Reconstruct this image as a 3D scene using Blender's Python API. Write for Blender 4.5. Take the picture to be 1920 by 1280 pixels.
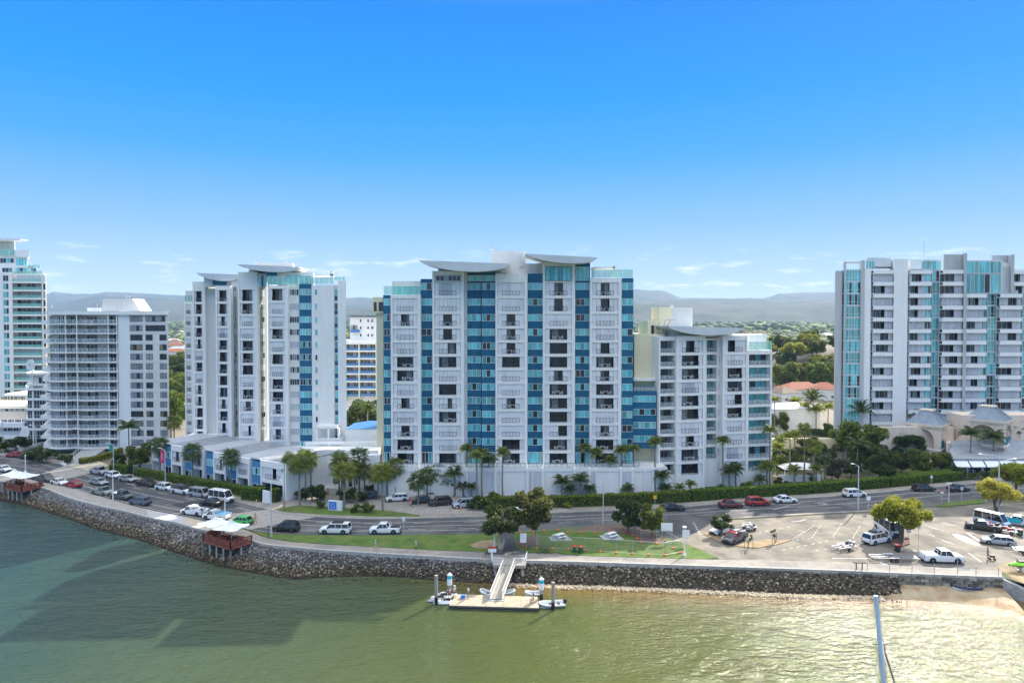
import bpy, math, random
import numpy as np
from math import sin, cos, tan, pi, radians, atan2, hypot, sqrt
from mathutils import Vector, Matrix, noise
random.seed(11); np.random.seed(11)
sc = bpy.context.scene
for o in list(bpy.data.objects): bpy.data.objects.remove(o)
COL = sc.collection
# ---------------------------------------------------------------- camera
F = 1280.0; H = 37.5; PITCH = radians(1.2); SHY = -0.01577 / 1.5
cam_d = bpy.data.cameras.new('camera'); cam = bpy.data.objects.new('camera', cam_d); COL.objects.link(cam)
cam_d.sensor_width = 36; cam_d.lens = 24; cam_d.shift_y = SHY; cam_d.clip_start = 0.5; cam_d.clip_end = 40000
cam.location = (0, 0, H); cam.rotation_euler = (pi / 2 - PITCH, 0, 0)
sc.camera = cam
# ---------------------------------------------------------------- light
SUN_EL, SUN_AZ = 35.0, 37.5           # azimuth measured from +Y towards +X
sun_d = bpy.data.lights.new('sun', 'SUN'); sun_d.energy = 2.45; sun_d.angle = radians(0.5); sun_d.color = (1.0, 0.93, 0.82)
sun = bpy.data.objects.new('sun', sun_d); COL.objects.link(sun)
sdir = Vector((sin(radians(SUN_AZ)) * cos(radians(SUN_EL)), cos(radians(SUN_AZ)) * cos(radians(SUN_EL)), sin(radians(SUN_EL))))
sun.rotation_euler = sdir.to_track_quat('Z', 'Y').to_euler(); sun.location = (200, 300, 250)
world = bpy.data.worlds.new('World'); sc.world = world; world.use_nodes = True
wn = world.node_tree; bg = wn.nodes['Background']
sky = wn.nodes.new('ShaderNodeTexSky'); sky.sky_type = 'NISHITA'; sky.sun_disc = False
sky.sun_elevation = radians(SUN_EL); sky.sun_rotation = radians(SUN_AZ); sky.altitude = 0
sky.air_density = 1.0; sky.dust_density = 0.6; sky.ozone_density = 2.0
SKYGAIN = 1.0
# the gradient is the same all round, brightened above the view to lift shaded facades; the sky texture adds the paler side towards the sun
tcw = wn.nodes.new('ShaderNodeTexCoord'); sx = wn.nodes.new('ShaderNodeSeparateXYZ'); wn.links.new(tcw.outputs['Generated'], sx.inputs[0])
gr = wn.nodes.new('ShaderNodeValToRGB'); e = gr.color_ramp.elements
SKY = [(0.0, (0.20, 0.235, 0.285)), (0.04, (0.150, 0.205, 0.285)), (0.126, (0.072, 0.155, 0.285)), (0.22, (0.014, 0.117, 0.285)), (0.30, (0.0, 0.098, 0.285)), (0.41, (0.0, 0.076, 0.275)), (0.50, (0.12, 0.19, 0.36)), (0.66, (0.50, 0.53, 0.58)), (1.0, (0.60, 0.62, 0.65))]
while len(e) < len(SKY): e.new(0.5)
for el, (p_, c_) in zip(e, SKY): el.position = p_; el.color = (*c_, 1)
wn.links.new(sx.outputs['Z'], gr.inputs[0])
# thin fair-weather cloud wisps low over the hills
mpw = wn.nodes.new('ShaderNodeMapping'); mpw.inputs['Scale'].default_value = (1, 1, 5.5); wn.links.new(tcw.outputs['Generated'], mpw.inputs[0])
nzw = wn.nodes.new('ShaderNodeTexNoise'); nzw.inputs['Scale'].default_value = 15; nzw.inputs['Detail'].default_value = 7; nzw.inputs['Roughness'].default_value = 0.6; wn.links.new(mpw.outputs[0], nzw.inputs['Vector'])
crw = wn.nodes.new('ShaderNodeValToRGB'); crw.color_ramp.elements[0].position = 0.56; crw.color_ramp.elements[1].position = 0.72; wn.links.new(nzw.outputs[0], crw.inputs[0])
elw = wn.nodes.new('ShaderNodeValToRGB'); ee = elw.color_ramp.elements
for p_, v_ in ((0.02, 0), (0.045, 1), (0.085, 1), (0.12, 0)):
    pass
while len(ee) < 4: ee.new(0.5)
for el, (p_, v_) in zip(ee, ((0.01, 0.0), (0.04, 0.85), (0.075, 0.7), (0.105, 0.0))): el.position = p_; el.color = (v_, v_, v_, 1)
wn.links.new(sx.outputs['Z'], elw.inputs[0])
mw = wn.nodes.new('ShaderNodeMath'); mw.operation = 'MULTIPLY'; wn.links.new(crw.outputs[0], mw.inputs[0]); wn.links.new(elw.outputs[0], mw.inputs[1])
mc = wn.nodes.new('ShaderNodeMix'); mc.data_type = 'RGBA'; wn.links.new(mw.outputs[0], mc.inputs[0]); wn.links.new(gr.outputs[0], mc.inputs[6]); mc.inputs[7].default_value = (0.33, 0.34, 0.36, 1)
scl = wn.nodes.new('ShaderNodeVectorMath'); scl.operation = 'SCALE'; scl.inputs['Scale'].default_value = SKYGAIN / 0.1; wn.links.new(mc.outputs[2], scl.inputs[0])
nsc = wn.nodes.new('ShaderNodeVectorMath'); nsc.operation = 'SCALE'; nsc.inputs['Scale'].default_value = 0.015; wn.links.new(sky.outputs[0], nsc.inputs[0])
adw = wn.nodes.new('ShaderNodeVectorMath'); adw.operation = 'ADD'; wn.links.new(scl.outputs[0], adw.inputs[0]); wn.links.new(nsc.outputs[0], adw.inputs[1])
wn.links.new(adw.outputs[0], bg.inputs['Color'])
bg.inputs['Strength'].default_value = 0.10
sc.view_settings.view_transform = 'Standard'; sc.view_settings.look = 'None'
sc.view_settings.exposure = 1.82; sc.view_settings.gamma = 1.0; sc.view_settings.use_curve_mapping = False
sc.cycles.max_bounces = 6; sc.cycles.diffuse_bounces = 3; sc.cycles.glossy_bounces = 3; sc.cycles.transmission_bounces = 4
sc.cycles.transparent_max_bounces = 8; sc.cycles.volume_bounces = 1; sc.cycles.use_denoising = True
sc.cycles.caustics_reflective = False; sc.cycles.caustics_refractive = False
sc.cycles.sample_clamp_indirect = 6
# ---------------------------------------------------------------- pixels of the photograph (1920 wide) to places
def ray(px, py):
    cx = (px - 960) / F; cy = -(py - 640) / F - 0.01577
    return Vector((cx, cy * sin(PITCH) + cos(PITCH), cy * cos(PITCH) - sin(PITCH)))
def G(px, py, z=0.0):
    d = ray(px, py); t = (z - H) / d.z
    return Vector((d.x * t, d.y * t, z))
def P(px, py, Y):
    d = ray(px, py); t = Y / d.y
    return Vector((d.x * t, Y, H + d.z * t))
# ---------------------------------------------------------------- materials
def pr(name, col, rough=0.6, metal=0.0, spec=0.5, **kw):
    m = bpy.data.materials.new(name); m.use_nodes = True
    b = m.node_tree.nodes['Principled BSDF']
    b.inputs['Base Color'].default_value = (*col, 1); b.inputs['Roughness'].default_value = rough
    b.inputs['Metallic'].default_value = metal; b.inputs['Specular IOR Level'].default_value = spec
    for k, v in kw.items(): b.inputs[k.replace('_', ' ')].default_value = v
    return m
def N(m, t, **kw):
    n = m.node_tree.nodes.new(t)
    for k, v in kw.items(): setattr(n, k, v)
    return n
def L(m, a, b): m.node_tree.links.new(a, b)
def ramp(m, fac, stops):
    r = N(m, 'ShaderNodeValToRGB'); e = r.color_ramp.elements
    while len(e) < len(stops): e.new(0.5)
    for el, (p, c) in zip(e, stops): el.position = p; el.color = (*c, 1)
    L(m, fac, r.inputs[0]); return r.outputs[0]
def mix(m, fac, a, b, mode='MIX'):
    x = N(m, 'ShaderNodeMix', data_type='RGBA', blend_type=mode)
    for s, v in ((x.inputs['Factor'], fac), (x.inputs[6], a), (x.inputs[7], b)):
        if hasattr(v, 'is_output'): L(m, v, s)
        elif isinstance(v, (tuple, list)): s.default_value = (*v, 1)
        else: s.default_value = v
    return x.outputs[2]
def noi(m, scale, detail=4, vec=None, rough=0.55, sc3=None, obj=False):
    if vec is None:
        tc = N(m, 'ShaderNodeTexCoord') if obj else N(m, 'ShaderNodeNewGeometry')
        vec = tc.outputs['Object'] if obj else tc.outputs['Position']
    if sc3:
        mp = N(m, 'ShaderNodeMapping'); mp.inputs['Scale'].default_value = sc3; L(m, vec, mp.inputs[0]); vec = mp.outputs[0]
    n = N(m, 'ShaderNodeTexNoise'); n.inputs['Scale'].default_value = scale; n.inputs['Detail'].default_value = detail
    n.inputs['Roughness'].default_value = rough; L(m, vec, n.inputs['Vector']); return n.outputs[0]
def noisy(name, c1, c2, scale=1.0, rough=0.7, detail=4, sc3=None, bump=0.0, bscale=None, lo=0.35, hi=0.65, spec=0.3, c3=None, s3=0.1, **kw):
    m = pr(name, c1, rough, spec=spec, **kw); b = m.node_tree.nodes['Principled BSDF']
    col = ramp(m, noi(m, scale, detail, sc3=sc3), [(lo, c1), (hi, c2)])
    if c3: col = mix(m, ramp(m, noi(m, s3, 3), [(0.45, (0, 0, 0)), (0.62, (1, 1, 1))]), col, c3)
    L(m, col, b.inputs['Base Color'])
    if bump:
        bp = N(m, 'ShaderNodeBump'); bp.inputs['Strength'].default_value = bump; bp.inputs['Distance'].default_value = 0.05
        L(m, noi(m, bscale or scale * 4, 4), bp.inputs['Height']); L(m, bp.outputs[0], b.inputs['Normal'])
    return m
M = {}
def wallm(name, c, streak=0.88):
    m = pr(name, c, 0.75, spec=0.25); b = m.node_tree.nodes['Principled BSDF']
    a = ramp(m, noi(m, 1.2, 4, sc3=(1, 1, 0.12)), [(0.35, tuple(x * streak for x in c)), (0.6, c)])
    a2 = mix(m, ramp(m, noi(m, 0.15, 2), [(0.4, (0, 0, 0)), (0.7, (1, 1, 1))]), a, tuple(x * 0.95 for x in c))
    L(m, a2, b.inputs['Base Color']); return m
M['white'] = wallm('white_render', (0.90, 0.88, 0.83), 0.92)
M['white2'] = wallm('cool_white_render', (0.86, 0.87, 0.85), 0.93)
M['offwhite'] = wallm('off_white_render', (0.76, 0.74, 0.69))
M['grey'] = wallm('grey_render', (0.50, 0.52, 0.53))
M['lgrey'] = wallm('light_grey_render', (0.66, 0.69, 0.70))
M['cream'] = wallm('cream_render', (0.90, 0.79, 0.53), .95)
M['peach'] = wallm('peach_render', (0.80, 0.66, 0.52))
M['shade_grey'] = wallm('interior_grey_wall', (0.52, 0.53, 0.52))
M['blue'] = wallm('blue_cladding', (0.016, 0.14, 0.25), 0.8)
M['lblue'] = wallm('mid_blue_cladding', (0.06, 0.24, 0.44), 0.85)
M['blueroof'] = noisy('blue_metal_roof', (0.05, 0.16, 0.36), (0.06, 0.19, 0.42), 0.5, 0.45)
M['shutter'] = pr('shutter_white', (0.66, 0.70, 0.78), 0.55)
def louvre(name, c, s=16):
    m = pr(name, c, 0.5); b = m.node_tree.nodes['Principled BSDF']
    g = N(m, 'ShaderNodeNewGeometry'); w = N(m, 'ShaderNodeTexWave', bands_direction='Z'); w.inputs['Scale'].default_value = s / 2; w.inputs['Distortion'].default_value = 0
    L(m, g.outputs['Position'], w.inputs['Vector']); bp = N(m, 'ShaderNodeBump'); bp.inputs['Strength'].default_value = 0.35; bp.inputs['Distance'].default_value = 0.03
    L(m, w.outputs[0], bp.inputs['Height']); L(m, bp.outputs[0], b.inputs['Normal'])
    oi = N(m, 'ShaderNodeObjectInfo'); L(m, ramp(m, oi.outputs['Random'], [(0, tuple(x * .84 for x in c)), (.25, tuple(x * .95 for x in c)), (1, c)]), b.inputs['Base Color']); return m
M['shutter'] = louvre('shutter_louvre', (0.83, 0.83, 0.84))
M['shutter2'] = louvre('shutter_louvre_grey', (0.56, 0.59, 0.63))
M['frame'] = pr('window_frame_white', (0.8, 0.82, 0.82), 0.4)
M['dframe'] = pr('dark_frame', (0.03, 0.035, 0.045), 0.4)
def glass(name, c, rough=0.08, spec=0.6):
    m = pr(name, c, rough, spec=spec); b = m.node_tree.nodes['Principled BSDF']
    L(m, ramp(m, noi(m, 0.7, 2, sc3=(1, 1, 0.25)), [(0.35, tuple(x * 0.6 for x in c)), (0.65, c)]), b.inputs['Base Color']); return m
M['teal1'] = glass('teal_glass_over_blind', (0.17, 0.70, 0.76))
M['teal2'] = glass('teal_glass', (0.07, 0.44, 0.50))
M['teal3'] = glass('pale_green_glass', (0.26, 0.58, 0.54))
M['dark'] = glass('dark_glass', (0.012, 0.015, 0.02))
M['dark2'] = glass('dark_blue_glass', (0.02, 0.035, 0.06))
M['curtain'] = glass('curtained_glass', (0.30, 0.33, 0.35))
M['warm'] = glass('bronze_blind_glass', (0.25, 0.21, 0.13))
def clear(name, tint, a=0.35):
    m = pr(name, tint, 0.05); m.node_tree.nodes['Principled BSDF'].inputs['Alpha'].default_value = a; return m
M['gtrail'] = clear('green_glass_balustrade', (0.25, 0.62, 0.55), 0.45)
M['crail'] = clear('clear_glass_balustrade', (0.55, 0.65, 0.66), 0.3)
M['steel'] = pr('galvanised_steel', (0.45, 0.46, 0.47), 0.45, 0.6)
M['pole'] = pr('painted_pole_grey', (0.55, 0.57, 0.58), 0.5)
M['wpaint'] = pr('white_paint', (0.8, 0.8, 0.8), 0.4)
M['roofmetal'] = noisy('grey_roof_sheet', (0.30, 0.32, 0.34), (0.38, 0.40, 0.42), 0.6, 0.5)
M['roofpale'] = noisy('pale_roof_sheet', (0.48, 0.50, 0.53), (0.56, 0.58, 0.6), 0.5, 0.55)
M['canopy'] = noisy('canopy_soffit_grey', (0.56, 0.59, 0.60), (0.64, 0.67, 0.68), 0.3, 0.5)
# ---------------------------------------------------------------- mesh helpers
class MB:
    def __init__(s): s.v = []; s.f = []; s.m = []
    def q(s, pts, mi=0):
        n = len(s.v); s.v += [tuple(p) for p in pts]; s.f.append(tuple(range(n, n + len(pts)))); s.m.append(mi)
    def box(s, x0, x1, y0, y1, z0, z1, mi=0, mat=None):
        n = len(s.v); c = [(x, y, z) for z in (z0, z1) for y in (y0, y1) for x in (x0, x1)]
        if mat is not None: c = [tuple(mat @ Vector(p)) for p in c]
        s.v += c
        for f in ((0, 2, 3, 1), (4, 5, 7, 6), (0, 1, 5, 4), (2, 6, 7, 3), (0, 4, 6, 2), (1, 3, 7, 5)):
            s.f.append(tuple(n + i for i in f)); s.m.append(mi)
        return s
    def tube(s, a, b, r, r2=None, n=6, mi=0, cap=True):
        a = Vector(a); b = Vector(b); r2 = r if r2 is None else r2; d = (b - a)
        if d.length < 1e-6: return s
        q = d.to_track_quat('Z', 'Y'); k = len(s.v)
        for p, rr in ((a, r), (b, r2)):
            for i in range(n):
                s.v.append(tuple(p + q @ Vector((rr * cos(2 * pi * i / n), rr * sin(2 * pi * i / n), 0))))
        for i in range(n):
            j = (i + 1) % n; s.f.append((k + i, k + j, k + n + j, k + n + i)); s.m.append(mi)
        if cap:
            s.f.append(tuple(k + n + i for i in range(n))); s.m.append(mi); s.f.append(tuple(k + n - 1 - i for i in range(n))); s.m.append(mi)
        return s
    def lathe(s, c, prof, n=10, mi=0):
        k = len(s.v); c = Vector(c)
        for z, r in prof:
            for i in range(n): s.v.append((c.x + r * cos(2 * pi * i / n), c.y + r * sin(2 * pi * i / n), c.z + z))
        for a in range(len(prof) - 1):
            for i in range(n):
                j = (i + 1) % n; s.f.append((k + a * n + i, k + a * n + j, k + (a + 1) * n + j, k + (a + 1) * n + i)); s.m.append(mi)
        return s
    def prism(s, poly, z0, z1, mi=0, mt=None):
        n = len(poly); k = len(s.v); mt = mi if mt is None else mt
        a = sum(poly[i][0] * poly[(i + 1) % n][1] - poly[(i + 1) % n][0] * poly[i][1] for i in range(n))
        if a < 0: poly = poly[::-1]
        s.v += [(p[0], p[1], z0) for p in poly] + [(p[0], p[1], z1) for p in poly]
        for i in range(n):
            j = (i + 1) % n; s.f.append((k + i, k + j, k + n + j, k + n + i)); s.m.append(mi)
        s.f.append(tuple(k + n + i for i in range(n))); s.m.append(mt); s.f.append(tuple(k + n - 1 - i for i in range(n))); s.m.append(mi)
        return s
    def extr(s, prof, y0, y1, mi=0):          # profile in x,z pushed along y
        n = len(prof); k = len(s.v)
        s.v += [(p[0], y0, p[1]) for p in prof] + [(p[0], y1, p[1]) for p in prof]
        for i in range(n):
            j = (i + 1) % n; s.f.append((k + i, k + j, k + n + j, k + n + i)); s.m.append(mi)
        s.f.append(tuple(k + n + i for i in range(n))); s.m.append(mi); s.f.append(tuple(k + n - 1 - i for i in range(n))); s.m.append(mi)
        return s
    def mesh(s, name, mats, smooth=False):
        me = bpy.data.meshes.new(name); me.from_pydata(s.v, [], s.f)
        if not isinstance(mats, (list, tuple)): mats = [mats]
        for m in mats: me.materials.append(m)
        if len(mats) > 1: me.polygons.foreach_set('material_index', s.m)
        if smooth: me.polygons.foreach_set('use_smooth', [True] * len(s.f))
        me.update(); return me
    def build(s, name, mats, parent=None, smooth=False, loc=None, rz=0.0):
        return obj(name, s.mesh(name, mats, smooth), parent, loc, rz)
def obj(name, me, parent=None, loc=None, rz=0.0, scale=None):
    o = bpy.data.objects.new(name, me); COL.objects.link(o)
    if parent: o.parent = parent
    if loc is not None: o.location = loc
    if rz: o.rotation_euler = (0, 0, rz)
    if scale is not None: o.scale = scale
    return o
def tag(o, label, cat, group=None, kind=None):
    if label: o['label'] = label
    if cat: o['category'] = cat
    if group: o['group'] = group
    if kind: o['kind'] = kind
    return o
def thing(name, label, cat, loc=(0, 0, 0), rz=0.0, group=None):
    return tag(obj(name, None, None, loc, rz), label, cat, group)
def kids(o): return [c for c in bpy.data.objects if c.parent == o]
def dup(root, tree, loc, rz, label, group=None, scale=None):     # tree: [(part, [subparts])]
    r = root.copy(); COL.objects.link(r); r.location = loc; r.rotation_euler = (0, 0, rz); r['label'] = label
    if scale: r.scale = scale
    if group: r['group'] = group
    for c0, subs in tree:
        c = c0.copy(); COL.objects.link(c); c.parent = r
        for g0 in subs: g = g0.copy(); COL.objects.link(g); g.parent = c
    return r
def struct(o): o['kind'] = 'structure'; return o
ORD = 'first second third fourth fifth sixth seventh eighth ninth tenth eleventh twelfth thirteenth fourteenth fifteenth sixteenth'.split()
def arcpts(pts, step):
    """points every step metres along a polyline, with headings"""
    out = []; carry = 0.0
    for a, b in zip(pts[:-1], pts[1:]):
        a = Vector(a[:2]); b = Vector(b[:2]); d = (b - a).length; t = carry
        while t < d: out.append((a + (b - a) * (t / d), atan2(b.y - a.y, b.x - a.x))); t += step
        carry = t - d
    return out
def smoothline(pts, n=6):
    out = []; P_ = [pts[0]] + list(pts) + [pts[-1]]
    for i in range(1, len(P_) - 2):
        p0, p1, p2, p3 = [Vector(p[:2]) for p in P_[i - 1:i + 3]]
        for k in range(n):
            t = k / n; out.append(0.5 * ((2 * p1) + (-p0 + p2) * t + (2 * p0 - 5 * p1 + 4 * p2 - p3) * t * t + (-p0 + 3 * p1 - 3 * p2 + p3) * t ** 3))
    out.append(Vector(pts[-1][:2])); return out
def offset(line, d):
    out = []
    for i, p in enumerate(line):
        a = line[max(0, i - 1)]; b = line[min(len(line) - 1, i + 1)]; t = (b - a).normalized()
        out.append(p + Vector((-t.y, t.x)) * d)
    return out
def strip(name, A, B, z, mat, parent=None, zb=None):
    m = MB(); zb = z if zb is None else zb
    for i in range(len(A) - 1):
        m.q([(A[i].x, A[i].y, z), (A[i + 1].x, A[i + 1].y, z), (B[i + 1].x, B[i + 1].y, zb), (B[i].x, B[i].y, zb)])
    o = m.build(name, mat, parent); return o
# ================================================================ materials of the ground
M['asphalt'] = noisy('asphalt', (0.060, 0.062, 0.068), (0.085, 0.087, 0.092), 0.6, 0.85, 6, bump=0.3, bscale=8, c3=(0.125, 0.122, 0.115), s3=0.13)
M['asphalt2'] = noisy('asphalt_dark_patch', (0.040, 0.042, 0.046), (0.055, 0.056, 0.06), 0.9, 0.85, 6)
M['carpark'] = noisy('worn_pale_asphalt', (0.175, 0.152, 0.120), (0.245, 0.212, 0.168), 0.35, 0.85, 8, bump=0.25, bscale=6, c3=(0.125, 0.112, 0.095), s3=0.22)
M['concrete'] = noisy('concrete', (0.27, 0.25, 0.22), (0.35, 0.325, 0.285), 0.8, 0.85, 6, bump=0.2)
M['slab'] = noisy('path_concrete', (0.25, 0.225, 0.19), (0.33, 0.295, 0.25), 0.7, 0.85, 6, c3=(0.21, 0.195, 0.175), s3=0.25)
M['paleslab'] = noisy('new_pale_concrete', (0.36, 0.36, 0.36), (0.43, 0.43, 0.43), 0.8, 0.8)
M['beigepave'] = noisy('beige_paving', (0.40, 0.34, 0.26), (0.48, 0.42, 0.33), 0.9, 0.85, 6)
M['grass'] = noisy('mown_grass', (0.050, 0.110, 0.018), (0.105, 0.165, 0.030), 0.5, 0.9, 8, bump=0.8, bscale=12, c3=(0.125, 0.155, 0.035), s3=0.35)
M['drygrass'] = noisy('dry_grass_and_sand', (0.24, 0.17, 0.09), (0.36, 0.27, 0.16), 0.8, 0.9, 7, bump=0.5)
M['mulch'] = noisy('bark_mulch', (0.11, 0.06, 0.045), (0.24, 0.15, 0.12), 3, 0.95, 8, bump=0.8, bscale=10)
M['soil'] = noisy('suburb_ground', (0.05, 0.075, 0.022), (0.16, 0.14, 0.075), 0.02, 0.95, 8, c3=(0.23, 0.20, 0.16), s3=0.012)
M['sand'] = noisy('beach_sand', (0.36, 0.28, 0.17), (0.46, 0.37, 0.24), 0.6, 0.8, 8, bump=0.3, c3=(0.33, 0.22, 0.12), s3=0.5)
M['line'] = noisy('worn_white_line', (0.30, 0.29, 0.27), (0.58, 0.57, 0.54), 2.2, 0.7)
M['kerb'] = noisy('kerb_concrete', (0.34, 0.32, 0.29), (0.45, 0.43, 0.40), 1.2, 0.85)
M['stone'] = noisy('wall_stone', (0.17, 0.155, 0.12), (0.33, 0.30, 0.24), 1.5, 0.9, 6, bump=0.6, bscale=5)
M['stone_l'] = noisy('pale_wall_stone', (0.34, 0.31, 0.25), (0.46, 0.42, 0.34), 1.5, 0.9, 6); M['stone_d'] = noisy('dark_wall_stone', (0.09, 0.08, 0.065), (0.17, 0.155, 0.13), 1.5, 0.9, 6)
def mat_rock():
    m = pr('seawall_rock', (0.2, 0.2, 0.2), 0.85, spec=0.3); b = m.node_tree.nodes['Principled BSDF']
    g = N(m, 'ShaderNodeNewGeometry'); sp = N(m, 'ShaderNodeSeparateXYZ'); L(m, g.outputs['Position'], sp.inputs[0])
    at = N(m, 'ShaderNodeAttribute', attribute_name='rnd')
    grey = ramp(m, at.outputs['Fac'], [(0.0, (0.045, 0.044, 0.042)), (0.5, (0.13, 0.128, 0.125)), (0.85, (0.235, 0.23, 0.22)), (1.0, (0.40, 0.39, 0.36))])
    tan_ = ramp(m, at.outputs['Fac'], [(0.0, (0.022, 0.016, 0.010)), (0.45, (0.085, 0.062, 0.036)), (0.8, (0.20, 0.155, 0.09)), (1.0, (0.42, 0.35, 0.23))])
    n = noi(m, 0.18, 3)
    a = N(m, 'ShaderNodeMath', operation='MULTIPLY_ADD'); L(m, n, a.inputs[0]); a.inputs[1].default_value = 1.6; L(m, sp.outputs['Z'], a.inputs[2])
    f = N(m, 'ShaderNodeMapRange'); f.inputs['From Min'].default_value = -1.0; f.inputs['From Max'].default_value = 0.1; L(m, a.outputs[0], f.inputs['Value'])
    c = mix(m, f.outputs[0], tan_, grey)
    # right of the gangway the stone is browner
    fx = N(m, 'ShaderNodeMapRange'); fx.inputs['From Min'].default_value = -14; fx.inputs['From Max'].default_value = 2; L(m, sp.outputs['X'], fx.inputs['Value'])
    c = mix(m, fx.outputs[0], c, mix(m, 0.85, c, tan_))
    wet = N(m, 'ShaderNodeMapRange'); wet.inputs['From Min'].default_value = -2.45; wet.inputs['From Max'].default_value = -2.0; L(m, sp.outputs['Z'], wet.inputs['Value'])
    c = mix(m, wet.outputs[0], (0.035, 0.022, 0.012), c)
    L(m, c, b.inputs['Base Color']); return m
M['rock'] = mat_rock()
def mat_water():
    m = pr('river_water', (0.1, 0.12, 0.05), 0.08, spec=0.44); b = m.node_tree.nodes['Principled BSDF']
    b.inputs['IOR'].default_value = 1.333
    g = N(m, 'ShaderNodeNewGeometry'); sp = N(m, 'ShaderNodeSeparateXYZ'); L(m, g.outputs['Position'], sp.inputs[0])
    fx = N(m, 'ShaderNodeMapRange'); fx.inputs['From Min'].default_value = -75; fx.inputs['From Max'].default_value = 12; L(m, sp.outputs['X'], fx.inputs['Value'])
    col = mix(m, fx.outputs[0], (0.020, 0.056, 0.050), (0.070, 0.084, 0.013))
    # shallows over sand near the jetty and beach
    at = N(m, 'ShaderNodeAttribute', attribute_name='shallow')
    col = mix(m, at.outputs['Fac'], col, (0.17, 0.10, 0.03))
    col = mix(m, ramp(m, noi(m, 0.035, 4), [(0.4, (0, 0, 0)), (0.65, (1, 1, 1))]), col, mix(m, 0.25, col, (0.09, 0.10, 0.04)))
    L(m, col, b.inputs['Base Color'])
    h1 = noi(m, 0.30, 3, sc3=(0.75, 1.5, 1)); h2 = noi(m, 1.1, 4, sc3=(0.7, 1.5, 1)); h3 = noi(m, 3.2, 2, sc3=(0.8, 1.3, 1))
    add = N(m, 'ShaderNodeMath', operation='MULTIPLY_ADD'); L(m, h2, add.inputs[0]); add.inputs[1].default_value = 0.60; L(m, h1, add.inputs[2])
    add2 = N(m, 'ShaderNodeMath', operation='MULTIPLY_ADD'); L(m, h3, add2.inputs[0]); add2.inputs[1].default_value = 0.22; L(m, add.outputs[0], add2.inputs[2])
    bp = N(m, 'ShaderNodeBump'); bp.inputs['Strength'].default_value = 1.0; bp.inputs['Distance'].default_value = 0.60
    L(m, add2.outputs[0], bp.inputs['Height']); L(m, ramp(m, noi(m, 0.03, 3, sc3=(.6, 1.4, 1)), [(0.35, (.75, .75, .75)), (0.6, (1, 1, 1))]), bp.inputs['Strength']); L(m, bp.outputs[0], b.inputs['Normal']); return m
M['water'] = mat_water()
# ================================================================ lines of the shore and road
WZ = -2.5
edge_px = [(-160, 878), (0, 901), (80, 913), (131, 932), (187, 947), (244, 959), (281, 969), (328, 978), (377, 991), (467, 1011), (501, 1020), (552, 1025),
           (610, 1030), (700, 1036), (792, 1041), (920, 1048), (988, 1049.5), (1129, 1053.5), (1320, 1060), (1560, 1068), (1700, 1074), (1878, 1081)]
wat_px = [(-160, 925), (0, 941), (40, 948), (75, 959), (131, 976), (169, 992), (216, 1005), (262, 1016), (309, 1033), (360, 1050), (396, 1062), (452, 1074), (509, 1085),
          (556, 1091), (621, 1085), (700, 1083), (755, 1086), (830, 1092), (886, 1096), (960, 1099), (1129, 1103), (1204, 1106), (1320, 1111), (1500, 1119), (1642, 1122), (1690, 1123)]
def yat(lst, x):
    for (x0, y0), (x1, y1) in zip(lst[:-1], lst[1:]):
        if x <= x1: return y0 + (y1 - y0) * (x - x0) / (x1 - x0)
    return lst[-1][1]
EDGE = [G(x, y) for x, y in edge_px]
def pxline(lst, z=0.0, n=5): return smoothline([G(x, y, z) for x, y in lst], n)
nk_px = [(-200, 868), (0, 888), (80, 903), (120, 911), (174, 925), (210, 935), (262, 950), (345, 967), (385, 976), (440, 987), (471, 994), (505, 999), (565, 1002),
         (700, 1003), (903, 1000), (975, 996), (1040, 990), (1147, 982), (1240, 979), (1361, 973.5), (1560, 962.5), (1635, 958), (1757, 947), (1841, 941), (1920, 935), (2100, 922)]
fk_px = [(-200, 838), (0, 853), (69, 861), (120, 872), (163, 883), (253, 901), (360, 922), (439, 939), (509, 956), (540, 963), (600, 969), (700, 972.5), (792, 971), (920, 967),
         (1039, 961), (1147, 957), (1279, 950), (1361, 943), (1450, 937), (1560, 930), (1691, 919), (1822, 906), (1920, 897), (2100, 882)]
NK = pxline(nk_px); FK = pxline(fk_px)
# ground: one sheet from the sea wall to the horizon
gA = [Vector((-6000, 120)), Vector((-900, 300))] + [Vector(p[:2]) for p in EDGE]
e_end = EDGE[-1]
ramp_line = [Vector((e_end.x + 2.0, e_end.y - 4)), Vector((e_end.x + 5.5, e_end.y - 12)), Vector((e_end.x + 14, e_end.y - 26))]
gA += ramp_line + [Vector((130, 40)), Vector((6000, -60))]
gm = MB(); n = len(gA); far = [Vector((-34000 + 68000 * i / (n - 1), 36000)) for i in range(n)]
mid = [Vector((a.x * 3 if abs(a.x) < 800 else a.x * 1.4, 620)) for a in gA]
for i in range(n - 1):
    gm.q([(gA[i].x, gA[i].y, 0), (gA[i + 1].x, gA[i + 1].y, 0), (mid[i + 1].x, mid[i + 1].y, 0), (mid[i].x, mid[i].y, 0)])
    gm.q([(mid[i].x, mid[i].y, 0), (mid[i + 1].x, mid[i + 1].y, 0), (far[i + 1].x, far[i + 1].y, 0), (far[i].x, far[i].y, 0)])
struct(gm.build('ground', M['soil']))
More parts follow.
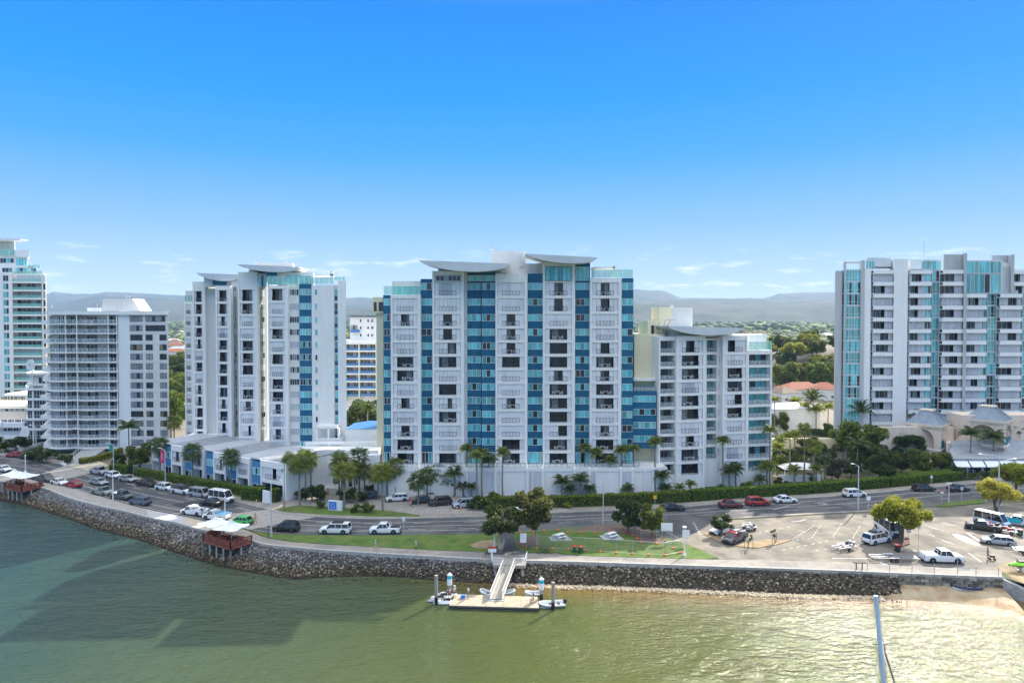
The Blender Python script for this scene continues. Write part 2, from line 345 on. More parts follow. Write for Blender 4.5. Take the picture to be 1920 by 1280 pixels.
# water: fine grid near the shore carries how shallow it is
def water():
    xs = np.concatenate(([-9000, -900, -300], np.arange(-130, 111, 1.5), [300, 900, 9000])); ys = np.concatenate(([-9000, -600, -60, 10], np.arange(30, 134, 1.5), [170, 400, 1500]))
    X, Y = np.meshgrid(xs, ys); V = np.stack([X.ravel(), Y.ravel(), np.full(X.size, WZ)], 1); nx = len(xs); ny = len(ys)
    idx = np.arange(nx * ny).reshape(ny, nx); Fq = np.stack([idx[:-1, :-1], idx[:-1, 1:], idx[1:, 1:], idx[1:, :-1]], -1).reshape(-1, 4)
    me = bpy.data.meshes.new('water'); me.from_pydata(V.tolist(), [], Fq.tolist()); me.materials.append(M['water'])
    w = [G(x, y, WZ) for x, y in wat_px + [(1762, 1126), (1850, 1134), (1925, 1147), (2000, 1180)]]
    wx = np.array([p.x for p in w]); wy = np.array([p.y for p in w])
    d = np.interp(V[:, 0], wx, wy) - V[:, 1]
    amt = np.interp(V[:, 0], [-60, -16, -6, 0, 30, 60], [0.0, 0.0, 0.55, 1.0, 1.0, 0.8])
    s = np.clip(1 - d / (6.5), 0, 1) ** 1.4 * amt
    a = me.attributes.new('shallow', 'FLOAT', 'POINT'); a.data.foreach_set('value', s.astype(np.float32))
    return obj('water', me)
struct(water())
# ---------------------------------------------------------------- flat sheets
def sheet(name, px, z, mat, parent=None, kerbh=0.0, kind=True):
    pts = [G(x, y)[:2] for x, y in px]
    m = MB()
    if kerbh: m.prism(pts, z, z + kerbh)
    else: m.q([(p[0], p[1], z) for p in pts])
    o = m.build(name, mat, parent)
    bm_fix(o)
    if kind and not parent: struct(o)
    return o
import bmesh
def bm_fix(o):
    bm = bmesh.new(); bm.from_mesh(o.data); bmesh.ops.triangulate(bm, faces=[f for f in bm.faces if len(f.verts) > 4])
    for f in bm.faces:
        if abs(f.normal.z) > 0.9 and f.normal.z < 0 and f.calc_center_median().z > -0.001 and len(bm.faces) < 40 and o.name.startswith(('grass', 'car_park')): pass
    bm.to_mesh(o.data); bm.free()
# resample both kerbs by length so the road strip pairs up
def resample(line, k):
    L_ = [0.0]
    for a, b in zip(line[:-1], line[1:]): L_.append(L_[-1] + (b - a).length)
    xs = np.interp(np.linspace(0, L_[-1], k), L_, [p.x for p in line]); ys = np.interp(np.linspace(0, L_[-1], k), L_, [p.y for p in line])
    return [Vector((x, y)) for x, y in zip(xs, ys)]
NKr = resample(NK, 160); FKr = resample(FK, 160)
road = struct(strip('road', FKr, NKr, 0.004, M['asphalt']))
def lerpline(t): return [a.lerp(b, t) for a, b in zip(NKr, FKr)]
def paint(line, w, z=0.012, dash=None, name='lane_line', i0=0, i1=None):
    line = line[i0:i1]
    if dash:
        for p, h in arcpts(line, dash[0] + dash[1]):
            d = Vector((cos(h), sin(h))) * dash[0] / 2; nn = Vector((-sin(h), cos(h))) * w / 2; m = MB()
            m.q([(*(p - d - nn), z), (*(p + d - nn), z), (*(p + d + nn), z), (*(p - d + nn), z)]); m.build('lane_dash', M['line'], road)
    else:
        A = offset(line, w / 2); B = offset(line, -w / 2); strip(name, A, B, z, M['line'], road)
Ln = lerpline(0.17); Lf = lerpline(0.83)
paint(offset(NKr, 2.3), 0.18, i0=4, i1=88); paint(offset(FKr, -2.4), 0.18, i0=4, i1=150)
paint(lerpline(0.5), 0.16, i0=2, i1=158); paint(lerpline(0.315), 0.14, dash=(3, 6)); paint(lerpline(0.69), 0.14, dash=(3, 6))
# intersection patches across the road on the left and near the forecourt
for px in ([(64, 893), (98, 904), (196, 880), (124, 872)], [(395, 978), (470, 992), (596, 968), (500, 955), (440, 962)]):
    sheet('pale_patch', px, 0.016, M['concrete'], road)
sheet('dark_patch', [(318, 945), (372, 962), (452, 949), (400, 934)], 0.016, M['asphalt2'], road)
sheet('dark_patch', [(164, 905), (206, 920), (250, 910), (205, 896)], 0.016, M['asphalt2'], road)
# path along the sea wall
pi_px = [(-160, 868), (0, 890), (80, 904), (131, 914), (174, 927), (210, 937), (262, 952), (345, 969), (385, 978), (440, 989), (471, 998), (501, 1009), (565, 1018), (700, 1026), (811, 1032), (914, 1036),
         (988, 1038), (1065, 1041), (1129, 1044), (1320, 1049), (1400, 1050), (1560, 1054), (1700, 1061), (1878, 1071)]
pathroot = struct(obj('path', None))
e_line = pxline(edge_px); i_line = pxline(pi_px)
Er = resample(e_line, 90); Ir = resample(i_line, 90)
for i in range(89):
    a, b, c, d = Ir[i], Ir[i + 1], Er[i + 1], Er[i]
    def ins(p, q, f): return p.lerp(q, f)
    m = MB(); poly = [ins(a, b, .012), ins(b, a, .012), ins(c, d, .012), ins(d, c, .012)]
    m.prism([(p.x, p.y) for p in poly], 0.0, 0.10 + 0.003 * (i % 3))
    mid_x = (a.x + b.x) / 2
    px_ = 960 + F * mid_x / ((a.y + d.y) / 2)
    mt = M['paleslab'] if 262 < px_ < 335 else (M['beigepave'] if 335 < px_ < 400 else (M['concrete'] if px_ < 262 else M['slab']))
    m.build('paving_slab', mt, pathroot)
strip('path_bed', Ir, Er, 0.085, M['kerb'], pathroot)
# sea wall face and coping
seawall = tag(obj('sea_wall', None), 'low concrete sea wall running along the top of the rock bank', 'wall')
m = MB()
o1 = offset(Er, -0.0); o2 = offset(Er, -0.45)
for i in range(89):
    for zz, A, B in ((0.14, o1, o2),):
        m.q([(*A[i], zz), (*A[i + 1], zz), (*B[i + 1], zz), (*B[i], zz)])
    m.q([(*o2[i], 0.14), (*o2[i + 1], 0.14), (*o2[i + 1], -1.7), (*o2[i], -1.7)])
m.build('coping', M['kerb'], seawall)
# stone courses where the beach lies below
m = MB(); stones = []
stl = [p for p in Er if p.x > 30]
cnt = 0
for row in range(3):
    base = resample(offset(stl, -0.50), 34)
    for j in range(33):
        a, b = base[j], base[j + 1]
        if row % 2: a, b = a.lerp(b, 0.5), b.lerp(base[min(33, j + 2)], 0.5)
        h = atan2(b.y - a.y, b.x - a.x); c = (a + b) / 2; ln = (b - a).length
        if cnt < 9: stones.append(MB().box(-.44, .44, -.12 - .02 * random.random(), .2, 0.02, 0.42 - .03 * random.random()).mesh('stone', M['stone' if cnt % 3 else ('stone_l' if cnt % 2 else 'stone_d')]))
        cnt += 1
        o = obj('stone', stones[cnt % len(stones)], seawall, (c.x, c.y, -0.12 - 0.44 * (row + 1)), h, (ln, 1, 1))
# far kerb and footpath
struct(strip('footpath', offset(FK, 2.2), FK, 0.12, M['slab'], None, 0.12))
km = MB()
def kerbstrip(line, side):
    o_ = offset(line, 0.0); q = offset(line, side * 0.18)
    for i in range(len(line) - 1):
        km.q([(*o_[i], .13), (*o_[i + 1], .13), (*q[i + 1], .13), (*q[i], .13)]); km.q([(*q[i], .13), (*q[i + 1], .13), (*q[i + 1], 0), (*q[i], 0)])
kerbstrip(FK, -1); kerbstrip(NK[:58], 1)
struct(km.build('kerb', M['kerb']))
# ---------------------------------------------------------------- car park, forecourt, lawns
cp = sheet('car_park', [(1262, 1012), (1290, 1020), (1350, 1047), (1560, 1054), (1700, 1061), (1880, 1072), (1960, 1110), (2150, 1110), (2150, 930), (1920, 941), (1841, 945), (1757, 951),
                        (1700, 953), (1635, 960.5), (1560, 964.5), (1361, 975.5), (1330, 985), (1300, 999)], 0.010, M['carpark'])
sheet('access_road', [(1185, 981), (1240, 977.5), (1361, 972), (1361, 976), (1330, 986), (1300, 1000), (1262, 1013), (1240, 1003), (1215, 989)], 0.0135, M['asphalt'])
fc = sheet('forecourt', [(440, 938), (470, 921), (560, 900), (905, 905), (925, 950), (922, 966), (792, 969), (700, 970), (600, 966), (540, 960), (509, 954)], 0.006, M['concrete'])
sheet('driveway', [(120, 871), (164, 883), (206, 874), (180, 862)], 0.135, M['beigepave'])
lawn1 = sheet('grass', [(468, 995.5), (505, 1001), (565, 1003.5), (700, 1004.5), (903, 1001.5), (938, 1001), (940, 1016), (930, 1030), (912, 1035.5), (811, 1031.5), (700, 1025.5), (565, 1017.5), (503, 1008.5)], 0.0, M['grass'], kerbh=0.12)
lawn2 = sheet('grass', [(962, 1000), (975, 997.5), (1040, 991.5), (1147, 983.5), (1185, 982.5), (1215, 990), (1240, 1004), (1262, 1013), (1290, 1021), (1348, 1047), (1320, 1048.5), (1129, 1043.5), (1065, 1040.5), (1045, 1036), (985, 1035), (968, 1030)], 0.0, M['grass'], kerbh=0.12)
sheet('mulch_bed', [(1065, 994), (1129, 984.6), (1190, 983.5), (1212, 990.5), (1240, 1006), (1250, 1017), (1200, 1018), (1190, 1006), (1147, 997)], 0.124, M['mulch'])
sheet('mulch_bed', [(966, 1018), (985, 1007), (1008, 1006), (1014, 1016), (1006, 1025), (975, 1024)], 0.124, M['mulch'])
sheet('bare_patch', [(880, 1022), (903, 1014), (930, 1013), (933, 1023), (915, 1029), (890, 1028)], 0.124, M['drygrass'])
sheet('footway', [(938, 1001), (963, 1000), (966, 1026), (984, 1036), (984, 1040), (905, 1040), (912, 1036), (934, 1031)], 0.128, M['asphalt'])
sheet('grass', [(514, 955.5), (560, 948), (620, 951), (690, 955), (735, 959), (788, 966.5), (786, 969.3), (700, 968.8), (600, 965), (535, 960)], 0.0, M['grass'], kerbh=0.15)
sheet('grass', [(1757, 948.5), (1775, 942), (1841, 936), (1850, 940), (1841, 943.5), (1770, 950.5)], 0.005, M['grass'], kerbh=0.13)
sheet('traffic_island', [(1362, 973.6), (1560, 962.6), (1640, 959), (1642, 956.5), (1560, 960), (1400, 969)], 0.006, M['slab'], kerbh=0.14)
sheet('dry_bed', [(1320, 1002), (1335, 992), (1352, 1000), (1364, 1012), (1350, 1016)], 0.014, M['drygrass'], kerbh=0.1)
sheet('dry_bed', [(1378, 1024), (1395, 1018), (1440, 1012), (1484, 1013), (1462, 1020), (1418, 1028)], 0.014, M['drygrass'], kerbh=0.1)
sheet('dry_bed', [(1668, 1015), (1690, 1006), (1704, 1010), (1706, 1020), (1690, 1026), (1672, 1024)], 0.014, M['mulch'], kerbh=0.16)
sheet('dry_bed', [(1868, 1062), (1890, 1055), (1960, 1062), (1960, 1108), (1900, 1085)], 0.014, M['drygrass'])
def pdash(px0, px1, w=0.14, n=1, par=cp, z=0.018, gap=0.5):
    a = G(*px0); b = G(*px1)
    for k in range(n):
        s = a.lerp(b, k / n); e = a.lerp(b, (k + (1 - gap if n > 1 else 1)) / n); d = (e - s); nn = Vector((-d.y, d.x, 0)).normalized() * w / 2; m = MB()
        m.q([(*(s - nn)[:2], z), (*(e - nn)[:2], z), (*(e + nn)[:2], z), (*(s + nn)[:2], z)]); m.build('bay_line', M['line'], par)
for a, b, n_ in (((1421, 999), (1487, 986), 5), ((1487, 1010), (1528, 984), 9), ((1522, 1008), (1541, 982), 6), ((1466, 1031), (1560, 1012), 7), ((1528, 1032), (1560, 1027), 2), ((1562, 1006), (1579, 980), 8),
                 ((1599, 1008), (1614, 984), 7), ((1520, 1009), (1487, 1012), 3), ((1300, 979), (1314, 1003), 6)):
    pdash(a, b, 0.16 if a[0] != 1300 else 0.35, n_)
for a, b in (((1560, 1046), (1626, 1046.6)), ((1500, 976), (1512, 973)), ((1483, 978), (1505, 976)), ((1741, 987), (1770, 995)), ((1742, 1001), (1752, 1005)), ((1765, 1012), (1790, 1020)), ((1690, 1030), (1730, 1034)),
             ((1780, 1040), (1800, 1046)), ((1815, 1036), (1840, 1053)), ((1840, 952), (1880, 946)), ((1766, 979), (1790, 985)), ((1350, 1052), (1400, 1053)), ((1425, 1054), (1470, 1055)), ((1650, 1055), (1660, 1060)), ((1655, 1055), (1665, 1060)),
             ((1450, 955), (1481, 947)), ((1483, 946), (1500, 944))):
    pdash(a, b, 0.22)
sheet('painted_marking', [(1785, 1001), (1793, 1000), (1812, 1006), (1838, 1020), (1836, 1023), (1815, 1018), (1795, 1009)], 0.02, M['line'], cp)
sheet('painted_marking', [(1810, 998), (1818, 1000), (1838, 1013), (1834, 1014)], 0.02, M['line'], cp)
sheet('painted_marking', [(1808, 985), (1815, 984), (1825, 991), (1816, 991)], 0.02, M['line'], cp)
for k in range(7): pdash((752 + k * 28, 951), (744 + k * 27, 962), 0.12, 1, fc)
for k in range(3): pdash((1525 + k * 9, 942), (1548 + k * 3, 946), 0.2, 1, road)
# ---------------------------------------------------------------- rock bank
def bank():
    xs = list(range(-160, 1692, 12)); m = MB(); n0 = 5
    rows = []
    for x in xs:
        a = G(x, yat(edge_px, x)); b = G(x, yat(wat_px, x), WZ - 0.25)
        a = Vector((a.x, a.y, -0.25)); r = []
        for k in range(n0 + 1):
            t = k / n0; p = a.lerp(b, t); p.z += 0.25 * sin(pi * t); r.append(p)
        b2 = b + Vector((0, -4, -2)); r.append(b2)
        rows.append(r)
    for r0, r1 in zip(rows[:-1], rows[1:]):
        for k in range(n0 + 1): m.q([r0[k], r0[k + 1], r1[k + 1], r1[k]])
    return rows, m
rows, bm_ = bank()
M['bank'] = noisy('bank_gravel', (0.03, 0.025, 0.02), (0.09, 0.075, 0.055), 2, 0.95, 6)
bank_o = struct(bm_.build('embankment', M['bank']))
def ico(sub=0):
    bm = bmesh.new(); bmesh.ops.create_icosphere(bm, subdivisions=sub + 1, radius=1.0)
    v = np.array([p.co[:] for p in bm.verts]); f = np.array([[q.index for q in p.verts] for p in bm.faces]); bm.free(); return v, f
def cloud_mesh(name, C_, R_, mat, sub=0, squash=(1, 1, 1), jit=0.25, rnd=True, smooth=False, rot=True):
    v, f = ico(sub); n = len(C_); nv = len(v)
    rs = np.random.RandomState(len(C_) + 7)
    V = np.repeat(v[None], n, 0) * (1 + jit * (rs.rand(n, nv, 1) - 0.5) * 2) * np.array(squash)
    V = V * (1 + 0.35 * (rs.rand(n, 1, 3) - 0.5))
    if rot:
        a = rs.rand(n) * 6.28; b = (rs.rand(n) - .5) * 1.4; ca, sa, cb, sb = np.cos(a), np.sin(a), np.cos(b), np.sin(b)
        x = V[..., 0] * cb[:, None] + V[..., 2] * sb[:, None]; z = -V[..., 0] * sb[:, None] + V[..., 2] * cb[:, None]; y = V[..., 1]
        V = np.stack([x * ca[:, None] - y * sa[:, None], x * sa[:, None] + y * ca[:, None], z], -1)
    V = V * R_[:, None, None] + C_[:, None, :]
    Fq = (f[None] + (np.arange(n) * nv)[:, None, None]).reshape(-1, 3)
    me = bpy.data.meshes.new(name); me.vertices.add(n * nv); me.vertices.foreach_set('co', V.reshape(-1).astype(np.float32))
    me.loops.add(Fq.size); me.loops.foreach_set('vertex_index', Fq.reshape(-1).astype(np.int32))
    me.polygons.add(len(Fq)); me.polygons.foreach_set('loop_start', np.arange(0, Fq.size, 3, dtype=np.int32)); me.polygons.foreach_set('loop_total', np.full(len(Fq), 3, np.int32))
    if smooth: me.polygons.foreach_set('use_smooth', [True] * len(Fq))
    me.update(calc_edges=True)
    if rnd:
        a = me.attributes.new('rnd', 'FLOAT', 'FACE'); a.data.foreach_set('value', np.repeat(rs.rand(n) ** 1.3, len(f)).astype(np.float32))
    me.materials.append(mat); return me
def rocks():
    C_ = []; R_ = []
    rs = random.Random(5)
    for i in range(len(rows) - 1):
        w = (rows[i + 1][0] - rows[i][0]).length; slope = sum((rows[i][k + 1] - rows[i][k]).length for k in range(5))
        for _ in range(int(w * slope * 15.0)):
            u = rs.random(); t = rs.random() * 5; k = min(4, int(t)); tt = t - k
            p = rows[i][k].lerp(rows[i][k + 1], tt).lerp(rows[i + 1][k].lerp(rows[i + 1][k + 1], tt), u)
            r = rs.uniform(0.10, 0.215)
            C_.append((p.x, p.y, p.z + r * 0.25)); R_.append(r)
    # stragglers at the water's edge and end of the bank
    for _ in range(500):
        x = rs.uniform(-100, 1700); b = G(x, yat(wat_px, x), WZ); C_.append((b.x, b.y - rs.random() * 0.9, WZ - 0.05)); R_.append(rs.uniform(0.1, 0.22))
    for _ in range(260):
        x = rs.uniform(1640, 1685); t = rs.random(); a = G(x, 1088, -1.2); b = G(x, 1112, -2.1); p = a.lerp(b, t); C_.append((p.x, p.y, p.z)); R_.append(rs.uniform(0.15, 0.35))
    return np.array(C_), np.array(R_)
C_, R_ = rocks()
tag(obj('rocks', cloud_mesh('rocks', C_, R_, M['rock'], 0, (1.2, 0.9, 0.75))), 'broken grey and brown rocks armouring the river bank', None, kind='stuff')
# beach below the wall, boat ramp edge
bm2 = MB(); A = []; B = []; C2 = []
for x, y1 in ((1636, 1116), (1680, 1122), (1720, 1124), (1762, 1126), (1810, 1130), (1850, 1135), (1885, 1141), (1925, 1150)):
    a = G(min(x, 1876), yat(edge_px, min(x, 1876))); A.append(Vector((a.x, a.y - 0.3, -1.35))); B.append(G(x, y1 + 1, WZ - 0.03)); C2.append(G(x, y1 + 18, WZ - 0.5))
for i in range(len(A) - 1):
    ma, mb = A[i].lerp(B[i], .5), A[i + 1].lerp(B[i + 1], .5); ma.z += .12; mb.z += .12
    bm2.q([A[i], A[i + 1], mb, ma]); bm2.q([ma, mb, B[i + 1], B[i]]); bm2.q([B[i], B[i + 1], C2[i + 1], C2[i]])
beach = struct(bm2.build('beach', M['sand'], smooth=True))
# narrow sand strip along the foot of the rocks right of the gangway
A = [G(x, yat(wat_px, x) - 6, WZ + 0.10) for x in range(940, 1660, 24)]; B = [G(x, yat(wat_px, x) + 2 + 1.5 * sin(x * .05), WZ - 0.04) for x in range(940, 1660, 24)]
m = MB()
for i in range(len(A) - 1): m.q([A[i], A[i + 1], B[i + 1], B[i]])
struct(m.build('sand_strip', M['sand']))
C_ = []; R_ = []
for _ in range(1100):
    x = random.uniform(935, 1660); t = random.random(); a = G(x, yat(wat_px, x) - 6, WZ + .1); b = G(x, yat(wat_px, x) + 3, WZ); p = a.lerp(b, t); C_.append(p[:]); R_.append(random.uniform(0.06, 0.16))
tag(obj('pebbles', cloud_mesh('pebbles', np.array(C_), np.array(R_), noisy('pale_pebble', (0.40, 0.34, 0.24), (0.62, 0.55, 0.42), 2), 0)), 'pale pebbles and shells along the waterline', None, kind='stuff')
# ramp side: concrete edge and dirt slope
m = MB(); q0 = EDGE[-1]
rl = [Vector((q0.x - 0.2, q0.y))] + ramp_line
for i in range(3):
    a, b = rl[i], rl[i + 1]; z0, z1 = [0, -0.9, -2.2, -4][i:i + 2]
    m.q([(a.x - .35, a.y, z0 + .02), (b.x - .35, b.y, z1 + .02), (b.x + .35, b.y, z1 + .02), (a.x + .35, a.y, z0 + .02)])
    m.q([(a.x - .35, a.y, z0 + .02), (b.x - .35, b.y, z1 + .02), (b.x - .35, b.y, z1 - 2), (a.x - .35, a.y, z0 - 2)])
tag(m.build('ramp_wall', M['kerb']), 'sloping concrete edge of the boat ramp beside the small beach', 'wall')
# ================================================================ buildings
_c = {}
def cached(key, fn):
    if key not in _c: _c[key] = fn()
    return _c[key]
def q2(v): return round(v * 20) / 20
def window_meshes(w, h, n, mats, fm='frame', t=0.07, sillh=0.0):
    w = q2(w); h = q2(h)
    def fr():
        m = MB(); m.box(0, w, -0.05, 0.02, 0, t); m.box(0, w, -0.05, 0.02, h - t, h)
        for i in range(n + 1):
            x = (w - t) * i / n; m.box(x, x + t, -0.045, 0.015, t, h - t)
        if sillh: m.box(t, w - t, -0.04, 0.01, sillh, sillh + t)
        return m.mesh('window_frame', M[fm])
    def pn():
        m = MB(); used = sorted(set(mats))
        for i in range(n):
            x0 = (w - t) * i / n + t * .5; x1 = (w - t) * (i + 1) / n + t * .5
            m.q([(x0, -0.01, t * .5), (x1, -0.01, t * .5), (x1, -0.01, h - t * .5), (x0, -0.01, h - t * .5)], used.index(mats[i]))
        return m.mesh('pane', [M[u] for u in used])
    return cached(('f', w, h, n, fm, t, sillh), fr), cached(('p', w, h, n, mats, t), pn)
PAL = {'teal': [('teal1', 'teal1', 'teal1', 'teal1', 'teal1', 'teal1'), ('teal1', 'teal2', 'teal1', 'teal2', 'teal1', 'teal1'), ('teal2', 'teal3', 'teal2', 'teal3', 'teal2', 'teal3'), ('dark2', 'dark2', 'teal2', 'dark2', 'teal1', 'dark2'),
                ('teal3', 'teal1', 'teal3', 'teal1', 'teal2', 'teal1'), ('teal2', 'dark', 'teal2', 'dark2', 'teal2', 'dark'), ('teal1', 'dark2', 'teal1', 'teal1', 'dark2', 'teal1'), ('teal1', 'teal1', 'teal3', 'teal1', 'teal1', 'teal3')],
       'dark': [('dark', 'dark2', 'dark', 'dark', 'dark2', 'dark'), ('dark', 'dark', 'curtain', 'dark', 'dark2', 'dark'), ('dark2', 'curtain', 'dark', 'dark2', 'curtain', 'dark'), ('dark', 'dark2', 'dark2', 'curtain', 'dark', 'dark2')],
       'grey': [('curtain', 'curtain', 'curtain', 'curtain', 'curtain', 'curtain'), ('curtain', 'dark', 'curtain', 'dark2', 'curtain', 'dark'), ('dark2', 'curtain', 'curtain', 'dark', 'curtain', 'curtain'), ('dark', 'dark', 'dark2', 'dark', 'dark', 'dark')],
       'sh': [('shutter2',) * 6],
       'bronze': [('warm', 'dark', 'warm', 'warm', 'dark', 'warm'), ('curtain', 'curtain', 'dark2', 'curtain', 'curtain', 'dark2'), ('dark', 'dark2', 'dark', 'dark', 'dark2', 'dark'), ('curtain', 'curtain', 'curtain', 'curtain', 'curtain', 'curtain')],
       'navy': [('dark2',) * 6, ('dark2', 'dark', 'dark2', 'dark2', 'dark', 'dark2')]}
RW = random.Random(3)
SEP = {'pilaster', 'spandrel_panel', 'louvre_panel', 'pergola_post', 'frame_post', 'pavilion_post', 'post', 'pier', 'string_course', 'slab', 'balcony', 'side_balcony', 'cornice', 'pergola_beam', 'blue_panel'}
class Bld:
    def __init__(s, name, label, cat, px0, D, rot=0.0, z=0.0):
        p = P(px0, 593, D); s.o = Vector((p.x, D, z)); s.r = radians(rot); s.k = 0.0; s.root = thing(name, label, cat, s.o, s.r); s.mb = {}
    def loc(s, px, py, dy):
        d = ray(px, py); o = Vector((0, 0, H)) - s.o; c, sn = cos(-s.r), sin(-s.r)
        ox, oy = o.x * c - o.y * sn, o.x * sn + o.y * c; dx, dy_ = d.x * c - d.y * sn, d.x * sn + d.y * c
        t = (dy - oy) / dy_; return ox + dx * t, o.z + d.z * t
    def lx(s, px, dy, py=700): return s.loc(px, py, dy)[0]
    def lz(s, py, px, dy): return s.loc(px, py, dy)[1]
    def W(s, x, y, z): c, sn = cos(s.r), sin(s.r); return Vector((s.o.x + x * c - y * sn, s.o.y + x * sn + y * c, s.o.z + z))
    def b(s, mat, x0, x1, y0, y1, z0, z1, name='wall'):
        if s.k and y1 - y0 > 2:
            m = MB() if name in SEP else s.mb.setdefault((name, mat), MB()); d = s.k * (y1 - y0); m.prism([(x0, y0), (x1, y0), (x1 + d, y1), (x0 + d, y1)], z0, z1)
            if name in SEP: m.build(name, M[mat], s.root)
            return
        if name in SEP: MB().box(x0, x1, y0, y1, z0, z1).build(name, M[mat], s.root); return
        s.mb.setdefault((name, mat), MB()).box(x0, x1, y0, y1, z0, z1)
    def done(s):
        for (nm, mt), m in s.mb.items(): m.build(nm, M[mt], s.root)
    def win(s, x, y, z, w, h, n, rz=0.0, pal='teal', name='window', fm='frame', sillh=0.0, t=0.07):
        mats = tuple(RW.choice(PAL[pal])[:n]); f, p = window_meshes(w, h, n, mats, fm, t, sillh)
        o = obj(name, f, s.root, (x, y, z), rz); obj('pane', p, o)
        return o
def shutter_mesh(w, h, mat='shutter'):
    w = q2(w); h = q2(h)
    def f():
        m = MB(); m.box(0.015, w - 0.015, 0, 0.05, 0, h)
        m.box(0.015, w - .015, -.02, 0, h - .09, h); m.box(.015, w - .015, -.02, 0, 0, .09)
        m.box(.015, .08, -.02, 0, .09, h - .09); m.box(w - .08, w - .015, -.02, 0, .09, h - .09); return m.mesh('shutter', M[mat])
    return cached(('s', w, h, mat), f)
def railing_mesh(w, h=1.0, n=5, mat='dframe', glassy=None, bars=0):
    w = q2(w)
    def f():
        m = MB(); t = 0.05
        m.box(0, w, 0, t, h - t, h); m.box(0, w, 0, t, 0.05, 0.05 + t)
        for i in range(n + 1): x = (w - t) * i / n; m.box(x, x + t, 0, t, 0, h - t)
        k = int(w / 0.14) if bars else 0
        for i in range(k): x = w * (i + .5) / k; m.box(x, x + .018, .01, .03, .1, h - t)
        if glassy: m.box(t, w - t, .018, .03, .1, h - t, 1)
        return m.mesh('railing', [M[mat], M[glassy]] if glassy else M[mat])
    return cached(('r', w, h, n, mat, glassy, bars), f)
def chair_me():
    m = MB(); m.box(-.24, .24, -.24, .24, .40, .46); m.box(-.24, .24, .2, .26, .46, .88)
    for x in (-.22, .18):
        for y in (-.22, .18): m.box(x, x + .04, y, y + .04, 0, .4)
    m.box(-.27, -.22, -.2, .22, .6, .64); m.box(.22, .27, -.2, .22, .6, .64); return m.mesh('outdoor_chair', M['wpaint'])
def table_me():
    m = MB(); m.box(-.55, .55, -.38, .38, .70, .75)
    for x in (-.5, .44):
        for y in (-.33, .27): m.box(x, x + .06, y, y + .06, 0, .7)
    return m.mesh('outdoor_table', M['wpaint'])
CH, TB = chair_me(), table_me()
def furnish(b, x0, x1, y, z, where):
    w = x1 - x0; k = RW.random()
    cx = x0 + w * RW.uniform(.35, .65)
    t = obj('outdoor_table', TB, None, b.W(cx, y + .65, z), b.r + RW.uniform(-.1, .1)); tag(t, 'white table, ' + where, 'table', 'outdoor tables on the balconies')
    for sgn, sd in ((-1, 'left'), (1, 'right')):
        if w > 2 or sgn > 0:
            c = obj('outdoor_chair', CH, None, b.W(cx + sgn * .85, y + .6, z), b.r + sgn * pi / 2 * -1 + RW.uniform(-.4, .4))
            tag(c, 'white chair %s of table, %s' % (sd, where), 'chair', 'outdoor chairs on the balconies')
def cell(b, x0, x1, dy, zt, h, st, where, pal='dark', rec=1.35, np_=6, rail=(1, 5), door_n=4, fr='dframe', rglass=None):
    W = x1 - x0; pw = W / np_
    closed = {'C': set(range(6)), 'M': {0, 1, 4, 5}, 'O': {0, 5}, 'N': {0, 1, 2, 5}, 'S': {0, 1, 2, 4, 5}, 'P': set(range(6)), 'L': {0, 3, 4, 5}, 'F': set()}[st]
    if np_ != 6: closed = {int(c * np_ / 6) for c in closed} if st != 'F' else set()
    if len(closed) < np_: b.win(x0 + .05, dy + rec - .04, zt - h + .02, W - .1, h - .1, door_n, 0, pal, 'balcony_door', fr)
    for i in closed:
        mt = 'shutter2' if (st == 'P' and i in (1, 2, 3)) else 'shutter'
        obj('shutter', shutter_mesh(pw, h - .03, mt), b.root, (x0 + i * pw, dy + .14, zt - h + .01))
    ra, rb = x0 + pw * rail[0] * np_ / 6, x0 + pw * rail[1] * np_ / 6
    obj('railing', railing_mesh(rb - ra, 1.0, 5, 'dframe', rglass), b.root, (ra, dy - .07, zt - h + .03))
    if st in 'OMNLF' and RW.random() < .62: furnish(b, x0 + pw, x1 - pw, dy, zt - h + .01, where)
def white_bay(b, px0, px1, dy, top, rows, states, zb, where, pl=0.45, pr_=0.7, mat='white', band=0.62, depth=12, i0=0, rec=1.35, h_last=2.35, **kw):
    x0 = b.lx(px0, dy); x1 = b.lx(px1, dy); zt = b.lz(top, px0, dy) if top > 100 else top
    b.b(mat, x0, x1, dy + rec, dy + depth, zb, zt)                       # core
    b.b(mat, x0, x0 + pl, dy - .12, dy + rec, zb, zt); b.b(mat, x1 - pr_, x1, dy - .12, dy + rec, zb, zt)
    zprev = zt
    for i, st in enumerate(states):
        z = rows[i + i0]; h = (z - rows[i + i0 + 1] - band) if i + i0 + 1 < len(rows) else h_last
        b.b(mat, x0 + pl, x1 - pr_, dy, dy + rec, z, zprev)              # band
        if st != '-': cell(b, x0 + pl + .04, x1 - pr_ - .04, dy, z, h, st, '%s floor, %s' % (ORD[len(states) - 1 - i], where), rec=rec, **kw)
        else: b.b(mat, x0 + pl, x1 - pr_, dy, dy + rec, z - h, z)
        zprev = z - h
    b.b(mat, x0 + pl, x1 - pr_, dy, dy + rec, zb, zprev)
    return x0, x1, zt
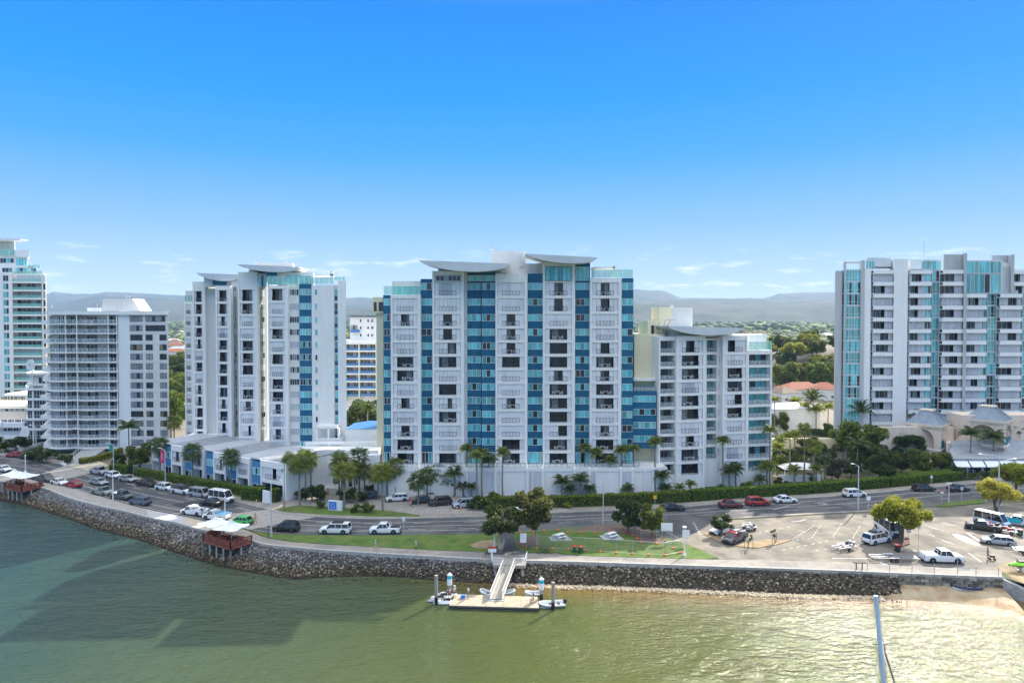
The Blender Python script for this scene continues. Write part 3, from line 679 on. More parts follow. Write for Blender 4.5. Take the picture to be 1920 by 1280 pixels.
def blue_bay(b, px0, px1, dy, top, rows, n, zb, wpx=None, depth=10, i0=0, count=None, wh=1.5, mat='blue', inset=0.12):
    x0 = b.lx(px0, dy); x1 = b.lx(px1, dy); zt = b.lz(top, px0, dy)
    b.b(mat, x0, x1, dy, dy + depth, zb, zt)
    w0, w1 = (b.lx(wpx[0], dy), b.lx(wpx[1], dy)) if wpx else (x0 + inset, x1 - inset)
    cnt = count or (len(rows) - i0); prev = zt - .1
    for i in range(cnt):
        z = rows[i + i0]
        if prev - z > .35:
            sp = cached(('sp', q2(x1 - x0), q2(prev - z), mat), lambda: MB().box(0.04, q2(x1 - x0) - .04, -.05, .02, .06, q2(prev - z) - .04).mesh('spandrel_panel', M[mat]))
            obj('spandrel_panel', sp, b.root, (x0, dy, z))
        b.win(w0, dy - .03, z - wh, w1 - w0, wh, n)
        prev = z - wh
    return x0, x1, zt
def boat(px0, px1, pyl, pyr, pymid, D, dep, name, parent, b, lo=0.62, taper=0.35, mat='canopy'):
    """swept canopy: level top, bellied underside, tapering towards the back"""
    m = MB(); n = 18; rowsv = []
    for j, (yy, k) in enumerate(((0, 1.0), (dep * .5, .95), (dep, .88))):
        r = []
        for i in range(n + 1):
            t = i / n; px = px0 + (px1 - px0) * t; xa, zt = b.loc(px, pyl + (pyr - pyl) * t, D)
            bell = (t ** (lo * 1.4)) * ((1 - t) ** ((1 - lo) * 1.4)); bell /= (lo ** (lo * 1.4)) * ((1 - lo) ** ((1 - lo) * 1.4))
            zm = b.loc(px, pymid, D)[1]; zl = zt - 0.18 - (zt - zm) * bell * k
            r.append(((xa, D + yy, zt), (xa, D + yy, zl)))
        rowsv.append(r)
    for j in range(2):
        for i in range(n):
            a, c = rowsv[j], rowsv[j + 1]
            m.q([a[i][0], a[i + 1][0], c[i + 1][0], c[i][0]]); m.q([a[i][1], c[i][1], c[i + 1][1], a[i + 1][1]])
    for i in range(n):
        a = rowsv[0]; m.q([a[i][1], a[i + 1][1], a[i + 1][0], a[i][0]]); a = rowsv[2]; m.q([a[i][0], a[i + 1][0], a[i + 1][1], a[i][1]])
    for i in (0, n):
        m.q([rowsv[0][i][0], rowsv[1][i][0], rowsv[1][i][1], rowsv[0][i][1]]); m.q([rowsv[1][i][0], rowsv[2][i][0], rowsv[2][i][1], rowsv[1][i][1]])
    return m.build(name, M[mat], parent)
def glass_rail(b, px0, px1, dy, pt, pb, n, mat='gtrail', name='glass_balustrade'):
    x0, x1 = b.lx(px0, dy), b.lx(px1, dy); zt, zb = b.lz(pt, (px0 + px1) / 2, dy), b.lz(pb, (px0 + px1) / 2, dy); m = MB(); w = (x1 - x0) / n
    m.box(x0, x1, dy - .03, dy + .03, zt - .05, zt)
    for i in range(n + 1): m.box(x0 + w * i - .03, x0 + w * i + .03, dy - .03, dy + .03, zb, zt - .05)
    for i in range(n): m.box(x0 + w * i + .05, x0 + w * (i + 1) - .05, dy - .01, dy + .01, zb + .05, zt - .08, 1)
    m.build(name, [M['frame'], M[mat]], b.root)
def antenna(b, px, py0, py1, dy, label, r=0.06):
    x, z1 = b.loc(px, py0, dy); z0 = b.lz(py1, px, dy); o = MB().tube((0, 0, 0), (0, 0, z1 - z0), r, r * .5, 5).build('antenna', M['pole'], None, loc=b.W(x, dy, z0)); tag(o, label, 'antenna')
def dish(b, px, py, dy, label):
    x, z = b.loc(px, py, dy); t = thing('satellite_dish', label, 'satellite dish', b.W(x, dy, z - 1.1)); MB().tube((0, 0, 0), (0, 0, .8), .05).build('mast', M['steel'], t)
    MB().lathe((0, 0, 0), [(0, .05), (.05, .3), (.16, .55)], 12).build('dish', M['pole'], t, loc=(0, 0, .9)).rotation_euler = (radians(60), 0, radians(30))
# ---------------------------------------------------------------- central tower
T2 = Bld('apartment_tower', 'broad white and blue apartment tower in the middle with two swept roof canopies', 'tower', 960, 145)
R2 = [T2.lz(y, 960, 0) for y in (529.7, 559.3, 588.8, 616.2, 642.4, 668.6, 694.3, 719.8, 746.0, 771.5, 797.5, 823.6, 849.5)]
ZB = 5.9
white_bay(T2, 733, 789, 0, 553, R2, 'CMCCOOCMCMOO', ZB, 'first white bay of the central tower', i0=1)
white_bay(T2, 811, 870, 0, 508, R2, 'PCMMNOCOSOCCO', ZB, 'second white bay of the central tower')
white_bay(T2, 929, 989, 0, 513, R2, 'CCMMMOCCMCCOO', ZB, 'third white bay of the central tower')
white_bay(T2, 1018, 1078, 0, 492, R2, 'MMCOOOMOOONOO', ZB, 'fourth white bay of the central tower')
white_bay(T2, 1106, 1165, 0, 521, R2, 'MMCCMOMOOCMOO', ZB, 'fifth white bay of the central tower')
blue_bay(T2, 719, 733, 1.2, 553, R2, 2, ZB, i0=1)
blue_bay(T2, 789, 811, 1.5, 523, R2, 2, ZB)
blue_bay(T2, 876, 903, 2.2, 506, R2, 3, ZB)
blue_bay(T2, 903, 929, 1.6, 506, R2, 3, ZB)
blue_bay(T2, 989, 1018, 1.5, 513, R2, 3, ZB)
blue_bay(T2, 1078, 1106, 1.5, 492, R2, 3, ZB)
blue_bay(T2, 1165, 1187, 1.0, 521, R2, 2, ZB)
T2.b('lgrey', T2.lx(870, 1.4), T2.lx(876, 1.4), 1.4, 10, ZB, T2.lz(508, 870, 1.4))
for z in R2[1:]: T2.win(T2.lx(870.6, 1.4), 1.36, z - 1.5, .62, 1.4, 1, 0, 'sh')
# penthouses
xa, za = T2.loc(1023, 526, -.16); xb, zb_ = T2.loc(1071, 500, -.16)
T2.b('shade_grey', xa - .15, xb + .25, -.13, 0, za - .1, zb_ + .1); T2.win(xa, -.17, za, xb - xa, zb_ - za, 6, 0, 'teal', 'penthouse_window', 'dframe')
xa, za = T2.loc(1079.5, 526, 1.3); xb, zb_ = T2.loc(1104.5, 500, 1.3); T2.win(xa, 1.42, za, xb - xa, zb_ - za, 3, 0, 'teal', 'penthouse_window')
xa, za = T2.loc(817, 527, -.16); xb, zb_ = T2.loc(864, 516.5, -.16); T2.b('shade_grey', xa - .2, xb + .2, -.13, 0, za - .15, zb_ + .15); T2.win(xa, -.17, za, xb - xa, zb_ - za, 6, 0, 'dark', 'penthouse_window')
xa, za = T2.loc(877, 527, 1.5); xb, zb_ = T2.loc(929, 516, 1.5); T2.win(xa, 1.5, za, xb - xa, zb_ - za, 6, 0, 'teal', 'penthouse_window')
boat(786, 956, 488, 494, 507.5, -3.4, 9, 'canopy', T2.root, T2, lo=.60)
boat(985, 1120, 475.5, 482.5, 492, -3.4, 9, 'canopy', T2.root, T2, lo=.66)
def pbox(b, mat, px0, px1, py0, py1, dy, dep, name='wall'):
    b.b(mat, b.lx(px0, dy), b.lx(px1, dy), dy, dy + dep, b.lz(py1, (px0 + px1) / 2, dy), b.lz(py0, (px0 + px1) / 2, dy), name)
pbox(T2, 'offwhite', 920.5, 986, 471, 516, 6, 8); pbox(T2, 'offwhite', 986, 1012, 494, 516, 5, 6); pbox(T2, 'peach', 1008, 1020, 493, 514, 4, 3)
pbox(T2, 'offwhite', 822, 950, 497, 512, 2.2, 8); pbox(T2, 'offwhite', 1022, 1100, 487, 497, 1.7, 8); pbox(T2, 'offwhite', 905, 992, 513.5, 520, 1.7, 10)
pbox(T2, 'offwhite', 736, 790, 527, 556, 4, 8)
pbox(T2, 'lgrey', 975, 982, 476, 500, 5.7, .4, 'pipe')
xa, za = T2.loc(738, 553, 3.9); xb, zb_ = T2.loc(786, 536, 3.9); T2.win(xa, 3.9, za, xb - xa, zb_ - za, 6, 0, 'teal', 'penthouse_window')
glass_rail(T2, 720, 788, 0.1, 536, 552.5, 6); glass_rail(T2, 1108, 1186, 0.2, 505, 520.5, 8)
pbox(T2, 'offwhite', 1112, 1154, 500.5, 502.5, 1.5, 6, 'pergola_beam'); pbox(T2, 'offwhite', 1148, 1153, 497, 521, 1.5, .5, 'pergola_post'); pbox(T2, 'offwhite', 1110, 1113, 501, 521, 1.5, .4, 'pergola_post')
antenna(T2, 957, 446, 472, 8, 'tall thin antenna on the cream plant room of the central tower'); antenna(T2, 967, 461, 472, 8, 'short aerial beside the tall antenna on the central tower', .05)
dish(T2, 922, 465, 7, 'small satellite dish on the plant room of the central tower')
# low blue wing on the right of the tower
rw = [T2.lz(y, 1208, 1.8) for y in (741.0, 765.6, 790.6, 816.0)]
blue_bay(T2, 1187, 1231, 1.8, 734, rw, 4, T2.lz(840, 1208, 1.8), wh=1.42)
obj('railing', railing_mesh(T2.lx(1229, 1.8) - T2.lx(1188, 1.8), 1.1, 6, 'dframe', 'crail'), T2.root, (T2.lx(1188, 1.8), 1.9, T2.lz(734, 1208, 1.8)))
# podium
px_w = (690, 1262); T2.b('white', T2.lx(700, -3), T2.lx(1252, -3), -3, 1, 0, ZB, 'podium_wall')
T2.b('white', T2.lx(728, 1), T2.lx(1240, 1), 1.0, 14, 0, ZB + .02, 'podium_wall')
T2.b('white', T2.lx(700, -3), T2.lx(1252, -3), -3.12, -3.0, ZB - .75, ZB + .12, 'podium_wall')
for px in (728, 790, 811, 843, 866, 876, 929, 940, 989, 999, 1018, 1078, 1106, 1118, 1165, 1187, 1209, 1225):
    x = T2.lx(px, -3.2); w = .55 if px not in (843, 876, 940, 999, 1118, 1209) else .3; T2.b('white', x - w / 2, x + w / 2, -3.4, -3.12, 0, ZB - .1, 'pilaster')
for a, c in ((792, 810), (991, 998), (1001, 1016), (1080, 1104), (1108, 1117), (1168, 1185), (878, 904), (906, 927)):
    x0_, x1_ = T2.lx(a, -3.1), T2.lx(c, -3.1); T2.b('lgrey', x0_, x1_, -3.06, -3.0, .4, ZB - 1.0, 'louvre_panel')
for a, c in ((733, 783), (788, 809), (813, 868), (872, 927), (931, 987), (991, 1016), (1020, 1076), (1080, 1104), (1108, 1163), (1167, 1200)):
    x0_, x1_ = T2.lx(a, -3.0), T2.lx(c, -3.0); obj('railing', railing_mesh(x1_ - x0_, .95, max(3, int((x1_ - x0_) / 1.1)), 'dframe', 'crail'), T2.root, (x0_, -2.95, ZB + .1))
for a, c in ((790, 811), (877, 902), (904, 928), (990, 1017), (1079, 1105), (1167, 1186), (720, 732)):     # terrace doors under the blue bays
    x0_, x1_ = T2.lx(a, 1.4), T2.lx(c, 1.4); T2.win(x0_ + .1, .95, ZB + .1, x1_ - x0_ - .2, 2.4, 3 if c - a > 20 else 2, 0, 'teal', 'terrace_door')
T2.done()
# dense cream wall at the left rear of the tower
TC = Bld('apartment_block', 'narrow cream rendered block rising just left of the central tower', 'building', 700, 157)
pbox(TC, 'cream', 706, 722, 557, 880, 0, 9); pbox(TC, 'cream', 699, 722, 557, 587, -.6, 9.6)
for a, c in ((701, 706), (710, 719)):
    x0_, z0_ = TC.loc(a, 583, -.7); x1_, z1_ = TC.loc(c, 566, -.7); TC.win(x0_, -.65, z0_, x1_ - x0_, z1_ - z0_, 1, 0, 'dark', fm='dframe')
TC.done(); antenna(TC, 708.5, 545, 557, 2, 'thin antenna on the narrow cream block')
# ---------------------------------------------------------------- tower at the centre right
T3 = Bld('apartment_tower', 'shorter white tower right of the blue one with open balconies and cream plant room', 'tower', 1235, 145.5, 13)
R3 = [T3.lz(y, 1296, 0) for y in (638.5, 666, 691, 716.5, 741.5, 766.6, 791.6, 817, 842, 869)]
Z3 = R3[-1] - 2.75
def open_bay(b, px0, px1, dy, top, rows, zb, where, i0=0, pl=.35, pr_=.35, pal='teal', rglass='crail', band=.62, cnt=None, name_rec=1.6, mat='white'):
    return white_bay(b, px0, px1, dy, top, rows, 'F' * (cnt or len(rows) - i0), zb, where, pl, pr_, mat, band, 12, i0, 1.7, 2.2, rail=(0, 6), pal=pal, rglass=rglass)
open_bay(T3, 1235, 1268, .6, 631, R3, 0, 'first column of the shorter white tower', pal='dark')
white_bay(T3, 1268, 1322, 0, 630, R3, 'MOOPOOCMOO', 0, 'second column of the shorter white tower', .4, .5)
open_bay(T3, 1322, 1346, 1.5, 634, R3, 0, 'third column of the shorter white tower', cnt=9, pal='teal')
T3.b('white', T3.lx(1346, 1.4), T3.lx(1355, 1.4), 1.4, 10, 0, T3.lz(632, 1350, 1.4))
for z in R3[1:]: T3.win(T3.lx(1346.5, 1.3), 1.35, z - 1.9, .75, 1.7, 1, 0, 'sh')
white_bay(T3, 1355, 1401, 0, 629, R3, 'LCOONOCCPM', 0, 'fourth column of the shorter white tower', .4, .35)
open_bay(T3, 1401, 1447, -.1, 657, R3, 0, 'fifth column of the shorter white tower', i0=1, pal='teal', pr_=.4)
glass_rail(T3, 1403, 1446, 0.1, 640, 656.5, 6); pbox(T3, 'white', 1403, 1437, 627, 657, 3, 7)
boat(1252, 1391, 611, 615, 627, -1.5, 8, 'canopy', T3.root, T3, lo=.58)
pbox(T3, 'offwhite', 1262, 1375, 619, 632, 2, 8); pbox(T3, 'cream', 1235, 1258, 575.5, 612, 6, 4); pbox(T3, 'offwhite', 1258, 1298, 576.5, 616, 6, 5); pbox(T3, 'cream', 1214, 1237, 601, 627, 5, 5)
pbox(T3, 'dframe', 1221, 1226, 610, 626, 4.9, .12, 'door'); pbox(T3, 'cream', 1237, 1252, 605, 612, 3.5, 1)
T3.done()
for a in (0, 3.5): tag(MB().tube((0, 0, 0), (1.2, 0, 3.0), .12, .12, 6).tube((1.2, 0, 3.0), (2.2, 0, 3.0), .12, .12, 6).build('vent_pipe', M['grey'], None, loc=T3.W(T3.lx(1238, 3.6) + a * .3, 3.6, T3.lz(625, 1240, 3.6))), '%s dark slanting duct beside the cream roof shed' % ('lower' if a else 'upper'), 'pipe')
dish(T3, 1259, 572, 7, 'dark satellite dish on the cream plant room of the shorter tower')
# cream end wall with its small terrace between the two towers
TW = Bld('stair_block', 'warm cream windowless block between the blue wing and the shorter tower', 'building', 1189, 149.5)
pbox(TW, 'cream', 1189, 1246, 626, 930, 0, 10); pbox(TW, 'white', 1188, 1229, 709.5, 714, -2, 2, 'slab'); TW.done()
# ---------------------------------------------------------------- tower at the centre left
M['retshade'] = wallm('grey_green_shaded_cladding', (0.33, 0.36, 0.355))  # grey green returns, darkened to stand for shade where the sun would strike
T1 = Bld('apartment_tower', 'stepped white tower left of centre with a blue window strip and staggered bays', 'tower', 540, 161)
R1 = [T1.lz(y, 522, 0) for y in (541.3, 568, 593, 616.5, 640, 664, 687.5, 710.5, 734, 757.3, 780.6, 804, 828.5)]
white_bay(T1, 503, 541, 0, 535, R1, 'OCCOCOCOOMPMC', 4, 'fourth bay of the stepped white tower', .4, .75, depth=14)
white_bay(T1, 447.5, 484, 5, 510, R1, 'OOCCOOOCOMCSC', 4, 'third bay of the stepped white tower', .4, .7, depth=7.2)
white_bay(T1, 405.5, 434, 9, 536, R1, 'OOMPOOOOOMOMO', 4, 'second bay of the stepped white tower', .4, .7, depth=7)
white_bay(T1, 363, 386, 15, 528, R1, 'OOMOMCOCMMOOO', 4, 'first bay of the stepped white tower', .35, .6, depth=6.6)
white_bay(T1, 347, 363, 21.5, 566, R1, 'CCOCOCCOMOCC', 4, 'far left bay of the stepped white tower', .3, .5, i0=1)
T1.b('offwhite', T1.lx(347, 21), T1.lx(402, 21), 21.6, 32, 4, T1.lz(545, 380, 21)); T1.b('offwhite', T1.lx(386, 16), T1.lx(447, 16), 16, 30, 4, T1.lz(541, 420, 16))
T1.b('offwhite', T1.lx(434, 12), T1.lx(506, 12), 12.2, 28, 4, T1.lz(520, 470, 12))
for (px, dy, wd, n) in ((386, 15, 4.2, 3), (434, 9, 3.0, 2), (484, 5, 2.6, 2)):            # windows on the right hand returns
    x = T1.lx(px, dy); T1.b('retshade', x + .005, x + .03, dy + 1.45, dy + 6.3, 4.5, T1.lz({386: 529, 434: 537, 484: 511}[px], px, dy), 'shaded_return_cladding')
    for i, z in enumerate(R1[:12]): T1.win(x + .03, dy + (2.4 if n == 3 else 1.9), z - 1.5, wd, 1.45, n, pi / 2, 'grey' if i % 3 else 'sh', fm='frame')
# right hand flank
T1.k = -.26
T1.b('white', T1.lx(541, 1.3), T1.lx(562, 1.3), 1.3, 14, 4, T1.lz(533, 550, 1.3))
for i, z in enumerate(R1): T1.win(T1.lx(544, 1.3), 1.27, z - 1.5, T1.lx(561.5, 1.3) - T1.lx(544, 1.3), 1.45, 4, 0, 'grey' if i in (0, 2, 3, 5, 6, 7) else 'sh')
blue_bay(T1, 562, 585, .9, 532, R1, 4, T1.lz(823, 575, .9), wpx=(563, 584), wh=1.5)
T1.b('white', T1.lx(585, .6), T1.lx(627, .6), .6, 14, 4, T1.lz(534, 600, .6)); T1.b('offwhite', T1.lx(627, .9), T1.lx(634, .9), .95, 14, 4, T1.lz(534, 630, .9)); T1.b('white', T1.lx(634, .6), T1.lx(649.5, .6), .6, 15, 4, T1.lz(526, 640, .6))
T1.b('white', T1.lx(562, 1.0), T1.lx(585, 1.0), 1.0, 12, 4, T1.lz(824, 575, 1))
for i, z in enumerate(R1[:12]):
    T1.win(T1.lx(591, .5), .57, z - 1.4, .6, 1.3, 1); T1.win(T1.lx(628, .8), .9, z - 1.6, .75, 1.6, 1, 0, 'teal')
    T1.b('blue', T1.lx(628, .8), T1.lx(633.4, .8), .88, .94, z - 2.7, z - 1.65, 'spandrel_panel')
boat(369, 452, 511.5, 515, 525.5, 11.5, 8, 'canopy', T1.root, T1, lo=.62); boat(446, 560, 495.5, 500.5, 508.5, 1.5, 8, 'canopy', T1.root, T1, lo=.62)
pbox(T1, 'offwhite', 480, 550, 492.5, 512, 6, 7); pbox(T1, 'offwhite', 468, 520, 505, 518, 6, 7); pbox(T1, 'blue', 501, 520, 509, 517, 2.6, 5); pbox(T1, 'white', 520, 589, 511, 534, 4, 8); pbox(T1, 'offwhite', 384, 448, 519, 537, 13.2, 4)
pbox(T1, 'blue', 400, 425, 524, 534, 12.7, 1); pbox(T1, 'white', 590, 628, 514, 516.5, 3, 5, 'pergola_beam'); pbox(T1, 'offwhite', 620, 626, 509, 527, 3, .5, 'pergola_post')
for a, c, t_, u_, n_, dd in ((502, 519, 517, 534, 3, 2.5), (536, 560, 516, 530, 4, 3.9), (560, 584, 517, 531, 4, 3.9), (484, 500, 516, 538, 3, 4.6)):
    x0_, z0_ = T1.loc(a, u_, dd); x1_, z1_ = T1.loc(c, t_, dd); T1.win(x0_, dd, z0_, x1_ - x0_, z1_ - z0_, n_, 0, 'teal', 'penthouse_window')
glass_rail(T1, 503, 560, 0.3, 519, 534.5, 6); glass_rail(T1, 562, 627, 0.9, 520, 533, 7); glass_rail(T1, 628, 648, 0.8, 519, 526, 3); glass_rail(T1, 347.5, 364, 21.6, 553, 565.5, 3)
obj('railing', railing_mesh(3, .1), T1.root, (T1.lx(505, 0), -.05, 6.2))
T1.done()
antenna(T1, 536.5, 474, 493, 8, 'thin antenna on the roof of the stepped white tower'); dish(T1, 481, 489, 8, 'satellite dish beside the upper canopy of the stepped tower')
# ---------------------------------------------------------------- tower at the right edge
T4 = Bld('apartment_tower', 'tall pale tower at the right with solid white balcony fronts and teal glass', 'tower', 1565, 186)
T4.k = .46
ys4 = [506 + 22.35 * i for i in range(5)] + [506 + 22.35 * 4 + 21.6 * i for i in range(1, 14)]
B4 = [T4.lz(y, 1700, 0) for y in ys4]                                  # tops of the balcony fronts
Z0 = 0
def col4(px0, px1, dy, k0=0, side=True, pal='grey', glass=0, where='', last=15):
    x0, x1 = T4.lx(px0, dy), T4.lx(px1, dy); W = x1 - x0; gx = x1 - W * glass
    T4.b('lgrey', x0, x1, dy + 1.7, dy + 12, Z0, B4[k0] + 1.0 if k0 else B4[0] + .05)
    for i in range(k0, last):
        zt = B4[i]; zn = B4[i + 1]
        bal = cached(('bal', q2(W)), lambda: MB().box(0, q2(W), 0, .14, 0, 1.05).box(.06, q2(W) - .06, .14, 1.7, 0, .22).mesh('balcony', M['white2']))
        obj('balcony', bal, T4.root, (x0, dy, zt - 1.05))
        hr = cached(('hr', q2(W)), lambda: MB().box(.1, q2(W) - .1, .03, .08, .22, .27).box(.1, .15, .04, .07, 0, .22).box(q2(W) / 2, q2(W) / 2 + .05, .04, .07, 0, .22).box(q2(W) - .15, q2(W) - .1, .04, .07, 0, .22).mesh('handrail', M['steel']))
        obj('handrail', hr, T4.root, (x0, dy, zt))
        hh = zt - zn - 1.05; zlow = zn + .02
        wl = gx - x0
        st = RW.choice(['S', 'S', 'O', 'O', 'M', 'X'])
        n = 5; pw = wl / n; cl = {'S': range(5), 'O': (3, 4), 'M': (0, 1, 4), 'X': (0, 4)}[st]
        if st != 'S': T4.win(x0 + .1, dy + 1.64, zn, wl - .2, hh + .9, 4, 0, 'dark', 'balcony_door')
        for c in cl: obj('shutter', shutter_mesh(pw, hh + .02, 'shutter2'), T4.root, (x0 + c * pw, dy + .5, zlow))
        if glass: T4.win(gx, dy + .45, zlow, x1 - gx, hh, 2, 0, 'teal', 'glazed_screen')
def gcol4(px0, px1, dy, n, k0=0, where='', last=15, pal='teal', nm='curtain_wall', extra=0):
    x0, x1 = T4.lx(px0, dy), T4.lx(px1, dy); zt0 = B4[k0] + (0 if k0 else 0); T4.b('lgrey', x0, x1, dy, dy + 12, Z0, zt0 + extra)
    for i in range(k0, last):
        hh = B4[i] - B4[i + 1]; T4.win(x0 + .05, dy - .05, B4[i + 1] + .2, x1 - x0 - .1, hh - .28, n, 0, pal, nm, sillh=.85)
T4.b('grey', T4.lx(1565, .5), T4.lx(1577, .5), .5, 14, 0, T4.lz(507.5, 1571, .5))
gcol4(1577, 1581, 1.2, 1, nm='slot_window'); T4.b('grey', T4.lx(1580.6, 0), T4.lx(1584.2, 0), -.1, 12, 0, T4.lz(490, 1582, 0))
gcol4(1584.2, 1612, .3, 5); T4.b('grey', T4.lx(1612, -.1), T4.lx(1619, -.1), -.2, 12, 0, T4.lz(488, 1615, 0)); pbox(T4, 'offwhite', 1581, 1619, 490.5, 494, .4, .6, 'pergola_beam')
glass_rail(T4, 1585, 1611, .2, 504, 510, 5)
T4.b('white2', T4.lx(1619, 0), T4.lx(1631, 0), 0, 14, 0, T4.lz(503.5, 1625, 0)); gcol4(1631, 1636, 1.2, 1, nm='slot_window', pal='grey')
col4(1636, 1674, 0); T4.b('white2', T4.lx(1674, -.3), T4.lx(1700, -.3), -.3, 14, 0, T4.lz(485.5, 1690, -.3)); gcol4(1700, 1704, 1.2, 1, nm='slot_window', pal='grey')
col4(1704, 1745, 0, glass=.28); gcol4(1745, 1766, 1.8, 3); col4(1766, 1804.5, -.4)
T4.b('grey', T4.lx(1804.5, -.6), T4.lx(1810, -.6), -.7, 14, 0, T4.lz(475, 1808, 0)); pbox(T4, 'grey', 1769, 1805, 477, 506, 1.0, .6)
col4(1810, 1849, -.2, k0=2, glass=.2); gcol4(1849, 1874, 1.4, 4, k0=2)
for a, c, n_ in ((1811, 1835, 3), (1835, 1856, 2), (1856, 1877, 3)):
    for t_, u_ in ((490, 512), (514, 549)):
        x0_, z0_ = T4.loc(a, u_, .6); x1_, z1_ = T4.loc(c, t_, .6); T4.win(x0_, .55, z0_, x1_ - x0_, z1_ - z0_, n_, 0, 'teal', 'penthouse_window')
pbox(T4, 'lgrey', 1811, 1878, 488, 551, .7, 11); pbox(T4, 'grey', 1893, 1899, 477, 551, .2, 12); pbox(T4, 'grey', 1857, 1899, 478.5, 492, 4, .6)
col4(1874, 1915, -.4, k0=2); pbox(T4, 'lgrey', 1878, 1893, 500, 551, 1.5, 10); col4(1899, 1921, .6, glass=0, last=2); gcol4(1915, 1940, 1.2, 3); col4(1940, 1985, 0); gcol4(1985, 2010, 1.4, 3); T4.b('white2', T4.lx(2010, 0), T4.lx(2030, 0), 0, 14, 0, B4[0])
pbox(T4, 'lgrey', 1624, 1670, 483, 500, 4, 8); pbox(T4, 'white2', 1704, 1726, 487, 505, 3, 8); pbox(T4, 'lgrey', 1728, 1766, 487, 506, 3, 8)
for a, c, n_ in ((1729, 1747, 4), (1747, 1765, 2), (1623, 1640, 3)):
    x0_, z0_ = T4.loc(a, 505, 2.9); x1_, z1_ = T4.loc(c, 489, 2.9); T4.win(x0_, 2.92, z0_, x1_ - x0_, z1_ - z0_, n_, 0, 'teal', 'penthouse_window')
T4.done(); antenna(T4, 1733, 450, 487, 5, 'tall white mast on the roof of the right hand tower', .12)
# ---------------------------------------------------------------- slim tower at the left edge
T5 = Bld('apartment_tower', 'tall white tower at the left edge with teal balcony glass and curved roof', 'tower', 0, 245)
T5.k = -.70
z5 = [T5.lz(515.5 + 15.35 * i, 50, 0) for i in range(22)]
T5.b('white', T5.lx(-60, .5), T5.lx(84, .5), 2.0, 16, 0, T5.lz(512.5, 50, 0)); T5.b('white2', T5.lx(-60, .3), T5.lx(8, .3), 0.2, 2, 0, T5.lz(510, 0, 0)); T5.b('white', T5.lx(19.5, 0), T5.lx(27, 0), -.3, 2, 0, T5.lz(512, 20, 0)); T5.b('white', T5.lx(81.5, 0), T5.lx(84.5, 0), -.3, 2, 0, T5.lz(512, 82, 0))
T5.b('white', T5.lx(8, .3), T5.lx(19.5, .3), .6, 2, 0, T5.lz(510, 10, 0))
for i in range(21):
    z = z5[i]; x0, x1 = T5.lx(27, 0), T5.lx(81.5, 0)
    T5.b('white', x0, x1, -.5, 2, z - (z - z5[i + 1]), z - (z - z5[i + 1]) + .55, 'balcony')
    hh = (z - z5[i + 1]) - .55
    T5.win(x0 + .1, 1.9, z - hh, x1 - x0 - .2, hh, 6, 0, RW.choice(['dark', 'sh', 'grey', 'dark']), 'balcony_door')
    gr = cached(('gr5',), lambda: MB().box(0, q2(x1 - x0), 0, .03, 0, 1.0).mesh('glass_balustrade', M['gtrail'])); obj('glass_balustrade', gr, T5.root, (x0, -.45, z - hh))
    T5.win(T5.lx(8, .5), .55, z - hh + .2, T5.lx(19.5, .5) - T5.lx(8, .5), hh - .3, 2)
pbox(T5, 'white', -30, 68, 498, 513, 3, 9); pbox(T5, 'white', -30, 55, 482, 498, 5, 8); pbox(T5, 'white2', 31, 58, 468.5, 482, 4.6, 8); pbox(T5, 'offwhite', -30, 31, 449, 482, 7, 6)
for a, c, t_, u_, n_, dd in ((0, 12, 484, 493, 2, 4.9), (13, 26, 484, 493, 2, 4.9), (30, 50, 484, 498, 4, 4.9), (4, 23, 502, 512, 3, 2.9), (29, 51, 502, 512, 3, 2.9), (58, 68, 503, 512, 2, 2.9)):
    x0_, z0_ = T5.loc(a, u_, dd); x1_, z1_ = T5.loc(c, t_, dd); T5.win(x0_, dd, z0_, x1_ - x0_, z1_ - z0_, n_, 0, 'teal', 'penthouse_window')
glass_rail(T5, 0, 31, 4.4, 468, 479, 3); glass_rail(T5, 27, 82, -.2, 508, 513.5, 8); glass_rail(T5, 55, 78, 2.6, 496, 503, 4); boat(-60, 39, 444, 448, 450.5, 4, 4, 'canopy', T5.root, T5, lo=.7, mat='wpaint')
T5.done()
# ---------------------------------------------------------------- grey block with wavy balconies
T0 = Bld('apartment_tower', 'squarish white block with wavy balcony slabs and a flat window wall', 'tower', 90, 187)
T0.k = -.52
z0s = [T0.lz(y, 270, 0) for y in [591.6 + 17.55 * i for i in range(3)] + [645 + 17.85 * i for i in range(11)]]
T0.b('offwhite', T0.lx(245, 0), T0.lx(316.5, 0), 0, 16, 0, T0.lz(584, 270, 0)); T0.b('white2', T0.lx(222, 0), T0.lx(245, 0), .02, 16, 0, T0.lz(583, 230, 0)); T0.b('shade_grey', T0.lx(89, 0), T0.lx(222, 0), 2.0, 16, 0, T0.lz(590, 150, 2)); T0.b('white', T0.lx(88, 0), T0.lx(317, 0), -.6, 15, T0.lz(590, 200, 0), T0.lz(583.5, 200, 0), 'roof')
for i, z in enumerate(z0s[:14]):
    ws = ((244.5, 268, 4), (274, 311, 7)) if i < 2 else ((245, 268, 4), (274, 287, 2), (300, 313, 2))
    for a, c, n_ in ws: T0.win(T0.lx(a, 0), -.03, z - 1.65, T0.lx(c, 0) - T0.lx(a, 0), 1.6, min(n_, 6), 0, 'bronze', fm='dframe', t=.06)
    T0.b('white', T0.lx(245, 0), T0.lx(316.5, 0), -.08, 0, z - 2.15, z - 2.08, 'string_course')
xl, xr = T0.lx(90, 0), T0.lx(222, 0)
def wavy(xx): return -0.2 - 1.1 * abs(sin((xx - xl) / (xr - xl) * pi * 2.5))
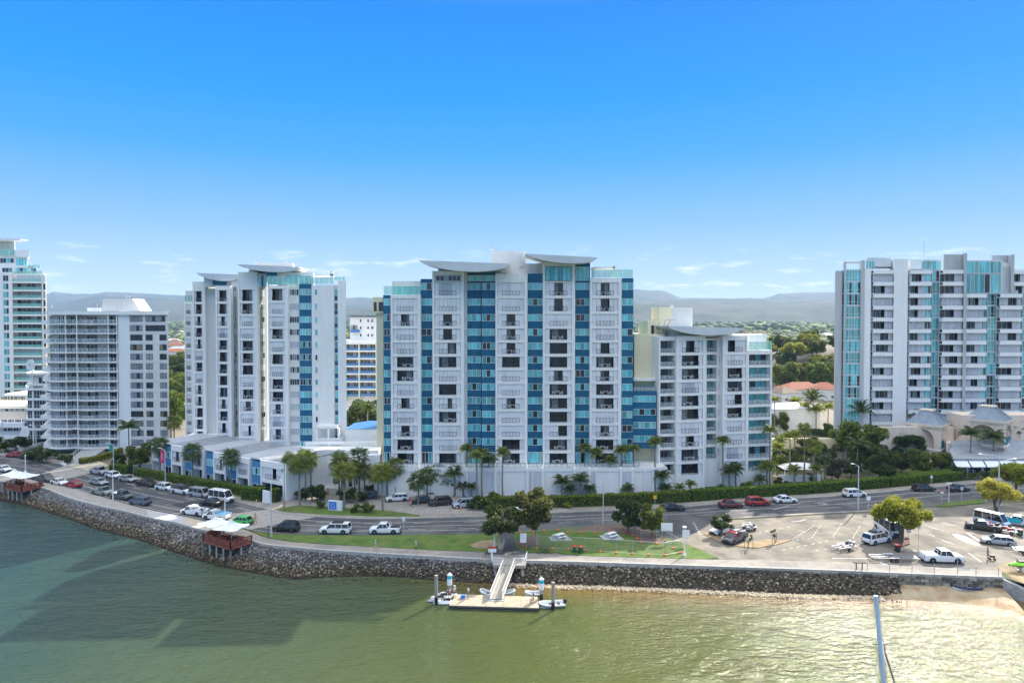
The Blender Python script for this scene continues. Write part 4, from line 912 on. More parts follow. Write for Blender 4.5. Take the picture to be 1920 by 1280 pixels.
def slab_me():
    poly = [(xl + (xr - xl) * i / 40, wavy(xl + (xr - xl) * i / 40)) for i in range(41)]; return MB().prism([(p[0] - xl, p[1]) for p in poly] + [(xr - xl, 2.2), (0, 2.2)], 0, .28).mesh('balcony', M['white'])
def brail_me():
    m = MB()
    for i in range(40):
        a = xl + (xr - xl) * i / 40; b_ = xl + (xr - xl) * (i + 1) / 40; y0, y1 = wavy(a) + .08, wavy(b_) + .08
        m.q([(a - xl, y0, 1.0), (b_ - xl, y1, 1.0), (b_ - xl, y1, 1.06), (a - xl, y0, 1.06)]); m.q([(a - xl, y0, 0.1), (b_ - xl, y1, 0.1), (b_ - xl, y1, 1.0), (a - xl, y0, 1.0)], 1)
        if i % 3 == 0: m.box(a - xl, a - xl + .06, y0 - .03, y0 + .03, 0, 1.05)
    return m.mesh('railing', [M['frame'], M['crail']])
SL, BR = slab_me(), brail_me()
cols0 = (90, 101, 125, 146, 188, 222)
for i, z in enumerate(z0s[:14]):
    zf = z - 2.2
    obj('balcony', SL, T0.root, (xl, 0, zf - .28)); obj('railing', BR, T0.root, (xl, 0, zf))
    for a, c in zip(cols0[:-1], cols0[1:]):
        x0, x1 = T0.lx(a, 2), T0.lx(c, 2); w = x1 - x0; T0.win(x0 + w * .42, 1.95, zf + .1, w * .5, 2.0, 3, 0, 'grey' if i % 2 else 'dark', 'balcony_door')
    if i % 2 == 0: furnish(T0, T0.lx(150, 0), T0.lx(180, 0), -.2, zf, '%s floor wavy balcony of the squarish white block' % ORD[13 - i])
for c in (125, 146, 205, 221): T0.b('white', T0.lx(c, 0) - .15, T0.lx(c, 0) + .15, -.3, 2, z0s[13] - 2.3, T0.lz(588, c, 0))
for i in range(14): T0.b('white', T0.lx(90, 0) - 2.2, T0.lx(90, 0) - .02, 1.0, 9, z0s[i] - 2.5, z0s[i] - 1.3, 'side_balcony')
m = MB(); xa, za = T0.loc(190, 583, 3); xb, zb_ = T0.loc(248, 560, 3); xc, _ = T0.loc(264, 583, 3); xd = T0.lx(208, 3)
m.extr([(xa, za), (xc, za), (xb, zb_), (xa + .5, zb_)], 3, 9); m.build('plant_room', M['offwhite'], T0.root); pbox(T0, 'white', 165, 188, 577, 583.5, 3, 5, 'plant_room')
T0.done()
for px in (97, 182, 191, 237, 243): antenna(T0, px, 569 if px < 200 else 553, 577 if px < 200 else 561, 4, {97: 'short aerial at the left end of the wavy block roof', 182: 'small aerial left of the plant room on the wavy block', 191: 'small aerial touching the plant room on the wavy block', 237: 'thin aerial on top of the wavy block plant room', 243: 'dark stub aerial on top of the wavy block plant room'}[px], .08)
# dark glass low block and shops at the left
T7 = Bld('office_block', 'low block with dark blue glass bands and white floor slabs at the left', 'building', 50, 198)
T7.k = -.7
for i in range(5):
    zt = T7.lz(729 + 18.8 * i, 70, 0); T7.b('white', T7.lx(49, 0), T7.lx(100, 0), -.4, 10, zt - .35, zt + .25, 'slab'); T7.win(T7.lx(51, 0), -.02, zt - 2.7, T7.lx(60, 0) - T7.lx(51, 0), 2.3, 2, 0, 'navy', sillh=.8, name='ribbon_window'); T7.win(T7.lx(63, 0), -.02, zt - 2.7, T7.lx(84, 0) - T7.lx(63, 0), 2.3, 4, 0, 'navy', sillh=.8, name='ribbon_window')
    T7.b('white', T7.lx(80, 0), T7.lx(95, 0), -1.2, .4, zt - 2.6, zt - 1.6, 'balcony')
T7.b('dark2', T7.lx(51, 0), T7.lx(96, 0), .05, 9, 0, T7.lz(728, 70, 0)); T7.b('white', T7.lx(60, 0), T7.lx(62.6, 0), -.2, .3, 0, T7.lz(690, 60, 0)); T7.b('white', T7.lx(86, 0), T7.lx(88, 0), -.2, .3, 0, T7.lz(700, 60, 0))
T7.b('white', T7.lx(50, 0), T7.lx(96, 0), 1, 9, T7.lz(729, 70, 0), T7.lz(700, 70, 0)); T7.win(T7.lx(68, 0), .9, T7.lz(720, 70, 0), 3, 2, 3, 0, 'navy'); 
for zt_ in (699, 719): pbox(T7, 'white', 50, 96, zt_, zt_ + 4, -.4, 4, 'slab')
T7.done()
def arch_sign(px, py0, py1, D, label):
    p = P(px, py1, D); w = (py1 - py0) * D / F * .42; h = (py1 - py0) * D / F; prof = [(-w * .8, 0), (w * .8, 0), (w, h * .4), (w * .8, h * .78), (w * .3, h), (-w * .3, h), (-w * .8, h * .78), (-w, h * .4)]
    t = thing('sign_board', label, 'sign', p); MB().extr(prof, 0, .4).build('board', M['wpaint'], t); MB().extr([(x * .25, h * .3 + z * .4) for x, z in prof], -.04, 0).build('emblem', M['lgrey'], t)
arch_sign(56.5, 674, 693, 197, 'white rounded shell shaped board on top of the dark glass block'); arch_sign(46, 799, 818, 186, 'white rounded shell shaped sign above the white garden wall')
T8 = Bld('shop_building', 'long low cream roofed shop building at the left edge below the slim tower', 'building', 0, 200)
T8.b('white', T8.lx(-60, 0), T8.lx(50, 0), 0, 14, 0, T8.lz(790, 20, 0)); T8.b('white2', T8.lx(-60, 0), T8.lx(50, 0), -1.5, 0, T8.lz(800, 20, 0), T8.lz(791, 20, 0), 'awning')
T8.b('peach', T8.lx(-60, 0), T8.lx(50, 0), 4, 14, 0, T8.lz(772, 20, 4)); T8.b('offwhite', T8.lx(-60, 0), T8.lx(50, 0), 5, 14, 0, T8.lz(762, 20, 5)); T8.b('white2', T8.lx(-60, 0), T8.lx(52, 0), 14, 26, 0, T8.lz(738, 20, 14))
m = MB(); zr0, zr1 = T8.lz(765, 20, 5), T8.lz(750, 20, 11); xL, xR = T8.lx(-60, 5), T8.lx(50, 5); m.q([(xL, 4.4, zr0), (xR, 4.4, zr0), (xR, 11, zr1), (xL, 11, zr1)]); m.q([(xL, 11, zr1), (xR, 11, zr1), (xR, 15, zr0), (xL, 15, zr0)]); m.build('roof', M['cream'], T8.root)
for k in range(4): T8.win(T8.lx(2 + k * 11, 0), -.03, T8.lz(808, 20, 0), 1.5, 1.6, 2, 0, 'dark'); T8.win(T8.lx(2 + k * 12, 14), 13.9, T8.lz(752, 20, 14), 1.9, 1.7, 4, 0, 'dark'); T8.win(T8.lx(9 + k * 10, 5), 4.95, T8.lz(771, 20, 5), 1.0, .9, 2, 0, 'bronze')
for k in range(4): T8.win(T8.lx(1 + k * 13, 0), -.03, T8.lz(797, 20, 0) + .3, 1.8, 1.4, 4, 0, 'dark', 'shop_window')
T8.done()
# ---------------------------------------------------------------- blue and white block between the towers
T6 = Bld('apartment_block', 'distant white apartment block with bright blue balcony glass between two towers', 'building', 650, 250)
T6.b('white', T6.lx(625, 0), T6.lx(735, 0), 0, 14, 0, T6.lz(638, 680, 0)); T6.b('white', T6.lx(657, 4), T6.lx(740, 4), 4, 16, 0, T6.lz(594, 680, 4)); T6.b('dframe', T6.lx(657, 4), T6.lx(740, 4), 3.5, 16.5, T6.lz(594, 680, 4), T6.lz(592, 680, 4), 'roof')
M['bglass'] = clear('blue_balcony_glass', (0.03, 0.22, 0.5), .85)
for i in range(7):
    zt = T6.lz(645 + 14.2 * i, 680, 0); T6.b('white', T6.lx(625, 0), T6.lx(735, 0), -1.5, 0, zt, zt + .55, 'slab')
    for a, c, n_ in ((628, 649, 4), (651, 674, 4), (676.5, 706, 5), (708, 733, 4)):
        T6.win(T6.lx(a, 0), -.05, zt - 2.25, T6.lx(c, 0) - T6.lx(a, 0), 2.2, n_, 0, 'dark', 'balcony_door'); bl = cached(('b6', c - a), lambda: MB().box(0, (c - a) * .19, 0, .04, 0, .9).mesh('balcony_glass', M['bglass'])); obj('balcony_glass', bl, T6.root, (T6.lx(a, 0), -1.45, zt - 2.2))
for c in (650, 675, 707, 734): T6.b('white', T6.lx(c, 0) - .2, T6.lx(c, 0) + .2, -1.6, 0, T6.lz(750, c, 0), T6.lz(640, c, 0))
for py in (600, 613, 627):
    for a, n_ in ((675, 1), (689, 1), (696, 2)): T6.win(T6.lx(a, 4), 3.95, T6.lz(py + 4, a, 4), 1.0 if n_ == 2 else .7, 1.1, n_, 0, 'dark')
T6.b('bglass', T6.lx(657, 2), T6.lx(673, 2), 2.5, 4, T6.lz(623, 665, 2), T6.lz(618, 665, 2), 'balcony'); T6.win(T6.lx(658, 4), 3.9, T6.lz(618, 665, 4), 2.6, 1.8, 3, 0, 'grey')
T6.done()
# ================================================================ hills, far woodland, haze
M['hill'] = noisy('wooded_hill', (0.012, 0.026, 0.020), (0.035, 0.052, 0.030), 0.012, 0.95, 9, c3=(0.06, 0.065, 0.05), s3=0.004)
def hill(prof, D, dep, name='hills'):
    """prof: (px, py) of the crest seen at distance D; real slopes front and back"""
    m = MB(); xs = list(range(-500, 2421, 14)); cols = []
    for px in xs:
        py = np.interp(px, [p[0] for p in prof], [p[1] for p in prof]); x = (px - 960) / F * D; h = max(8, (593 - py) / F * D + H)
        col = []
        for k in range(15):
            t = k / 14; y = D - dep * 0.75 + dep * 1.4 * t; s = sin(min(1, t / .54) * pi / 2) ** 1.5 if t < .54 else cos((t - .54) / .46 * pi / 2)
            nz = noise.noise(Vector((x * .0025, y * .0025, D))) * .16 + noise.noise(Vector((x * .009, y * .009, 3))) * .06
            z = h * s * (1 + nz * (1 - s * .7)) if 0 < k < 14 else -5
            col.append((x * y / D, y, z + noise.noise(Vector((x * .03, y * .03, 9))) * h * .02))
        cols.append(col)
    for a, b in zip(cols[:-1], cols[1:]):
        for k in range(14): m.q([a[k], b[k], b[k + 1], a[k + 1]])
    return struct(m.build(name, M['hill'], smooth=True))
hill([(-500, 556), (85, 553), (100, 547), (140, 551), (175, 551), (200, 547), (245, 549), (280, 551), (345, 554), (480, 563), (600, 566), (655, 558), (679, 556), (740, 562), (900, 566), (1100, 560), (1189, 542), (1243, 545),
      (1278, 559), (1377, 560), (1438, 559), (1458, 550.5), (1563, 547.5), (1700, 550), (1900, 560), (2420, 556)], 6500, 2000)
hill([(-500, 570), (87, 573), (142, 562), (186, 554), (218, 556), (273, 557), (345, 562), (500, 572), (655, 572), (720, 574), (900, 572), (1189, 567), (1300, 561), (1400, 559), (1460, 563), (1563, 559), (2420, 565)], 4900, 1300)
hill([(-500, 583), (85, 583), (200, 576), (345, 586), (655, 581), (720, 579), (1000, 576), (1189, 567.5), (1311, 569), (1399, 573), (1464, 573), (1563, 564), (1800, 560), (2420, 580)], 3500, 900)
def band(n, y0, y1, r0, r1, seed, sub, power=1.0):
    rs = np.random.RandomState(seed); Y = y0 + (y1 - y0) * rs.rand(n) ** power; X = (rs.rand(n) * 2 - 1) * Y * 0.92; R = r0 + (r1 - r0) * rs.rand(n)
    keep = np.array([noise.noise(Vector((x * .006, y * .006, seed))) > -0.22 for x, y in zip(X, Y)]); X, Y, R = X[keep], Y[keep], R[keep]
    return X, Y, R
def mat_leafy(name, stops, rough=0.8, scale=0.05, trans=0.0):
    m = pr(name, stops[0][1], rough, spec=0.2); b = m.node_tree.nodes['Principled BSDF']
    at = N(m, 'ShaderNodeAttribute', attribute_name='rnd'); c = ramp(m, at.outputs['Fac'], stops)
    oi = N(m, 'ShaderNodeObjectInfo'); hv = N(m, 'ShaderNodeHueSaturation'); mr = N(m, 'ShaderNodeMapRange'); mr.inputs['To Min'].default_value = .475; mr.inputs['To Max'].default_value = .52
    L(m, oi.outputs['Random'], mr.inputs['Value']); L(m, mr.outputs[0], hv.inputs['Hue']); L(m, c, hv.inputs['Color']); L(m, hv.outputs[0], b.inputs['Base Color']); return m
M['wood'] = mat_leafy('far_tree_foliage', [(0, (0.028, 0.050, 0.018)), (0.4, (0.060, 0.095, 0.028)), (0.75, (0.105, 0.130, 0.040)), (1, (0.19, 0.20, 0.06))])
parts_ = []
for (n, y0, y1, r0, r1, sd, sub, pw) in ((4200, 1500, 3900, 8, 16, 1, 0, .9), (5200, 700, 1700, 4.5, 8, 2, 0, .8)):
    X, Y, R = band(n, y0, y1, r0, r1, sd, sub, pw)
    tag(obj('woodland', cloud_mesh('woodland', np.stack([X, Y, R * .45], 1), R, M['wood'], 1 if y0 < 1000 else 0, (1.25, 1.25, .8), .22)), 'mass of distant trees over the far suburbs', None, kind='stuff')
# middle distance: clumpy crowns, several balls of leaves each
X, Y, R = band(1500, 260, 760, 2.6, 4.6, 3, 0, .7)
C_ = []; RR = []
rs = np.random.RandomState(4)
houses_xy = []
for x, y, r in zip(X, Y, R):
    if abs(y - 250) < 12 and -75 < x < -35: continue
    if y < 345 and .37 < x / y < .48: continue
    if y < 420 and -.52 < x / y < -.47: continue
    for _ in range(16):
        d = rs.randn(3) * np.array([.8, .8, .5]); C_.append((x + d[0] * r * .7, y + d[1] * r * .7, r * 1.15 + d[2] * r * .7)); RR.append(r * rs.uniform(.28, .55))
tag(obj('woodland', cloud_mesh('woodland', np.array(C_), np.array(RR), M['wood'], 0, (1.1, 1.1, .85), .3)), 'leafy trees filling the suburb behind the towers', None, kind='stuff')
# haze
hz = MB().box(-9500, 9500, -600, 8600, -4.2, 335).mesh('haze', [])
hm = bpy.data.materials.new('haze'); hm.use_nodes = True; hm.node_tree.nodes.clear()
vo = hm.node_tree.nodes.new('ShaderNodeVolumePrincipled'); ou = hm.node_tree.nodes.new('ShaderNodeOutputMaterial'); hm.node_tree.links.new(vo.outputs[0], ou.inputs['Volume'])
vo.inputs['Color'].default_value = (0.52, 0.72, 1.0, 1); vo.inputs['Density'].default_value = 0.00007; vo.inputs['Anisotropy'].default_value = 0.0
hz.materials.append(hm); ho = obj('haze', hz); ho['kind'] = 'stuff'; ho['label'] = 'pale bluish haze over the far hills'
# ================================================================ plants
def leafmesh(name, pts, size, mat, seed=1, up=0.35, aspect=1.7):
    rs = np.random.RandomState(seed); n = len(pts); P_ = np.array(pts); nr = rs.randn(n, 3); nr[:, 2] = np.abs(nr[:, 2]) + up; nr /= np.linalg.norm(nr, axis=1)[:, None]
    t = rs.randn(n, 3); t -= (t * nr).sum(1)[:, None] * nr; t /= np.linalg.norm(t, axis=1)[:, None]; bt = np.cross(nr, t)
    s = size * (0.6 + .8 * rs.rand(n))[:, None]; a = t * s * aspect * .5; b = bt * s * .5
    V = np.stack([P_ - a, P_ + b, P_ + a, P_ - b], 1).reshape(-1, 3); Fq = np.arange(4 * n, dtype=np.int32)
    me = bpy.data.meshes.new(name); me.vertices.add(4 * n); me.vertices.foreach_set('co', V.reshape(-1).astype(np.float32)); me.loops.add(4 * n); me.loops.foreach_set('vertex_index', Fq)
    me.polygons.add(n); me.polygons.foreach_set('loop_start', np.arange(0, 4 * n, 4, dtype=np.int32)); me.polygons.foreach_set('loop_total', np.full(n, 4, np.int32)); me.update(calc_edges=True)
    at = me.attributes.new('rnd', 'FLOAT', 'FACE'); at.data.foreach_set('value', rs.rand(n).astype(np.float32)); me.materials.append(mat); return me
def leafmat(name, dark, mid, bright, tr=0.35):
    m = mat_leafy(name, [(0, dark), (0.5, mid), (1, bright)], 0.55); b = m.node_tree.nodes['Principled BSDF']
    # thin leaves let some light through
    t = N(m, 'ShaderNodeBsdfTranslucent'); hv = [n_ for n_ in m.node_tree.nodes if n_.type == 'HUE_SAT'][0]; g2 = mix(m, 0.5, hv.outputs[0], (bright[0] * 1.2, bright[1] * 1.2, bright[2] * .5)); L(m, g2, t.inputs[0])
    ms = N(m, 'ShaderNodeMixShader'); ms.inputs[0].default_value = tr; L(m, b.outputs[0], ms.inputs[1]); L(m, t.outputs[0], ms.inputs[2])
    L(m, ms.outputs[0], m.node_tree.nodes['Material Output'].inputs[0]); return m
M['leafd'] = leafmat('dark_green_leaves', (0.025, 0.05, 0.015), (0.055, 0.095, 0.027), (0.12, 0.165, 0.04))
M['leafg'] = leafmat('mid_green_leaves', (0.05, 0.085, 0.018), (0.11, 0.165, 0.03), (0.22, 0.27, 0.05))
M['leafy'] = leafmat('yellow_green_leaves', (0.11, 0.14, 0.015), (0.26, 0.29, 0.03), (0.42, 0.42, 0.05))
M['leafye'] = leafmat('yellow_leaves', (0.22, 0.19, 0.03), (0.42, 0.35, 0.05), (0.55, 0.47, 0.10))
M['leafo'] = leafmat('olive_leaves', (0.05, 0.06, 0.02), (0.12, 0.13, 0.045), (0.24, 0.23, 0.07))
M['leafr'] = leafmat('grey_green_leaves', (0.05, 0.07, 0.04), (0.10, 0.125, 0.075), (0.17, 0.20, 0.11))
M['hedge'] = leafmat('hedge_leaves', (0.055, 0.10, 0.012), (0.12, 0.20, 0.022), (0.25, 0.33, 0.04))
M['bark'] = noisy('bark', (0.10, 0.08, 0.06), (0.22, 0.18, 0.14), 4, 0.95, 5, obj=False) if False else noisy('bark', (0.10, 0.08, 0.06), (0.22, 0.18, 0.14), 4, 0.95, 5)
M['pbark'] = noisy('pale_bark', (0.36, 0.32, 0.26), (0.56, 0.50, 0.42), 3, 0.9, 5)
M['palmtrunk'] = noisy('palm_trunk', (0.16, 0.14, 0.12), (0.30, 0.27, 0.23), 5, 0.95, 4, sc3=(1, 1, 3))
def crown_pts(n, blobs, seed, shell=0.55):
    rs = random.Random(seed); out = []; tot = sum(r ** 2 for *_, r in blobs)
    for (x, y, z, r) in blobs:
        for _ in range(int(n * r * r / tot)):
            u = rs.uniform(-1, 1); a = rs.uniform(0, 6.283); q = r * (shell + (1 - shell) * rs.random()) * (1 + .12 * sin(5 * a + 3 * u)); s = sqrt(1 - u * u); out.append((x + q * s * cos(a), y + q * s * sin(a), z + q * u * .85))
    return out
def tree_proto(kind, seed, h, w, mat, bark, n, trunk_h, leaf=.30, nb=16, flat=1.0, trunks=1, lean=0.0):
    rs = random.Random(seed); blobs = []
    cz = trunk_h + (h - trunk_h) / 2; rz = (h - trunk_h) / 2
    for k in range(nb):
        a = rs.random() * 6.283; u = rs.uniform(-1, 1); rr = sqrt(max(0, 1 - (u * .85) ** 2)) * rs.uniform(.35, .82)
        blobs.append((cos(a) * rr * w, sin(a) * rr * w, cz + u * rz * .72 * flat, rs.uniform(.22, .38) * w * (0.8 if flat < 1 else 1)))
    cm = leafmesh('crown', crown_pts(n, blobs, seed), leaf, mat, seed)
    t = MB(); rb = max(.09, h * .028)
    for q in range(trunks):
        off = Vector(((q - (trunks - 1) / 2) * rb * 1.5, rs.uniform(-.2, .2), 0)); top = Vector((off.x * 4 + lean, rs.uniform(-.3, .3), trunk_h + rz * .5)); midp = off.lerp(top, .5) + Vector((rs.uniform(-.2, .2), 0, 0))
        t.tube(off, midp, rb, rb * .8, 8); t.tube(midp, top, rb * .8, rb * .5, 8)
        for k in range(max(4, nb // 2 // trunks)):
            b_ = blobs[rs.randrange(nb)]; st = midp.lerp(top, rs.uniform(.1, .9)); t.tube(st, (b_[0] * .85, b_[1] * .85, b_[2]), rb * .42, rb * .12, 5)
    return cm, t.mesh('trunk', bark)
PROTO = {}
def place_tree(key, base, h, label, group=None, spec=None, wscale=1.0, rz=None):
    cm, tm, h0 = PROTO[key]; s = h / h0
    r = thing('tree', label, 'tree', base, random.random() * 6.28 if rz is None else rz, group); r.scale = (s * wscale, s * wscale, s)
    obj('trunk', tm, r); obj('crown', cm, r); return r
def mkproto(key, *a, **k): c, t = tree_proto(key, *a, **k); PROTO[key] = (c, t, a[1])
mkproto('dark', 21, 8.0, 3.4, M['leafd'], M['bark'], 6500, 1.6, leaf=.30)
mkproto('green', 22, 8.0, 3.6, M['leafg'], M['bark'], 6500, 1.8, leaf=.30)
mkproto('yellow', 23, 7.0, 4.6, M['leafy'], M['bark'], 9000, 2.5, leaf=.26, nb=26, flat=.8, trunks=3)
mkproto('gold', 24, 7.0, 4.4, M['leafye'], M['bark'], 6000, 2.2, leaf=.24, nb=22, flat=.8, trunks=3)
mkproto('olive', 25, 8.0, 2.7, M['leafo'], M['pbark'], 8000, 2.0, leaf=.22, nb=20)
mkproto('paper', 26, 7.0, 3.0, M['leafd'], M['pbark'], 6500, 2.6, leaf=.22, nb=16, trunks=2, lean=.6)
mkproto('grey', 27, 8.0, 3.2, M['leafr'], M['bark'], 6500, 1.6, leaf=.24)
mkproto('bushg', 28, 2.0, 1.4, M['leafg'], M['bark'], 1500, .2, leaf=.16, nb=9)
mkproto('bushd', 29, 2.0, 1.4, M['leafd'], M['bark'], 1500, .2, leaf=.16, nb=9)
mkproto('bushy', 30, 2.0, 1.4, M['leafy'], M['bark'], 1500, .2, leaf=.15, nb=9)
mkproto('small', 31, 4.5, 1.9, M['leafd'], M['bark'], 2600, 1.5, leaf=.18, nb=12, lean=.4)
mkproto('sapling', 32, 2.8, .6, M['leafo'], M['bark'], 300, .8, leaf=.13, nb=6)
def tree_px(key, px, pyt, pyb, label, group=None, wscale=1.0, name=None, z=0.0):
    b = G(px, pyb, z); top = P(px, pyt, b.y).z; r = place_tree(key, b, top - z, label, group, wscale=wscale)
    if name: r.name = name; r['category'] = {'shrub': 'shrub'}.get(name, name)
    return r
# ---- palms
def frond_feather(L_=2.6, droop=1.0, nl=13, wid=.75, mat='leafg', rise=.9):
    m = MB(); pts = []
    for i in range(9):
        t = i / 8; pts.append(Vector((L_ * (t - .12 * t * t), 0, rise * L_ * .38 * sin(t * 1.9) - droop * L_ * .55 * t ** 2.6)))
    for a, b in zip(pts[:-1], pts[1:]): m.tube(a, b, .03, .025, 3, cap=False)
    for i in range(nl):
        t = .12 + .88 * i / (nl - 1); k = t * 8; j = min(7, int(k)); p = pts[j].lerp(pts[j + 1], k - j); d = (pts[j + 1] - pts[j]).normalized(); w = wid * sin(min(1, t * 1.1 + .12) * pi) ** .6
        for s in (-1, 1):
            e = p + Vector((0, s * w, 0)) * .85 + d * w * .35 + Vector((0, 0, -w * .45)); q = d * .105
            m.q([p - q, p + q, e + q * .3, e - q * .3])
    me = m.mesh('frond', M[mat]); at = me.attributes.new('rnd', 'FLOAT', 'FACE'); at.data.foreach_set('value', np.random.RandomState(3).rand(len(me.polygons)).astype(np.float32)); return me
def frond_fan(L_=1.5, R=.95, mat='leafg', nf=11, droop=.5):
    m = MB(); e = Vector((L_ * .62, 0, .25)); m.tube((0, 0, 0), e, .03, .02, 3, cap=False)
    for i in range(nf):
        a = -1.9 + 3.8 * i / (nf - 1); a2 = a + .30; d = Vector((cos(a), sin(a), 0)); d2 = Vector((cos(a2), sin(a2), 0)); r1 = R * .62; r2 = R * (.9 + .12 * ((i * 7) % 3))
        m.q([e, e + d * r1 + Vector((0, 0, .02)), e + (d + d2) * .5 * r2 + Vector((0, 0, -droop * R * .6)), e + d2 * r1])
    me = m.mesh('frond', M[mat]); at = me.attributes.new('rnd', 'FLOAT', 'FACE'); at.data.foreach_set('value', np.random.RandomState(5).rand(len(me.polygons)).astype(np.float32)); return me
M['palmy'] = leafmat('yellow_green_palm_leaves', (0.07, 0.10, 0.015), (0.16, 0.20, 0.03), (0.30, 0.32, 0.05))  # yellow green leaf colour, lighter than the other palms
M['palmd'] = leafmat('dark_palm_leaves', (0.035, 0.06, 0.02), (0.07, 0.11, 0.03), (0.14, 0.18, 0.05))
M['palmg'] = leafmat('green_palm_leaves', (0.06, 0.09, 0.018), (0.12, 0.165, 0.032), (0.24, 0.27, 0.06))
M['deadfrond'] = noisy('dry_frond', (0.20, 0.14, 0.07), (0.34, 0.26, 0.14), 3)
FR = {'feather': frond_feather(), 'featherd': frond_feather(mat='palmd'), 'feathery': frond_feather(mat='palmy'), 'fan': frond_fan(mat='palmg'), 'fand': frond_fan(mat='palmd'), 'fany': frond_fan(mat='palmy'),
      'date': frond_feather(3.2, .7, 16, .45, 'palmd', 1.2), 'fox': frond_feather(2.2, 1.25, 12, .8, 'palmg', 1.0)}
TRUNK = {}
def palm(px, pyc, pyb, r, kind, label, group='palms along the towers and forecourt', nf=None, z=0.0, lean=0.0, tr=.17):
    b = G(px, pyb, z) if z == 0 else G(px, pyb, z); c = P(px, pyc, b.y); h = max(.6, c.z - z - r * .15)
    t = thing('palm_tree', label, 'palm tree', b, random.random() * 6.28, group); L0 = {'fan': 1.55, 'fand': 1.55, 'fany': 1.55, 'date': 3.0, 'fox': 2.1}.get(kind, 2.4); s = r / L0 * (1.05 if kind.startswith('fan') else 1.22)
    key = round(h * 2); 
    if key not in TRUNK:
        hh = key / 2; m = MB(); n = 7; wob = random.uniform(-.18, .18)
        for i in range(n): a, c2 = i / n, (i + 1) / n; m.tube((wob * sin(a * 3), 0, hh * a), (wob * sin(c2 * 3), 0, hh * c2), tr * (1.25 - .5 * a), tr * (1.25 - .5 * c2), 8, cap=(i == n - 1))
        TRUNK[key] = (m.mesh('trunk', M['palmtrunk']), wob * sin(3), hh)
    tm, ox, hh = TRUNK[key]; o = obj('trunk', tm, t); fan = kind.startswith('fan'); n = nf or (24 if fan else (26 if kind == 'date' else 15))
    for i in range(n):
        az = i * 2.39996; f = i / (n - 1); pit = (1.05 - 2.0 * f if fan else (.95 - 1.25 * f if kind != 'date' else 1.1 - 1.5 * f)) + random.uniform(-.12, .12)
        fo = obj('frond', FR[kind], t, (ox, 0, hh)); fo.rotation_euler = (random.uniform(-.2, .2), -pit, az); sc_ = s * random.uniform(.88, 1.1); fo.scale = (sc_, sc_, sc_)
    return t
